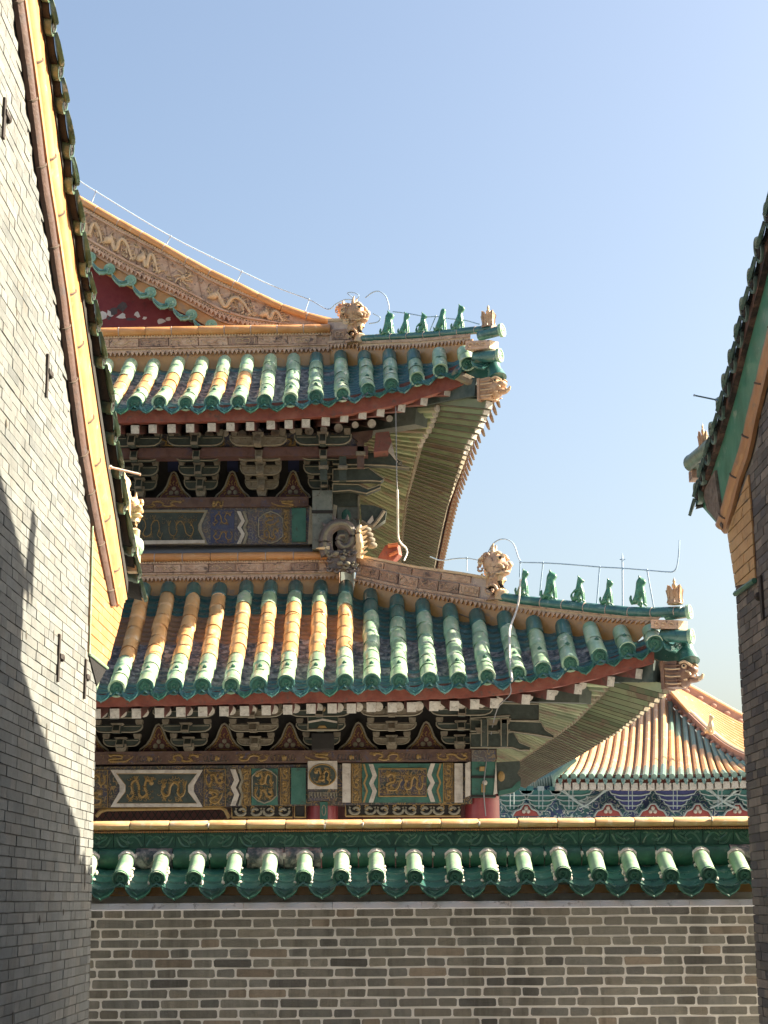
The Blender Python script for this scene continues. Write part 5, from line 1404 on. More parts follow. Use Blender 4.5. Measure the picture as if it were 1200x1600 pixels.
# corner beams with beast heads
def corner_beam(wallp, tip, w_, h_, label, beastpx, Yb, endpx, bm):
    mb = MB(); mb.beam(tip, wallp, w_, h_, 0)
    d = (wallp - tip).normalized()
    a = tip + d * 1.15 + V((0, 0, -h_ * 1.0)); mb.beam(a, wallp + V((0, 0, -h_ * .9)), w_ * .95, h_ * .95, 1)
    mb.build('corner_beam', [mat('dark_green_painted_beam', [(0.02, 0.035, 0.035), (0.05, 0.075, 0.07), (0.09, 0.11, 0.1)], 7, 0.8, 0.3, 30), mat('grey_green_worn_beam', [(0.05, 0.06, 0.05), (0.10, 0.12, 0.10)], 7, 0.8, 0.4, 30)], hall)
    u0, v0, u1, v1 = beastpx
    mb = MB(); c = P((u0 + u1) / 2, (v0 + v1) / 2, Yb); w2 = (P(u1, v0, Yb) - P(u0, v0, Yb)).length / 2; h2 = (P(u0, v0, Yb) - P(u0, v1, Yb)).length / 2
    ax = (V((.75, -.62, 0)).normalized(), V((.62, .75, 0)).normalized(), V((0, 0, 1)))
    X, Yv, Z = ax
    mb.box(c - X * w2 * .55, X * (w2 * .5), Yv * (w2 * .62), Z * (h2 * .92), 0)
    mb.box(c - X * w2 * 1.02, X * (w2 * .12), Yv * (w2 * .68), Z * (h2 * 1.0), 0)
    mb.ball(c + X * w2 * .1, (w2 * .62, w2 * .66, h2 * .9), 12, 8, 0, ax)
    mb.ball(c + X * w2 * .68 + Z * h2 * .25, (w2 * .36, w2 * .42, h2 * .32), 10, 6, 0, ax)
    mb.ball(c + X * w2 * .72 - Z * h2 * .45, (w2 * .46, w2 * .36, h2 * .22), 10, 6, 0, ax)
    mb.cone(catmull([c + X * w2 * .9 - Z * h2 * .42, c + X * w2 * 1.25 - Z * h2 * .36, c + X * w2 * 1.4 - Z * h2 * .1], 3), h2 * .22, h2 * .08, 6, 1)
    for s in (-1, 1):
        mb.ball(c + X * w2 * .38 + Z * h2 * .5 + Yv * (s * w2 * .46), w2 * .17, 8, 6, 1); mb.ball(c + X * w2 * .44 + Z * h2 * .5 + Yv * (s * w2 * .58), w2 * .08, 6, 5, 2)
        mb.tube(catmull([c + X * (w2 * .1) + Z * h2 * .72 + Yv * (s * w2 * .5), c + X * w2 * .45 + Z * h2 * .82 + Yv * (s * w2 * .5), c + X * w2 * .85 + Z * h2 * .5 + Yv * (s * w2 * .35)], 4), w2 * .09, 6, 1)
        for k in range(6):
            z = h2 * (0.6 - 0.26 * k)
            mb.tube(catmull([c - X * w2 * .85 + Z * (z + h2 * .1) + Yv * (s * w2 * .63), c - X * w2 * .35 + Z * z + Yv * (s * w2 * .68), c + X * w2 * .2 + Z * (z - h2 * .02) + Yv * (s * w2 * .62)], 4), h2 * .055, 5, k % 2)
        mb.tube([c + X * w2 * (.45 + .32 * math.cos(t)) + Z * h2 * (-.15 + .3 * math.sin(t)) + Yv * (s * w2 * .44) for t in [q * .55 for q in range(10)]], w2 * .07, 5, 1)
    mb.build('corner_beast', [bm, M_relief_hi, M_black], hall, label, smooth=55)
tU = P(752, 607, 20.95); wU = V((-0.62, 22.95, tU.z + 0.25))
corner_beam(wU, tU, 0.26, 0.26, 'amber beast head capping the upper corner beam', (752, 590, 794, 625), 20.75, None, M_terra)
tL = P(1030, 1050, 19.95); wL = V((1.42, 21.85, tL.z + 0.25))
corner_beam(wL, tL, 0.27, 0.27, 'dark brown beast head with lit snout capping the lower corner beam', (1041, 1032, 1092, 1076), 19.75, None, mat('dark_brown_glaze', [(0.10, 0.045, 0.03), (0.17, 0.085, 0.05), (0.25, 0.14, 0.08)], 8, 0.45, 0.4, 40, 0.2))
# painted board at the lower corner beam's side
mb = MB(); mb.prism([P(u, v, 19.98) for u, v in [(1004, 1044), (1040, 1031), (1041, 1066), (1004, 1065)]], (-.05, .12, 0), 0)
mb.tube([P(u, v, 19.97) for u, v in [(1004, 1065), (1040, 1066), (1040, 1032)]], 0.012, 5, 1); mb.build('beam_side_panel', [M_scroll2, M_line], hall)

# ------------------------------------------------------------------ bracket sets
def bracket(levels, w0, w1, h, proj, pale=False):
    """one set: block, curved arms growing outwards, pointed nosing. local x across, -y forward, z up"""
    mb = MB(); BL, AR, LN = 0, 1, 2
    if pale: AR = 0
    z = 0.0; bw = w0 * 0.30
    mb.prism([(-bw * .72, 0, 0), (bw * .72, 0, 0), (bw, 0, h * .10), (bw, 0, h * .22), (-bw, 0, h * .22), (-bw, 0, h * .10)], (0, -0.16, 0), 0)
    for k in range(levels):
        f = k / (levels - 1); wd = lerp(w0, w1, f); y = -0.05 - proj * f
        zb = h * (0.16 + 0.62 * f); hh = h * 0.20
        # arm: flat top, bottom rising in a curve at the ends
        prof = [(-wd, hh), (-wd, hh * .62), (-wd * .92, hh * .28), (-wd * .78, hh * .07), (-wd * .6, 0)]
        poly = [(x, y, zb + q) for x, q in prof] + [(-x, y, zb + q) for x, q in prof[::-1]]
        mb.prism(poly, (0, -0.075, 0), AR)
        edge = [V((x, y - 0.080, zb + q + .004)) for x, q in prof] + [V((-x, y - 0.080, zb + q + .004)) for x, q in prof[::-1]]
        mb.tube(edge, 0.0095, 4, LN)
        mb.tube([V((-wd * .93, y - .08, zb + hh * .8)), V((-wd * .25, y - .08, zb + hh * .8))], 0.006, 4, LN); mb.tube([V((wd * .93, y - .08, zb + hh * .8)), V((wd * .25, y - .08, zb + hh * .8))], 0.006, 4, LN)
        # end blocks
        for x in (-wd * .86, wd * .86):
            b = 0.046
            mb.prism([(x - b * .7, y + .01, zb + hh), (x + b * .7, y + .01, zb + hh), (x + b, y + .01, zb + hh + h * .06), (x + b, y + .01, zb + hh + h * .13), (x - b, y + .01, zb + hh + h * .13), (x - b, y + .01, zb + hh + h * .06)], (0, -0.11, 0), 0)
        # nosing projecting forward
        yn = y - 0.20
        mb.prism([(-.042, y, zb - h * .02), (-.042, yn, zb - h * .06), (-.042, yn - .06, zb + h * .02), (-.042, yn, zb + h * .16), (-.042, y, zb + h * .18)], (0.084, 0, 0), AR)
        for x in (-.045, .045): mb.tube([V((x, yn - .055, zb + h * .02)), V((x, yn - .0, zb + h * .16))], 0.008, 4, LN)
        mb.box((0, yn - .05, zb - h * .015), (0.05, 0, 0), (0, 0.02, 0), (0, 0, 0.016), 0)
        mb.prism([(-.065, y - .06, zb + h * .17), (.065, y - .06, zb + h * .17), (.08, y - .06, zb + h * .22), (-.08, y - .06, zb + h * .22)], (0, -0.14, 0), 0)
    return mb
def place(proto, loc, name):
    o = bpy.data.objects.new(name, proto.data); COL.objects.link(o); o.parent = hall
    o.location = loc - ORG[hall.name]; ORG[o.name] = loc; return o
def sets(us, v0, v1, Y, w0, w1, levels, proj, palepos, slope=-0.008):
    h = (P(300, v0, Y) - P(300, v1, Y)).length
    protos = {}
    for k, u in enumerate(us):
        pal = k in palepos
        if pal not in protos:
            pr = bracket(levels, w0, w1, h, proj, pal).build('bracket_set', [M_block, M_dark, M_line], hall, smooth=30, local=True); protos[pal] = pr
            pr.location = P(u, v1 + slope * (u - 300), Y) - ORG[hall.name]
        else: place(protos[pal], P(u, v1 + slope * (u - 300), Y), 'bracket_set')
sets([-16, 88, 191.7, 296.7, 400, 503, 612, 718], 1118, 1176, 21.62, 0.24, 0.40, 3, 0.62, (4, 6))
sets([-65, 30, 125, 220, 315, 410, 508], 706, 780, 22.75, 0.24, 0.40, 4, 0.75, (5,))
# backing boards, flame panels between the sets
def flame_panels(us, vb, vt, wpx, Y, slope=-0.008):
    for k, u in enumerate(us):
        mb = MB(); v0 = vb + slope * (u - 300); v1 = vt + slope * (u - 300); H = v0 - v1
        half = [(1.0, 0), (0.92, 0.10), (0.62, 0.26), (0.40, 0.48), (0.24, 0.78), (0.12, 0.95), (0.0, 1.0)]
        L = [(u + wpx / 2 * x, v0 - H * y) for x, y in half]; R = [(u - wpx / 2 * x, v0 - H * y) for x, y in half[::-1]]
        pts = [P(a, b, Y) for a, b in L + R[1:]]
        mb.prism(pts, (0, 0.03, 0), 0)
        mb.tube([p + V((0, -.01, 0)) for p in pts], 0.014, 5, 1)
        q = [P(u + (a - u) * .78, v0 - (v0 - b) * .84 - 2, Y) + V((0, -.008, 0)) for a, b in L + R[1:]]; mb.tube(q, 0.007, 4, 2)
        for s in (-1, 1): mb.ball(P(u + s * wpx * .085, v0 - H * .22, Y), (0.035, 0.02, 0.035), 8, 6, 1)
        mb.ball(P(u, v0 - H * .38, Y), (0.032, 0.02, 0.032), 8, 6, 1)
        for j in range(11):
            a = math.pi * (-0.1 + 1.2 * j / 10); cx, cy = u, v0 - H * .28
            p = [P(cx + math.cos(a) * wpx * .19, cy - math.sin(a) * H * .22, Y), P(cx + math.cos(a + .12) * wpx * .24, cy - math.sin(a + .12) * H * .30, Y), P(cx + math.cos(a - .05) * wpx * .26, cy - math.sin(a) * H * .38, Y)]
            mb.tube([x + V((0, -.006, 0)) for x in p], 0.008, 4, 2)
        mb.tube([P(u - wpx * .2, v0 - H * .08, Y) + V((0, -.006, 0)), P(u + wpx * .2, v0 - H * .08, Y) + V((0, -.006, 0))], 0.008, 4, 2)
        mb.build('flame_panel', [M_maroon, M_line, M_gold], hall)
flame_panels([36, 140, 248, 350.7, 452.7, 560, 666], 1175, 1131, 62, 21.6)
flame_panels([-18, 77, 172, 271.7, 363, 458], 779, 737, 54, 22.72)
def slabpx(name, px, Y, th, m_, label=None):
    mb = MB(); mb.prism([P(u, v, Y) for u, v in px], (0, th, 0), 0); return mb.build(name, m_, hall, label)
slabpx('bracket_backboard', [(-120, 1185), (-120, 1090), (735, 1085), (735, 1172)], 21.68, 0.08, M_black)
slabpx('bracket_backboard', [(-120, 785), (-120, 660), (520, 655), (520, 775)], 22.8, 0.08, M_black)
for u in (270, 363, 458, 176, 80): slabpx('blue_board', [(u - 8, 737), (u - 8, 716), (u + 9, 716), (u + 9, 737)], 22.77, 0.02, M_navy)

# ------------------------------------------------------------------ painted beams and panels
def gold_dragon(mb, u0, v0, u1, v1, Y, seed, r=0.012, mt=0):
    """coiled dragon in low relief: looping body, claws, mane, cloud curls"""
    rnd = random.Random(seed * 7 + 1); w_, h_ = u1 - u0, v1 - v0; fl = seed % 2; asp = h_ / max(1, w_)
    def q(a, b): return P(u0 + w_ * min(1, max(0, (1 - a) if fl else a)), v0 + h_ * min(1, max(0, b)), Y - 0.006)
    T = [[(.16, .30), (.22, .18), (.34, .22), (.38, .48), (.30, .70), (.42, .84), (.56, .70), (.56, .42), (.66, .22), (.80, .30), (.82, .55), (.74, .74), (.86, .86), (.95, .72)],
         [(.20, .42), (.12, .60), (.22, .78), (.38, .70), (.44, .44), (.56, .28), (.68, .42), (.66, .66), (.76, .82), (.90, .70), (.92, .44), (.84, .26)],
         [(.30, .22), (.46, .16), (.60, .26), (.58, .44), (.40, .50), (.26, .60), (.30, .78), (.50, .84), (.70, .74), (.82, .56), (.90, .36)]]
    B = T[seed % 3] if asp < 1.1 else T[2]
    L = catmull([q(a + rnd.uniform(-.02, .02), b + rnd.uniform(-.04, .04)) for a, b in B], 4); n = len(L)
    mb.tube(L, [r * (0.45 + 0.75 * math.sin(math.pi * min(1, .2 + .8 * k / n))) for k in range(n)], 5, mt)
    hx, hy = B[0]
    mb.ball(q(hx, hy), (r * 2.4, r, r * 1.9), 6, 5, mt)
    for k in range(4): mb.tube([q(hx, hy), q(hx - .05 + .05 * k, hy - .16), q(hx - .08 + .06 * k, hy - .24)], r * .38, 4, mt)
    for k in range(2, len(B) - 1, 2):
        a, b = B[k]; s = 1 if b > .5 else -1
        for d in (-.05, 0, .05): mb.tube([q(a, b), q(a + d * .6, b + s * .12), q(a + d * 1.3, b + s * .2)], r * .34, 4, mt)
    for k in range(1, n - 1):
        e_ = (L[k + 1] - L[k - 1]).normalized(); o_ = V((-e_.z, 0, e_.x)); mb.tube([L[k], L[k] + o_ * r * 2.0 - e_ * r], r * .28, 3, mt)
    for k in range(30):
        a, b = rnd.uniform(.03, .97), rnd.choice((rnd.uniform(.04, .2), rnd.uniform(.8, .96), rnd.uniform(.1, .9))); s = rnd.uniform(.3, .8) * 0.08
        p = [q(a + s * min(1.2, asp) * 1.5 * math.cos(t) * (1 - t / 7), b + s * 1.5 * math.sin(t) * (1 - t / 7)) for t in [x * 1.0 for x in range(5)]]
        mb.tube(p, r * .27, 3, mt)
def rect(u0, v0, u1, v1): return [(u0, v1), (u1, v1), (u1, v0), (u0, v0)]
YB1 = 21.45
# lower storey: architrave and lintel
slabpx('architrave', [(-120, 1196), (-120, 1177), (776, 1170), (776, 1189)], YB1, 0.35, M_timber)
mb = MB()
for k, u in enumerate(range(-60, 760, 105)):
    mb = MB(); v = 1178 - 0.008 * (u - 150); gold_dragon(mb, u + 6, v, u + 62, v + 15, YB1, k, 0.010); mb.ball(P(u + 84, v + 8, YB1), (.035, .01, .035), 8, 5, 0)
    for s in range(7):
        a = u + 66 + s * 5.5; mb.tube([P(a + 3 * math.cos(t), v + 8 + 5 * math.sin(t), YB1 - .004) for t in [x * .9 for x in range(6)]], 0.006, 4, 1)
    mb.build('gilt_ornament', [M_gold, M_scroll], hall)
slabpx('dark_gap_board', [(-120, 1206), (-120, 1195), (730, 1188), (730, 1199)], 21.7, 0.1, M_black)
slabpx('lintel_beam', [(-120, 1265), (-120, 1201), (738, 1192), (738, 1256)], 21.52, 0.35, M_scroll)
YB2 = 21.505
def zframe(u0, v0, u1, v1, notch, wd, Y, matF, name='panel_frame', inner=None, inner_mat=None, dr=(2, 1), gold_r=0.012, seed=0):
    """long painted panel whose ends are cut in zigzags, with a pale border"""
    mb = MB(); vm = (v0 + v1) / 2
    out = [(u0, v0), (u1, v0), (u1 - notch, vm - notch * .35), (u1 - notch, vm + notch * .35), (u1, v1), (u0, v1), (u0 + notch, vm + notch * .35), (u0 + notch, vm - notch * .35)]
    inn = []
    for (u, v) in out:
        inn.append((u + (wd if u < (u0 + u1) / 2 else -wd) * (1.0), v + (wd if v < vm else -wd) * (0.62 if abs(v - vm) > notch else 0.0)))
    n = len(out)
    for i in range(n):
        a, b = out[i], out[(i + 1) % n]; c, d = inn[(i + 1) % n], inn[i]
        mb.prism([P(*a, Y), P(*b, Y), P(*c, Y), P(*d, Y)], (0, -0.012, 0), 0)
    mb.prism([P(*q, Y) for q in inn], (0, -0.004, 0), 1)
    p = mb.build(name, [matF, inner_mat or M_dark], hall)
    mb = MB(); nx, _ = dr; wi = (inn[1][0] - inn[0][0]) - 2 * notch
    for k in range(nx):
        a = inn[0][0] + notch + wi * k / nx; gold_dragon(mb, a + 1, inn[0][1] + 3, a + wi / nx - 1, inn[4][1] - 3, Y - .004, seed + k, gold_r)
    mb.tube([P(*q, Y - .006) for q in inn + inn[:1]], 0.007, 4, 0)
    mb.build('gilt_dragon', M_gold, p)
    return p
zframe(173, 1203, 317, 1261, 14, 9, YB2, M_white, 'dragon_panel', None, M_dark, (2, 1), 0.014, 3)
def ornament(name, u0, v0, u1, v1, Y, bgm, seed, n=1, r=0.010, vertical=False, line=True):
    mb = MB(); mb.prism([P(*q, Y) for q in rect(u0, v0, u1, v1)], (0, -0.006, 0), 1)
    for k in range(n):
        if vertical: gold_dragon(mb, u0 + 1, lerp(v0, v1, k / n) + 1, u1 - 1, lerp(v0, v1, (k + 1) / n) - 1, Y - .006, seed + k, r)
        else: gold_dragon(mb, lerp(u0, u1, k / n) + 1, v0 + 2, lerp(u0, u1, (k + 1) / n) - 1, v1 - 2, Y - .006, seed + k, r)
    if line: mb.tube([P(*q, Y - .008) for q in rect(u0, v0, u1, v1) + [(u0, v1)]], 0.007, 4, 0)
    return mb.build(name, [M_gold, bgm], hall)
ornament('painted_panel', 128, 1203, 168, 1262, YB2, M_scroll, 40, 2, .012, True)
ornament('painted_panel', 319, 1202, 352, 1260, YB2, M_scroll, 43, 2, .013, True)
def zig(mb, u, v0, v1, wd, amp, Y, mt, sg=1):
    vm = (v0 + v1) / 2; L = [(u, v0), (u + sg * amp, v0 + (v1 - v0) * .3), (u + sg * amp * .1, vm), (u + sg * amp, v0 + (v1 - v0) * .7), (u, v1)]
    for a, b in zip(L, L[1:]): mb.prism([P(a[0], a[1], Y), P(a[0] + wd, a[1], Y), P(b[0] + wd, b[1], Y), P(b[0], b[1], Y)], (0, -0.012, 0), mt)
mb = MB(); zig(mb, 360, 1202, 1259, 8, 6, YB2, 0); zig(mb, 372, 1202, 1259, 4, 5, YB2 + .002, 1); mb.build('zigzag_border', [M_white, M_line], hall)
slabpx('painted_panel', rect(393, 1201, 434, 1258), YB2, -0.006, M_pgreen)
ornament('gold_strip', 378, 1201, 391, 1258, YB2, M_goldpat, 50, 3, .008, True); ornament('gold_strip', 438, 1200, 452, 1257, YB2, M_goldpat, 55, 3, .008, True)
def medal(cu, cv, wu, wv, Y, seed, bgm, name='dragon_medallion', r=.011):
    mb = MB(); pts = [(cu + wu * a, cv + wv * b) for a, b in ((-.5, -.28), (-.28, -.42), (0, -.5), (.28, -.42), (.5, -.28), (.5, .28), (.28, .42), (0, .5), (-.28, .42), (-.5, .28))]
    mb.prism([P(*q, Y) for q in pts], (0, -0.01, 0), 1); mb.tube([P(*q, Y - .011) for q in pts + pts[:1]], 0.010, 5, 2)
    gold_dragon(mb, cu - wu * .42, cv - wv * .44, cu + wu * .42, cv, Y - .01, seed, r); gold_dragon(mb, cu - wu * .42, cv - wv * .02, cu + wu * .42, cv + wv * .42, Y - .01, seed + 1, r)
    return mb.build(name, [M_gold, bgm, M_line], hall)
medal(413, 1228, 38, 54, YB2 - .006, 60, M_dark, r=.013)
slabpx('green_beam_end', rect(455, 1200, 478, 1257), YB2, -0.02, M_pgreen)
# right bay
for u0, u1 in ((535, 548), (710, 723)): slabpx('white_post', rect(u0, 1193, u1, 1254), YB2, -0.03, M_white)
ornament('gold_strip', 550, 1193, 564, 1254, YB2, M_goldpat, 70, 3, .008, True); ornament('gold_strip', 693, 1192, 708, 1253, YB2, M_goldpat, 75, 3, .008, True)
slabpx('painted_panel', rect(566, 1193, 692, 1254), YB2, -0.006, M_pgreen)
for a_ in ((576, 1194, 1254, 7, 6, M_white), (673, 1193, 1253, 7, -6, M_white), (567, 1194, 1254, 3, 5, M_gold), (687, 1193, 1253, 3, -5, M_gold)):
    mb = MB(); zig(mb, a_[0], a_[1], a_[2], a_[3], a_[4], YB2 - .007, 0); mb.build('zigzag_border', a_[5], hall)
mb = MB(); mb.prism([P(*q, YB2 - .007) for q in rect(592, 1201, 666, 1244)], (0, -0.008, 0), 1); gold_dragon(mb, 596, 1204, 630, 1241, YB2 - .015, 80, .012); gold_dragon(mb, 628, 1204, 663, 1241, YB2 - .015, 82, .012)
mb.tube([P(*q, YB2 - .016) for q in rect(592, 1201, 666, 1244) + [(592, 1244)]], .010, 4, 2); mb.build('dragon_panel', [M_gold, M_scroll, M_gold], hall)
# carved openwork bands under the beams
def scrollband(u0, u1, v0, v1, Y, seed):
    mb = MB(); mb.prism([P(*q, Y) for q in rect(u0, v0, u1, v1)], (0, 0.05, 0), 1); h = v1 - v0; k = 0; u = u0 + 4
    while u < u1 - h * .8:
        c = (u + h * .6, (v0 + v1) / 2); sg = 1 if k % 2 else -1
        mb.tube([P(c[0] + sg * h * .5 * math.cos(t) * (1 - t / 9), c[1] + h * .42 * math.sin(t) * (1 - t / 9), Y - .012) for t in [x * .55 - .6 for x in range(13)]], 0.019, 5, 2)
        mb.tube([P(c[0] + sg * h * .25 * math.cos(t) * (1 - t / 9) - sg * 4, c[1] - h * .2 + h * .22 * math.sin(t), Y - .010) for t in [x * .6 + 1 for x in range(9)]], 0.011, 5, 0)
        u += h * 1.15; k += 1
    mb.tube([P(*q, Y - .012) for q in rect(u0, v0, u1, v1) + [(u0, v1)]], .014, 5, 0)
    return mb.build('carved_band', [M_gold, M_black, M_line], hall)
scrollband(362, 457, 1258, 1277, 21.55, 1); scrollband(460, 477, 1258, 1277, 21.55, 2); scrollband(540, 720, 1256, 1275, 21.55, 3)
# dark opening with lattice, maroon boards
slabpx('lattice_window', [(-120, 1310), (-120, 1255), (545, 1255), (545, 1310)], 22.4, 0.05, M_maroon)
mb = MB()
for k in range(-10, 36): mb.beam(P(k * 11, 1308, 22.37), P(k * 11 + 34, 1256, 22.37), 0.012, 0.012, 0); mb.beam(P(k * 11 + 34, 1308, 22.37), P(k * 11, 1256, 22.37), 0.012, 0.012, 0)
mb.build('lattice', M_black, hall)
mb = MB(); L = [P(u, v, 21.56) for u, v in [(150, 1276), (157, 1268), (166, 1265), (345, 1262), (352, 1266), (358, 1278)]]
mb.tube(L, 0.028, 6, 0); mb.build('window_arch', M_gold, hall)
slabpx('inner_wall', [(430, 1310), (430, 1255), (770, 1252), (770, 1310)], 22.6, 0.05, M_maroon)
# column heads and columns
slabpx('column_head', rect(481, 1189, 527, 1251), 21.44, 0.4, M_scroll)
mb = MB(); mb.prism([P(*q, 21.435) for q in rect(481, 1189, 527, 1233)], (0, -0.012, 0), 0)
o_ = [(504 + 21 * math.cos(a), 1211 + 17 * math.sin(a)) for a in [k * math.pi / 12 for k in range(24)]]
mb.prism([P(*q, 21.423) for q in o_], (0, -0.008, 0), 1); mb.tube([P(*q, 21.412) for q in o_ + o_[:1]], .009, 4, 2)
gold_dragon(mb, 489, 1199, 519, 1224, 21.41, 90, .012, 2); mb.build('column_head_panel', [M_white, M_dark, M_gold], hall)
mb = MB()
for k in range(9):
    u = 483 + k * 5; mb.tube([P(u, 1247, 21.43), P(u, 1238, 21.43), P(u + 3, 1238, 21.43), P(u + 3, 1244, 21.43)], .007, 4, 0)
mb.build('meander_band', M_line, hall)
def column(u, vtop, Y, w_px, label):
    mb = MB(); c = P(u, vtop, Y); r = (P(u + w_px / 2, vtop, Y) - c).length
    mb.tube([V((c.x, Y, 0.0)), V((c.x, Y, c.z * .5)), V((c.x, Y, c.z + .05))], [r * 1.04, r * 1.02, r], 24, 0)
    return mb.build('column', M_redcol, hall, label, smooth=50)
column(504, 1250, 21.75, 48, 'dark red column with a green painted strip'); column(753, 1243, 21.75, 54, 'plain red corner column')
mb = MB(); mb.prism([P(*q, 21.51) for q in rect(500, 1253, 512, 1300)], (0, -0.015, 0), 0); mb.tube([P(506 + 3 * math.cos(t), 1266 + 8 * math.sin(t), 21.49) for t in [k * .6 for k in range(12)]], .007, 4, 1); mb.build('painted_strip', [M_pgreen, M_line], hall)
# corner column head with bolts, beam end poking out to the right
slabpx('column_head', rect(737, 1188, 774, 1246), 21.44, 0.4, M_pgreen)
mb = MB()
for v in (1213, 1243): mb.prism([P(*q, 21.435) for q in rect(736, v - 1, 775, v + 3)], (0, -0.012, 0), 0)
mb.prism([P(*q, 21.435) for q in rect(737, 1172, 774, 1190)], (0, -0.02, 0), 4)
mb.prism([P(*q, 21.435) for q in rect(749, 1198, 757, 1205)], (0, -0.03, 0), 1); mb.prism([P(*q, 21.435) for q in rect(752, 1225, 758, 1238)], (0, -0.03, 0), 1)
mb.ball(P(757.5, 1223, 21.42), (0.035, .03, .035), 10, 6, 2); mb.prism([P(*q, 21.435) for q in [(727, 1246), (727, 1193), (735, 1190), (735, 1243)]], (0, -.02, 0), 3); mb.prism([P(*q, 21.435) for q in [(771, 1242), (775, 1190), (777, 1240)]], (0, -.02, 0), 2)
mb.build('column_head_fitting', [M_black, M_gold, M_white, M_white, M_scroll2], hall, smooth=40)
mb = MB(); q = [(776, 1191), (812, 1189), (813, 1200), (808, 1208), (814, 1216), (813, 1231), (803, 1238), (779, 1243)]
mb.prism([P(a, b, 21.5) for a, b in q], (0, .22, 0), 0); mb.prism([P(a, b, 21.496) for a, b in [(779, 1243), (779, 1236), (800, 1231), (808, 1222), (813, 1220), (813, 1231), (803, 1238)]], (0, -.01, 0), 1); mb.ball(P(783, 1213, 21.5), (.05, .02, .07), 8, 6, 2)
mb.build('beam_end', [M_dark, M_pgreen, M_gold], hall)
# corner bracket arms reaching out to the right (lower)
def arm(name, px, Y, th, edge=True):
    mb = MB(); pts = [P(a, b, Y) for a, b in px]; mb.prism(pts, (0, th, 0), 0)
    mb.tube([p + V((0, -.01, 0)) for p in pts + pts[:1]], 0.011, 4, 1)
    return mb.build(name, [M_dark, M_line], hall)
arm('corner_arm', [(735, 1098), (842, 1100), (842, 1126), (797, 1126), (797, 1118), (735, 1122)], 21.0, .18)
arm('corner_arm', [(735, 1124), (845, 1128), (852, 1140), (866, 1149), (864, 1153), (838, 1148), (800, 1143), (735, 1142)], 21.1, .16)
arm('corner_arm', [(735, 1146), (802, 1144), (812, 1160), (830, 1167), (827, 1172), (812, 1172), (800, 1168), (735, 1168)], 21.25, .16)
mb = MB()
for (u, v) in ((770, 1128), (790, 1126), (788, 1144), (752, 1141)): mb.prism([P(a, b, 20.98) for a, b in [(u - 6, v + 4), (u + 6, v + 4), (u + 9, v - 4), (u - 9, v - 4)]], (0, .12, 0), 0)
for u in (757, 788): mb.prism([P(a, b, 20.98) for a, b in rect(u - 5, 1124, u + 5, 1166)], (0, .1, 0), 1); mb.tube([P(u - 5, 1124, 20.97), P(u - 5, 1166, 20.97)], .007, 4, 2); mb.tube([P(u + 5, 1124, 20.97), P(u + 5, 1166, 20.97)], .007, 4, 2)
mb.build('corner_bracket', [M_block, M_dark, M_line], hall)
# carved box hung in the bracket row
mb = MB(); mb.prism([P(*q, 20.9) for q in rect(481, 1114, 528, 1140)], (0, .1, 0), 0); mb.tube([P(*q, 20.89) for q in rect(481, 1112, 528, 1140) + [(481, 1140)]], .014, 4, 1)
mb.prism([P(*q, 20.895) for q in [(482, 1130), (504, 1126), (527, 1130), (527, 1127), (504, 1123), (482, 1127)]], (0, -.01, 0), 2); mb.ball(P(503, 1108, 20.88), (.055, .03, .04), 8, 6, 3); mb.prism([P(*q, 20.895) for q in [(496, 1138), (499, 1134), (508, 1134), (511, 1138)]], (0, -.012, 0), 3)
mb.build('carved_box', [mat('very_dark_green', [(.008, .02, .014), (.012, .03, .02)]), M_line, M_white, M_gold], hall, 'small framed box with gilt knobs in the lower bracket row', smooth=40)
slabpx('bracket_beam', [(487, 1170), (487, 1146), (521, 1146), (521, 1170)], 21.2, .3, M_black)
# ---- upper storey front
YU = 22.6
slabpx('eave_purlin_board', [(-120, 705), (-120, 680), (560, 676), (560, 698)], 22.05, .2, M_scroll2)
mb = MB()
for k, (a, b) in enumerate(((176, 205), (222, 308), (322, 352), (384, 402), (440, 478), (60, 120))): mb = MB(); gold_dragon(mb, a, 684, b, 699, 22.045, k + 20, .010); mb.build('gilt_ornament', M_gold, hall)
for u in (207, 315, 363, 520): mb = MB(); zig(mb, u, 681, 700, 6, 4, 22.045, 0); mb.build('zigzag_border', M_line, hall)
slabpx('bracket_beam', [(-120, 717), (-120, 703), (575, 697), (575, 711)], 22.0, .25, mat('red_brown_beam', [(.06, .026, .022), (.10, .05, .042), (.06, .04, .06)], 6, .75, .3))
slabpx('architrave', [(-120, 796), (-120, 780), (482, 776), (482, 791)], YU - .06, .3, M_timber)
mb = MB()
for k, (a, b) in enumerate(((225, 292), (330, 350), (420, 470))): mb = MB(); gold_dragon(mb, a, 781, b, 793, YU - .064, k + 9, .009); mb.build('gilt_ornament', M_gold, hall)
slabpx('lintel_beam', [(-120, 853), (-120, 795), (486, 790), (486, 850)], YU, .3, M_scroll2)
zframe(192, 797, 325, 851, 10, 5, YU - .004, M_line, 'dragon_panel', None, M_dark, (2, 1), 0.006, 30)
slabpx('lower_rail', [(215, 851), (215, 845), (320, 844), (320, 849)], YU - .02, -.02, M_white)
ornament('painted_panel', 329, 797, 366, 849, YU - .004, M_pblue, 33, 2, .006, True, False)
mb = MB(); zig(mb, 370, 799, 850, 6, 7, YU - .008, 0); zig(mb, 379, 799, 850, 4, 5, YU - .008, 1); mb.build('zigzag_border', [M_white, M_line], hall)
slabpx('painted_panel', rect(387, 796, 440, 848), YU - .004, -.004, M_scroll2); medal(423, 824, 38, 50, YU - .009, 62, M_scroll2, r=.007)
ornament('gold_strip', 441, 795, 453, 848, YU - .004, M_goldpat, 58, 3, .006, True, False)
slabpx('green_beam_end', rect(456, 794, 478, 847), YU - .004, -.02, M_pgreen)
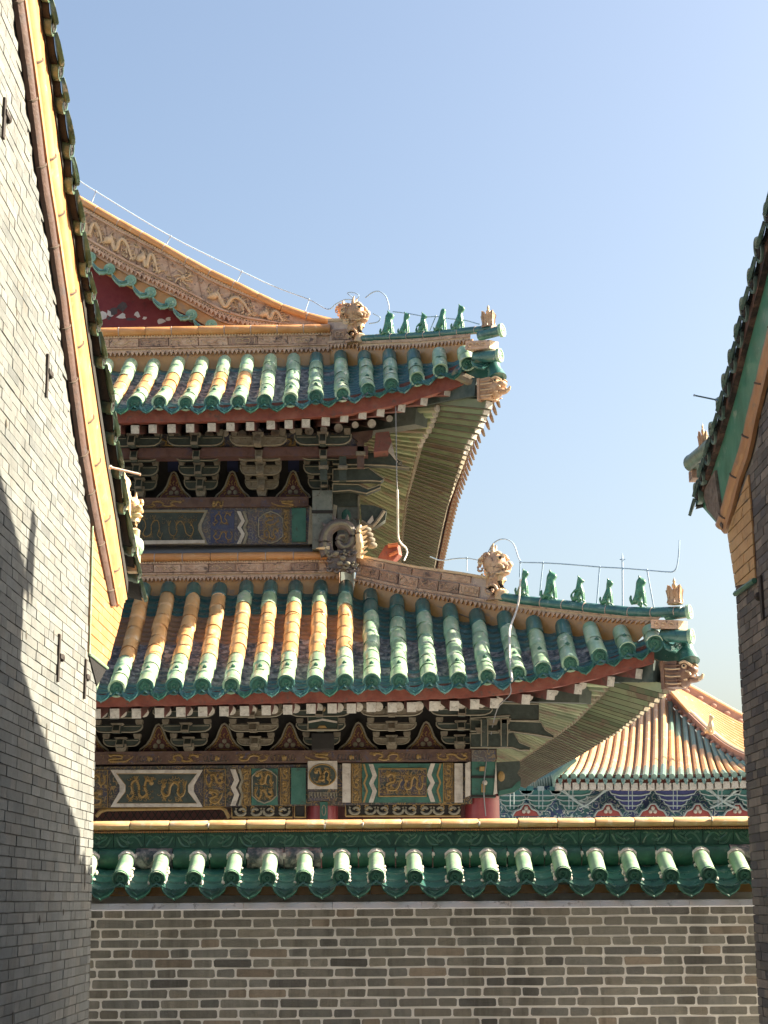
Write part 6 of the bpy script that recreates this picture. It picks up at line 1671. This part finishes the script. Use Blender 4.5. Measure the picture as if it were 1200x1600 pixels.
M_gpost = mat('grey_green_worn_post', [(.07, .08, .075), (.12, .14, .125), (.17, .18, .165)], 6, .8, .4, 30, 0, ((.06, .05, .045), .25, 9))
mb = MB(); mb.prism([P(*q, 22.45) for q in rect(488, 766, 519, 858)], (0, .4, 0), 0); mb.prism([P(*q, 22.44) for q in rect(487, 797, 520, 802)], (0, .02, 0), 1)
mb.prism([P(*q, 22.5) for q in [(481, 850), (484, 790), (489, 795), (489, 850)]], (0, .02, 0), 2); mb.prism([P(*q, 22.5) for q in [(519, 815), (521, 788), (527, 790), (524, 815)]], (0, .02, 0), 2)
mb.build('corner_post', [M_gpost, M_black, M_line], hall)
slabpx('corner_post', rect(527, 773, 561, 858), 22.7, .5, M_gpost)
mb = MB(); mb.prism([P(*q, 22.69) for q in rect(520, 770, 561, 792)], (0, -.02, 0), 0); mb.prism([P(*q, 22.69) for q in rect(559, 775, 562, 812)], (0, -.03, 0), 1); mb.ball(P(541, 806, 22.7), (.07, .02, .1), 8, 6, 2); mb.build('post_head', [M_dark, M_line, M_pgreen], hall)
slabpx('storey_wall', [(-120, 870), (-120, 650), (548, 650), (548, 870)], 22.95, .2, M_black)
# corner arms of the upper eave
arm('corner_arm', [(520, 706), (571, 706), (610, 707), (617, 714), (628, 722), (622, 725), (640, 731), (600, 727), (520, 725)], 22.2, .16)
arm('corner_arm', [(520, 733), (576, 731), (590, 741), (600, 748), (595, 752), (580, 751), (520, 752)], 22.3, .16)
arm('corner_arm', [(520, 756), (560, 757), (575, 764), (595, 757), (594, 762), (572, 771), (546, 766), (520, 768)], 22.4, .16)
mb = MB(); mb.prism([P(*q, 21.9) for q in [(587, 676), (608, 674), (612, 690), (606, 704), (584, 706)]], (0, .3, 0), 0); mb.prism([P(*q, 21.95) for q in [(606, 704), (612, 690), (618, 716), (622, 722)]], (0, .05, 0), 1)
mb.build('corner_bracket', [M_rafred, M_white], hall)
mb = MB(); mb.prism([P(*q, 22.0) for q in [(549, 676), (583, 672), (581, 683), (572, 690), (560, 690), (552, 684)]], (0, .06, 0), 0); mb.prism([P(*q, 22.0) for q in rect(558, 690, 569, 730)], (0, .1, 0), 0); mb.prism([P(*q, 21.98) for q in rect(556, 705, 571, 711)], (0, .06, 0), 1); mb.prism([P(*q, 21.98) for q in rect(528, 728, 542, 732)], (0, .06, 0), 1)
for u in (505, 535): mb.prism([P(*q, 22.05) for q in rect(u - 5, 710, u + 6, 750)], (0, .1, 0), 2); mb.prism([P(*q, 22.03) for q in rect(u - 7, 727, u + 8, 732)], (0, .06, 0), 1)
mb.build('corner_bracket', [M_timber, M_block, M_dark], hall)
# dragon-headed beam nose under the upper corner
mb = MB(); mb.prism([P(*q, 22.6) for q in [(563, 788), (585, 790), (604, 797), (602, 812), (588, 822), (566, 826)]], (0, .2, 0), 0)
L = catmull([P(565, 815, 22.58), P(580, 822, 22.57), P(592, 810, 22.57), (P(600, 798, 22.57))], 4); mb.tube(L, .03, 6, 1); mb.prism([P(*q, 22.59) for q in [(574, 816), (582, 806), (584, 814), (576, 822)]], (0, -.03, 0), 2)
for k in range(4): mb.ball(P(572 + 3 * k, 832 + 8 * k - 4, 22.5), (.08, .06, .05), 8, 6, 1)
mb.build('dragon_nose', [M_dark, M_block, M_white], hall, smooth=50)
# side walls receding behind the corners
mb = MB(); a = V((1.42, 21.9, 0)); mb.abox(1.0, 1.40, 22.3, 34, 0, 4.2, 0); mb.build('side_wall', M_maroon, hall)
mb = MB(); mb.abox(-1.2, -0.64, 23.1, 34, 4.4, 8.6, 0); mb.build('storey_side_wall', M_dark, hall)
mb = MB(); mb.abox(-8, 1.3, 22.5, 34, 0, 4.2, 0); mb.build('hall_core', M_maroon, hall)
# ------------------------------------------------------------------ roof figurines
G1 = 'green glazed beasts along the upper roof hip'; G2 = 'green glazed beasts along the lower roof hip'
K = ['lion', 'dog', 'bird', 'man', 'horse']
U = [(594, 483, 616, 526), (621, 488, 641, 523.5), (648, 486, 671, 522), (679, 479, 697, 518.5), (704, 477, 727, 517)]
LU = ['tall upright green beast nearest the brown dragon head on the upper roof hip',
      'small slim green beast, second from the dragon head on the upper roof hip',
      'hunched green beast in the middle of the five on the upper roof hip',
      'green figure with a long sweeping tail, fourth on the upper roof hip',
      'sharp eared green beast nearest the crown shaped finial on the upper roof hip']
for k, (q, l) in enumerate(zip(U, LU)): figurine(q, yh2((q[0] + q[2]) / 2), K[k], l, G1, 0.35, seed=k)
L_ = [(804, 889, 828, 931), (845, 887, 872, 938), (892, 897, 916, 940), (939, 904, 958, 945), (985, 896, 1012, 946)]
LL = ['green beast with upturned snout beside the brown dragon head on the lower roof hip',
      'shaggy green lion like beast, second from the dragon head on the lower roof hip',
      'green crouching beast in the middle of the five on the lower roof hip',
      'smallest slim green beast, fourth from the dragon head on the lower roof hip',
      'large upright green beast nearest the crown finial on the lower roof hip']
K2 = ['dog', 'lion', 'bird', 'dog', 'lion']
for k, (q, l) in enumerate(zip(L_, LL)): figurine(q, yh((q[0] + q[2]) / 2), K2[k], l, G2, 0.35, seed=k + 10)

# ------------------------------------------------------------------ lightning conductors and cables
def conductor(label, lines, posts, yf, loc_u, rod_=None):
    t = thing('lightning_conductor', label, 'lightning wire', P(loc_u[0], loc_u[1], yf(loc_u[0])))
    mb = MB()
    for L in lines: mb.tube(catmull([P(u, v, yf(u)) for u, v in L], 5), 0.009, 6, 0)
    mb.build('wire', M_wire, t, smooth=60)
    for a, b in posts:
        mb = MB(); mb.tube([P(*a, yf(a[0])), P(*b, yf(b[0]))], 0.009, 6, 0); mb.ball(P(*a, yf(a[0])), .017, 6, 5, 0); mb.build('post', M_wire, t, smooth=60)
    if rod_:
        mb = MB(); a, b = rod_; pa, pb = P(*a, yf(a[0])), P(*b, yf(b[0])); mb.tube([pb, pa + (pb - pa) * .1, pa], [.012, .012, .003], 6, 0)
        c = pa + (pb - pa) * .12; mb.beam(c - V((.035, 0, 0)), c + V((.035, 0, 0)), .012, .012, 0); mb.build('lightning_rod', M_wire, t)
    return t
yg = lambda u: GY + 0.1 if u < 500 else yh2(u) + .05
conductor('thin blue wire on short posts along the gable ridge and past the upper beasts',
          [[(-60, 175), (60, 246), (112.7, 275), (150, 299), (266.7, 369), (378, 424), (430, 448), (483, 468), (511.7, 483), (525, 475), (540, 468), (553, 469)], [(555, 470), (549, 463), (543, 458), (552, 457), (561, 462), (556, 471)], [(571, 465), (582, 457), (592, 455), (602, 462), (607, 475), (608, 484)], [(583, 490), (594, 496), (590, 503), (577, 505.5)], [(614, 487), (632, 489), (650, 492), (668, 495), (684, 494.5), (703, 498), (725, 500), (750, 507)]],
          [((150, 299), (144, 315)), ((266.7, 369), (258, 386)), ((378, 424), (370, 441)), ((483, 468), (477, 486)), ((681, 494), (664, 536))], yg, (144, 315))
conductor('thin blue wire on tall posts over the lower roof hip, its right end turned up',
          [[(672, 870), (689, 875.6), (710, 873), (729.5, 872), (742, 874), (754.6, 875.6), (761, 868), (767, 855), (775, 846), (786, 842), (797, 845), (804, 853), (810, 871), (815, 878), (826, 879)], [(826, 879), (848, 879.5), (890, 882), (938, 886), (975, 888), (1011, 891), (1040, 893.5)], [(1040, 893.5), (1052, 893), (1058, 884), (1061, 860), (1061.6, 844)]],
          [((729.5, 872), (729.5, 892)), ((813, 879), (812, 902)), ((848.5, 879.5), (843, 931)), ((937, 886), (932, 948)), ((1011, 891), (1022, 952))], lambda u: yh(u) + .03, (729, 890), ((972.5, 864), (973, 950)))
mb = MB(); L = [(813, 905), (812, 925), (810, 941), (806, 957), (801, 970), (797, 982), (796, 999), (797, 1030), (800, 1064)]
def ycab(u, v): return interp(v, [(900, 20.9), (945, 20.85), (975, 20.7), (1064, 19.78)])
mb.tube(catmull([P(u, v, ycab(u, v)) for u, v in L], 5), .014, 6, 0)
tag(mb.build('cable', M_cable, smooth=60), 'white cable running down the green tiles of the lower roof from its hip', 'cable')
mb = MB(); mb.tube(catmull([P(u, v, 21.3) for u, v in [(618, 620), (619, 680), (620, 745), (621, 765)]], 4), .007, 5, 1); mb.tube(catmull([P(u, v, 21.3 + (v - 765) * .008) for u, v in [(621, 765), (621.5, 800), (622, 837), (626, 848), (634, 856)]], 5), .015, 6, 0)
mb.tube(catmull([P(634, 856, 22.03), P(636, 864, 22.0), P(631, 876, 21.9)], 4), .014, 6, 0)
tag(mb.build('cable', [M_cable, M_stone], smooth=60), 'thin cable hanging from the upper eave down to the lower brown hip ridge', 'cable')
mb = MB(); mb.tube(catmull([P(797, 1068, 19.9), P(797, 1085, 20.0), P(777, 1108, 20.6), P(765, 1160, 21.38), P(756, 1225, 21.40), P(759, 1275, 21.45)], 5), .008, 5, 0)
tag(mb.build('cable', M_stone, smooth=60), 'thin grey cable hanging from the lower eave down to the red corner column', 'cable')

# ------------------------------------------------------------------ far hall
FY = 46.0
far = thing('far_hall', 'distant palace hall with sunlit orange roof and blue brackets beyond the corner', 'hall', (P(1010, 1270, FY).x, FY, 0))
mb = MB(); fm = MB()
# front slope: eave line to hip line
eave = [(800, 1222), (866, 1214), (900, 1213), (1000, 1214), (1100, 1213), (1163, 1210), (1260, 1205)]
hip = [(870, 1180), (905, 1150), (960, 1118), (1020, 1092), (1037, 1083), (1052, 1105), (1075, 1128), (1100, 1152), (1130, 1177), (1163, 1194), (1200, 1206)]
def yfar(u): return FY
us = [868 + 14.0 * k for k in range(25)]
M_for = mat('far_orange_tile', [(.50, .26, .10), (.58, .35, .16)], 1.5, .45, .1, 10, .2, ((.6, .52, .4), .2, 3)); M_fgr = mat('far_green_tile', [(.09, .17, .14), (.16, .26, .21)], 2, .45, .1, 10, .2); M_fpan = mat('far_pan_tile', [(.36, .22, .13), (.44, .29, .18)], 2, .7); M_fhip = mat('far_brown_hip', [(.30, .16, .12), (.44, .26, .20)], 2, .7, .4, 8)
AA, BB = [], []
for u in us:
    ve = interp(u, eave); e = P(u, ve, FY)
    ut = 1037 + (u - 1037) * .80
    vt = interp(ut, hip); depth = FY + 6.5 * min(1.0, (ve - vt) / 110)
    t_ = P(ut, vt, depth)
    AA.append(e); BB.append(t_)
    K_ = 10; path = []; ms = []
    L = (t_ - e).length
    for k in range(K_ + 1):
        f = k / K_; path.append(e.lerp(t_, f) - V((0, 0, .05 * L * 4 * f * (1 - f)))); ms.append(1 if (f < .12 or (u > 1037 and f > .68)) else 0)
    mb.tube(path, .085, 8, 0, True, mats=ms)
n = 8
def sagp(i, f):
    L = (BB[i] - AA[i]).length; return AA[i].lerp(BB[i], f) - V((0, 0, .05 * L * 4 * f * (1 - f) + .06))
for k in range(n):
    fm.loft([sagp(i, k / n) for i in range(len(us))], [sagp(i, (k + 1) / n) for i in range(len(us))], 1 if k == 0 else 0)
for i in range(len(us) - 1): drip(fm, AA[i] + V((.07, 0, -.05)), AA[i + 1] + V((-.07, 0, -.05)), V((0, -1, 0)), .2, 1, sag=.1)
r1_ = fm.build('tiled_roof', [M_fpan, M_fgr], far, smooth=40); mb.build('tube_tile', [M_for, M_fgr], r1_, smooth=40)
# left return of the eave, running away, pale in the sun
mb = MB(); A = [P(u, v, y) for u, v, y in [(866, 1213, FY), (850, 1218, FY + 4), (835, 1224, FY + 9), (815, 1232, FY + 15)]]; B = [P(u, v, y) for u, v, y in [(905, 1150, FY + 4.5), (880, 1180, FY + 9), (852, 1205, FY + 13), (815, 1226, FY + 18)]]
mb.loft(A, B, 0); mb.build('tiled_roof', M_for, far)
mb = MB()
for k in range(16):
    f = k / 15; p = A[0].lerp(A[-1], f); mb.tube([p + V((.6, 0, .5)), p + V((-.02, 0, .0)), p + V((-.02, 0, -.3))], [.10, .10, .03], 7, 0)
mb.loft([A[0].lerp(A[-1], k / 15) + V((-.03, 0, .02)) for k in range(16)], [A[0].lerp(A[-1], k / 15) + V((.3, 0, .22)) for k in range(16)], 0)
mb.build('eave_edge_tile', M_fgr, far, smooth=40)
# hip ridge and the slope beyond it
mb = MB(); H = catmull([P(u, v, FY + 6.5 * min(1, (interp(u, eave) - v) / 110) - .1) for u, v in [(1035, 1078), (1052, 1100), (1075, 1123), (1100, 1147), (1130, 1172), (1163, 1190), (1205, 1203)]], 4)
mb.loft([p - V((0, 0, .12)) for p in H], [p + V((0, 0, .22)) for p in H], 0); mb.loft([p + V((0, 0, .22)) for p in H], [p + V((.3, .25, .22)) for p in H], 0); mb.tube([p + V((.1, .1, .22)) for p in H], .07, 8, 1)
for p, d in walk(H, .45): mb.ball(p + V((-.05, -.05, .03)), (.09, .04, .06), 6, 4, 0)
mb.build('hip_ridge', [M_fhip, M_relief_hi], far, smooth=40)
mb = MB(); R0 = [P(u, v, FY + 7) for u, v in [(1058, 1078), (1085, 1092), (1120, 1112), (1163, 1134), (1230, 1165)]]
R1 = [p + V((0.2, .2, .05)) for p in [P(u, v, FY + 5) for u, v in [(1040, 1084), (1075, 1124), (1112, 1158), (1163, 1192), (1230, 1212)]]]
pm = MB(); pm.loft(R1, R0, 0); nn = 13
RB = catmull(R1, 6); RA = catmull(R0, 6)
for k in range(nn):
    f = (k + .5) / nn; mb.tube([b.lerp(a, f) + V((0, -.03, .03)) for a, b in zip(RA, RB)], .06, 7, 0)
r2_ = pm.build('tiled_roof', M_fpan, far); mb.build('tube_tile', M_for, r2_, smooth=40)
mb = MB(); H2 = catmull([P(u, v, FY + 7) for u, v in [(1050, 1072), (1070, 1080), (1100, 1096), (1130, 1113), (1163, 1131), (1230, 1163)]], 4)
mb.loft([p - V((0, 0, .25)) for p in H2], [p + V((0, 0, .28)) for p in H2], 0); mb.tube([p + V((0, .05, .28)) for p in H2], .07, 8, 1); 
for p, d in walk(H2, .5): mb.ball(p + V((0, -.06, .02)), (.12, .04, .08), 6, 4, 0)
mb.build('roof_ridge', [M_fhip, M_relief_hi], far, smooth=40)
# small beast on the far hip
c = P(1111, 1148, FY + 2.2); vs, es = seated(.62, 'dog', 77); o = bpy.data.objects.new('roof_figurine', solidify_skin('roof_figurine', vs, es, M_cream, 2)); COL.objects.link(o); o.location = c; o.rotation_euler = (0, 0, -.5)
tag(o, 'small tan beast on the hip ridge of the distant hall', 'figurine')
# eave timbers and painted frieze
mb = MB()
e1 = [P(u, interp(u, eave) + 9, FY + .2) for u in range(866, 1240, 14)]; 
mb.loft([p - V((0, 0, .10)) for p in e1], [p + V((0, 0, .22)) for p in e1], 0); mb.build('fascia_board', M_red, far)
for k, u in enumerate(range(872, 1200, 13)):
    mb = MB(); c = P(u, interp(u, eave) + 16, FY + .35); mb.box(c, (.095, 0, 0), (0, .3, 0), (0, 0, .095), 0); mb.build('flying_rafter', M_endw, far)
mb = MB(); mb.prism([P(u, v, FY + 1.3) for u, v in [(760, 1300), (760, 1236), (830, 1232), (866, 1226), (1240, 1222), (1240, 1300)]], (0, .4, 0), 0); mb.build('painted_frieze', M_frieze, far)
mb = MB(); mb.prism([P(u, v, FY + .6) for u, v in [(866, 1231), (866, 1224), (1240, 1220), (1240, 1227)]], (0, 1.0, 0), 0); mb.build('eave_shade_board', M_navy, far)
# bracket clusters with pale outlines, red flame panels
M_fline = mat('pale_blue_outline', [(.22, .28, .29), (.32, .37, .36)], 3, .8); M_fblue = mat('cobalt_bracket', [(.025, .035, .13), (.04, .05, .17)], 3, .7); M_fteal = mat('teal_bracket', [(.02, .10, .10), (.04, .15, .14)], 3, .7); M_fred = mat('red_flame_board', [(.22, .035, .03), (.28, .06, .05)], 3, .7)
for k, u in enumerate((800, 845, 892, 985, 1055, 1125, 1178)):
    mb = MB(); mt = 0 if u in (985, 1055) else 1
    for j in range(4):
        v = 1262 - 8 * j; w_ = 12 + 7 * j
        pts = [(u - w_, v - 4), (u - w_ + 3, v + 2), (u - w_ * .5, v + 5), (u + w_ * .5, v + 5), (u + w_ - 3, v + 2), (u + w_, v - 4)]
        Yq = FY + 1.1 - .2 * j; pp = [P(a, b, Yq) for a, b in pts]; mb.prism(pp, (0, .15, 0), mt); mb.tube([p + V((0, -.02, 0)) for p in pp], .020, 4, 2)
        for s in (-1, 0, 1): mb.box(P(u + s * w_ * .85, v - 6, Yq - .05), (.09, 0, 0), (0, .09, 0), (0, 0, .06), mt if s else 2)
    mb.tube([P(u - 3, 1264, FY + .2), P(u - 3, 1230, FY + .2)], .012, 4, 2); mb.tube([P(u + 3, 1264, FY + .2), P(u + 3, 1230, FY + .2)], .012, 4, 2)
    mb.build('bracket_set', [M_fblue, M_fteal, M_fline], far)
for u in (822, 950, 1020, 1090, 1152):
    mb = MB(); pts = [P(a, b, FY + 1.0) for a, b in [(u - 22, 1275), (u - 17, 1267), (u - 9, 1264), (u - 4, 1256), (u + 4, 1256), (u + 9, 1264), (u + 17, 1267), (u + 22, 1275)]]
    mb.prism(pts, (0, .1, 0), 0); mb.tube([p + V((0, -.03, 0)) for p in pts], .03, 4, 1)
    for s in (-1, 1): mb.ball(P(u + s * 3.5, 1268, FY + .97), (.06, .05, .06), 8, 6, 2)
    mb.ball(P(u, 1263, FY + .97), (.06, .05, .07), 8, 6, 2); mb.build('flame_panel', [M_fred, M_fline, M_white], far)
for u, s in ((905, 1), (1110, 1), (920, -1), (1150, -1)):
    mb = MB()
    for k in range(3):
        mb.tube(catmull([P(u + s * (4 * k), 1262 - 8 * k, FY + .8), P(u + s * (14 + 6 * k), 1256 - 6 * k, FY + .7), P(u + s * (30 + 5 * k), 1244 - 4 * k, FY + .5), P(u + s * (40 + 3 * k), 1234, FY + .4)], 4), .035, 5, 0)
    mb.build('corner_arm', M_fline, far)
mb = MB(); mb.abox(P(800, 1270, FY + 2).x, P(1260, 1270, FY + 2).x, FY + 1.8, FY + 14, 0, P(1000, 1225, FY).z, 0); mb.build('wall', M_maroon, far)
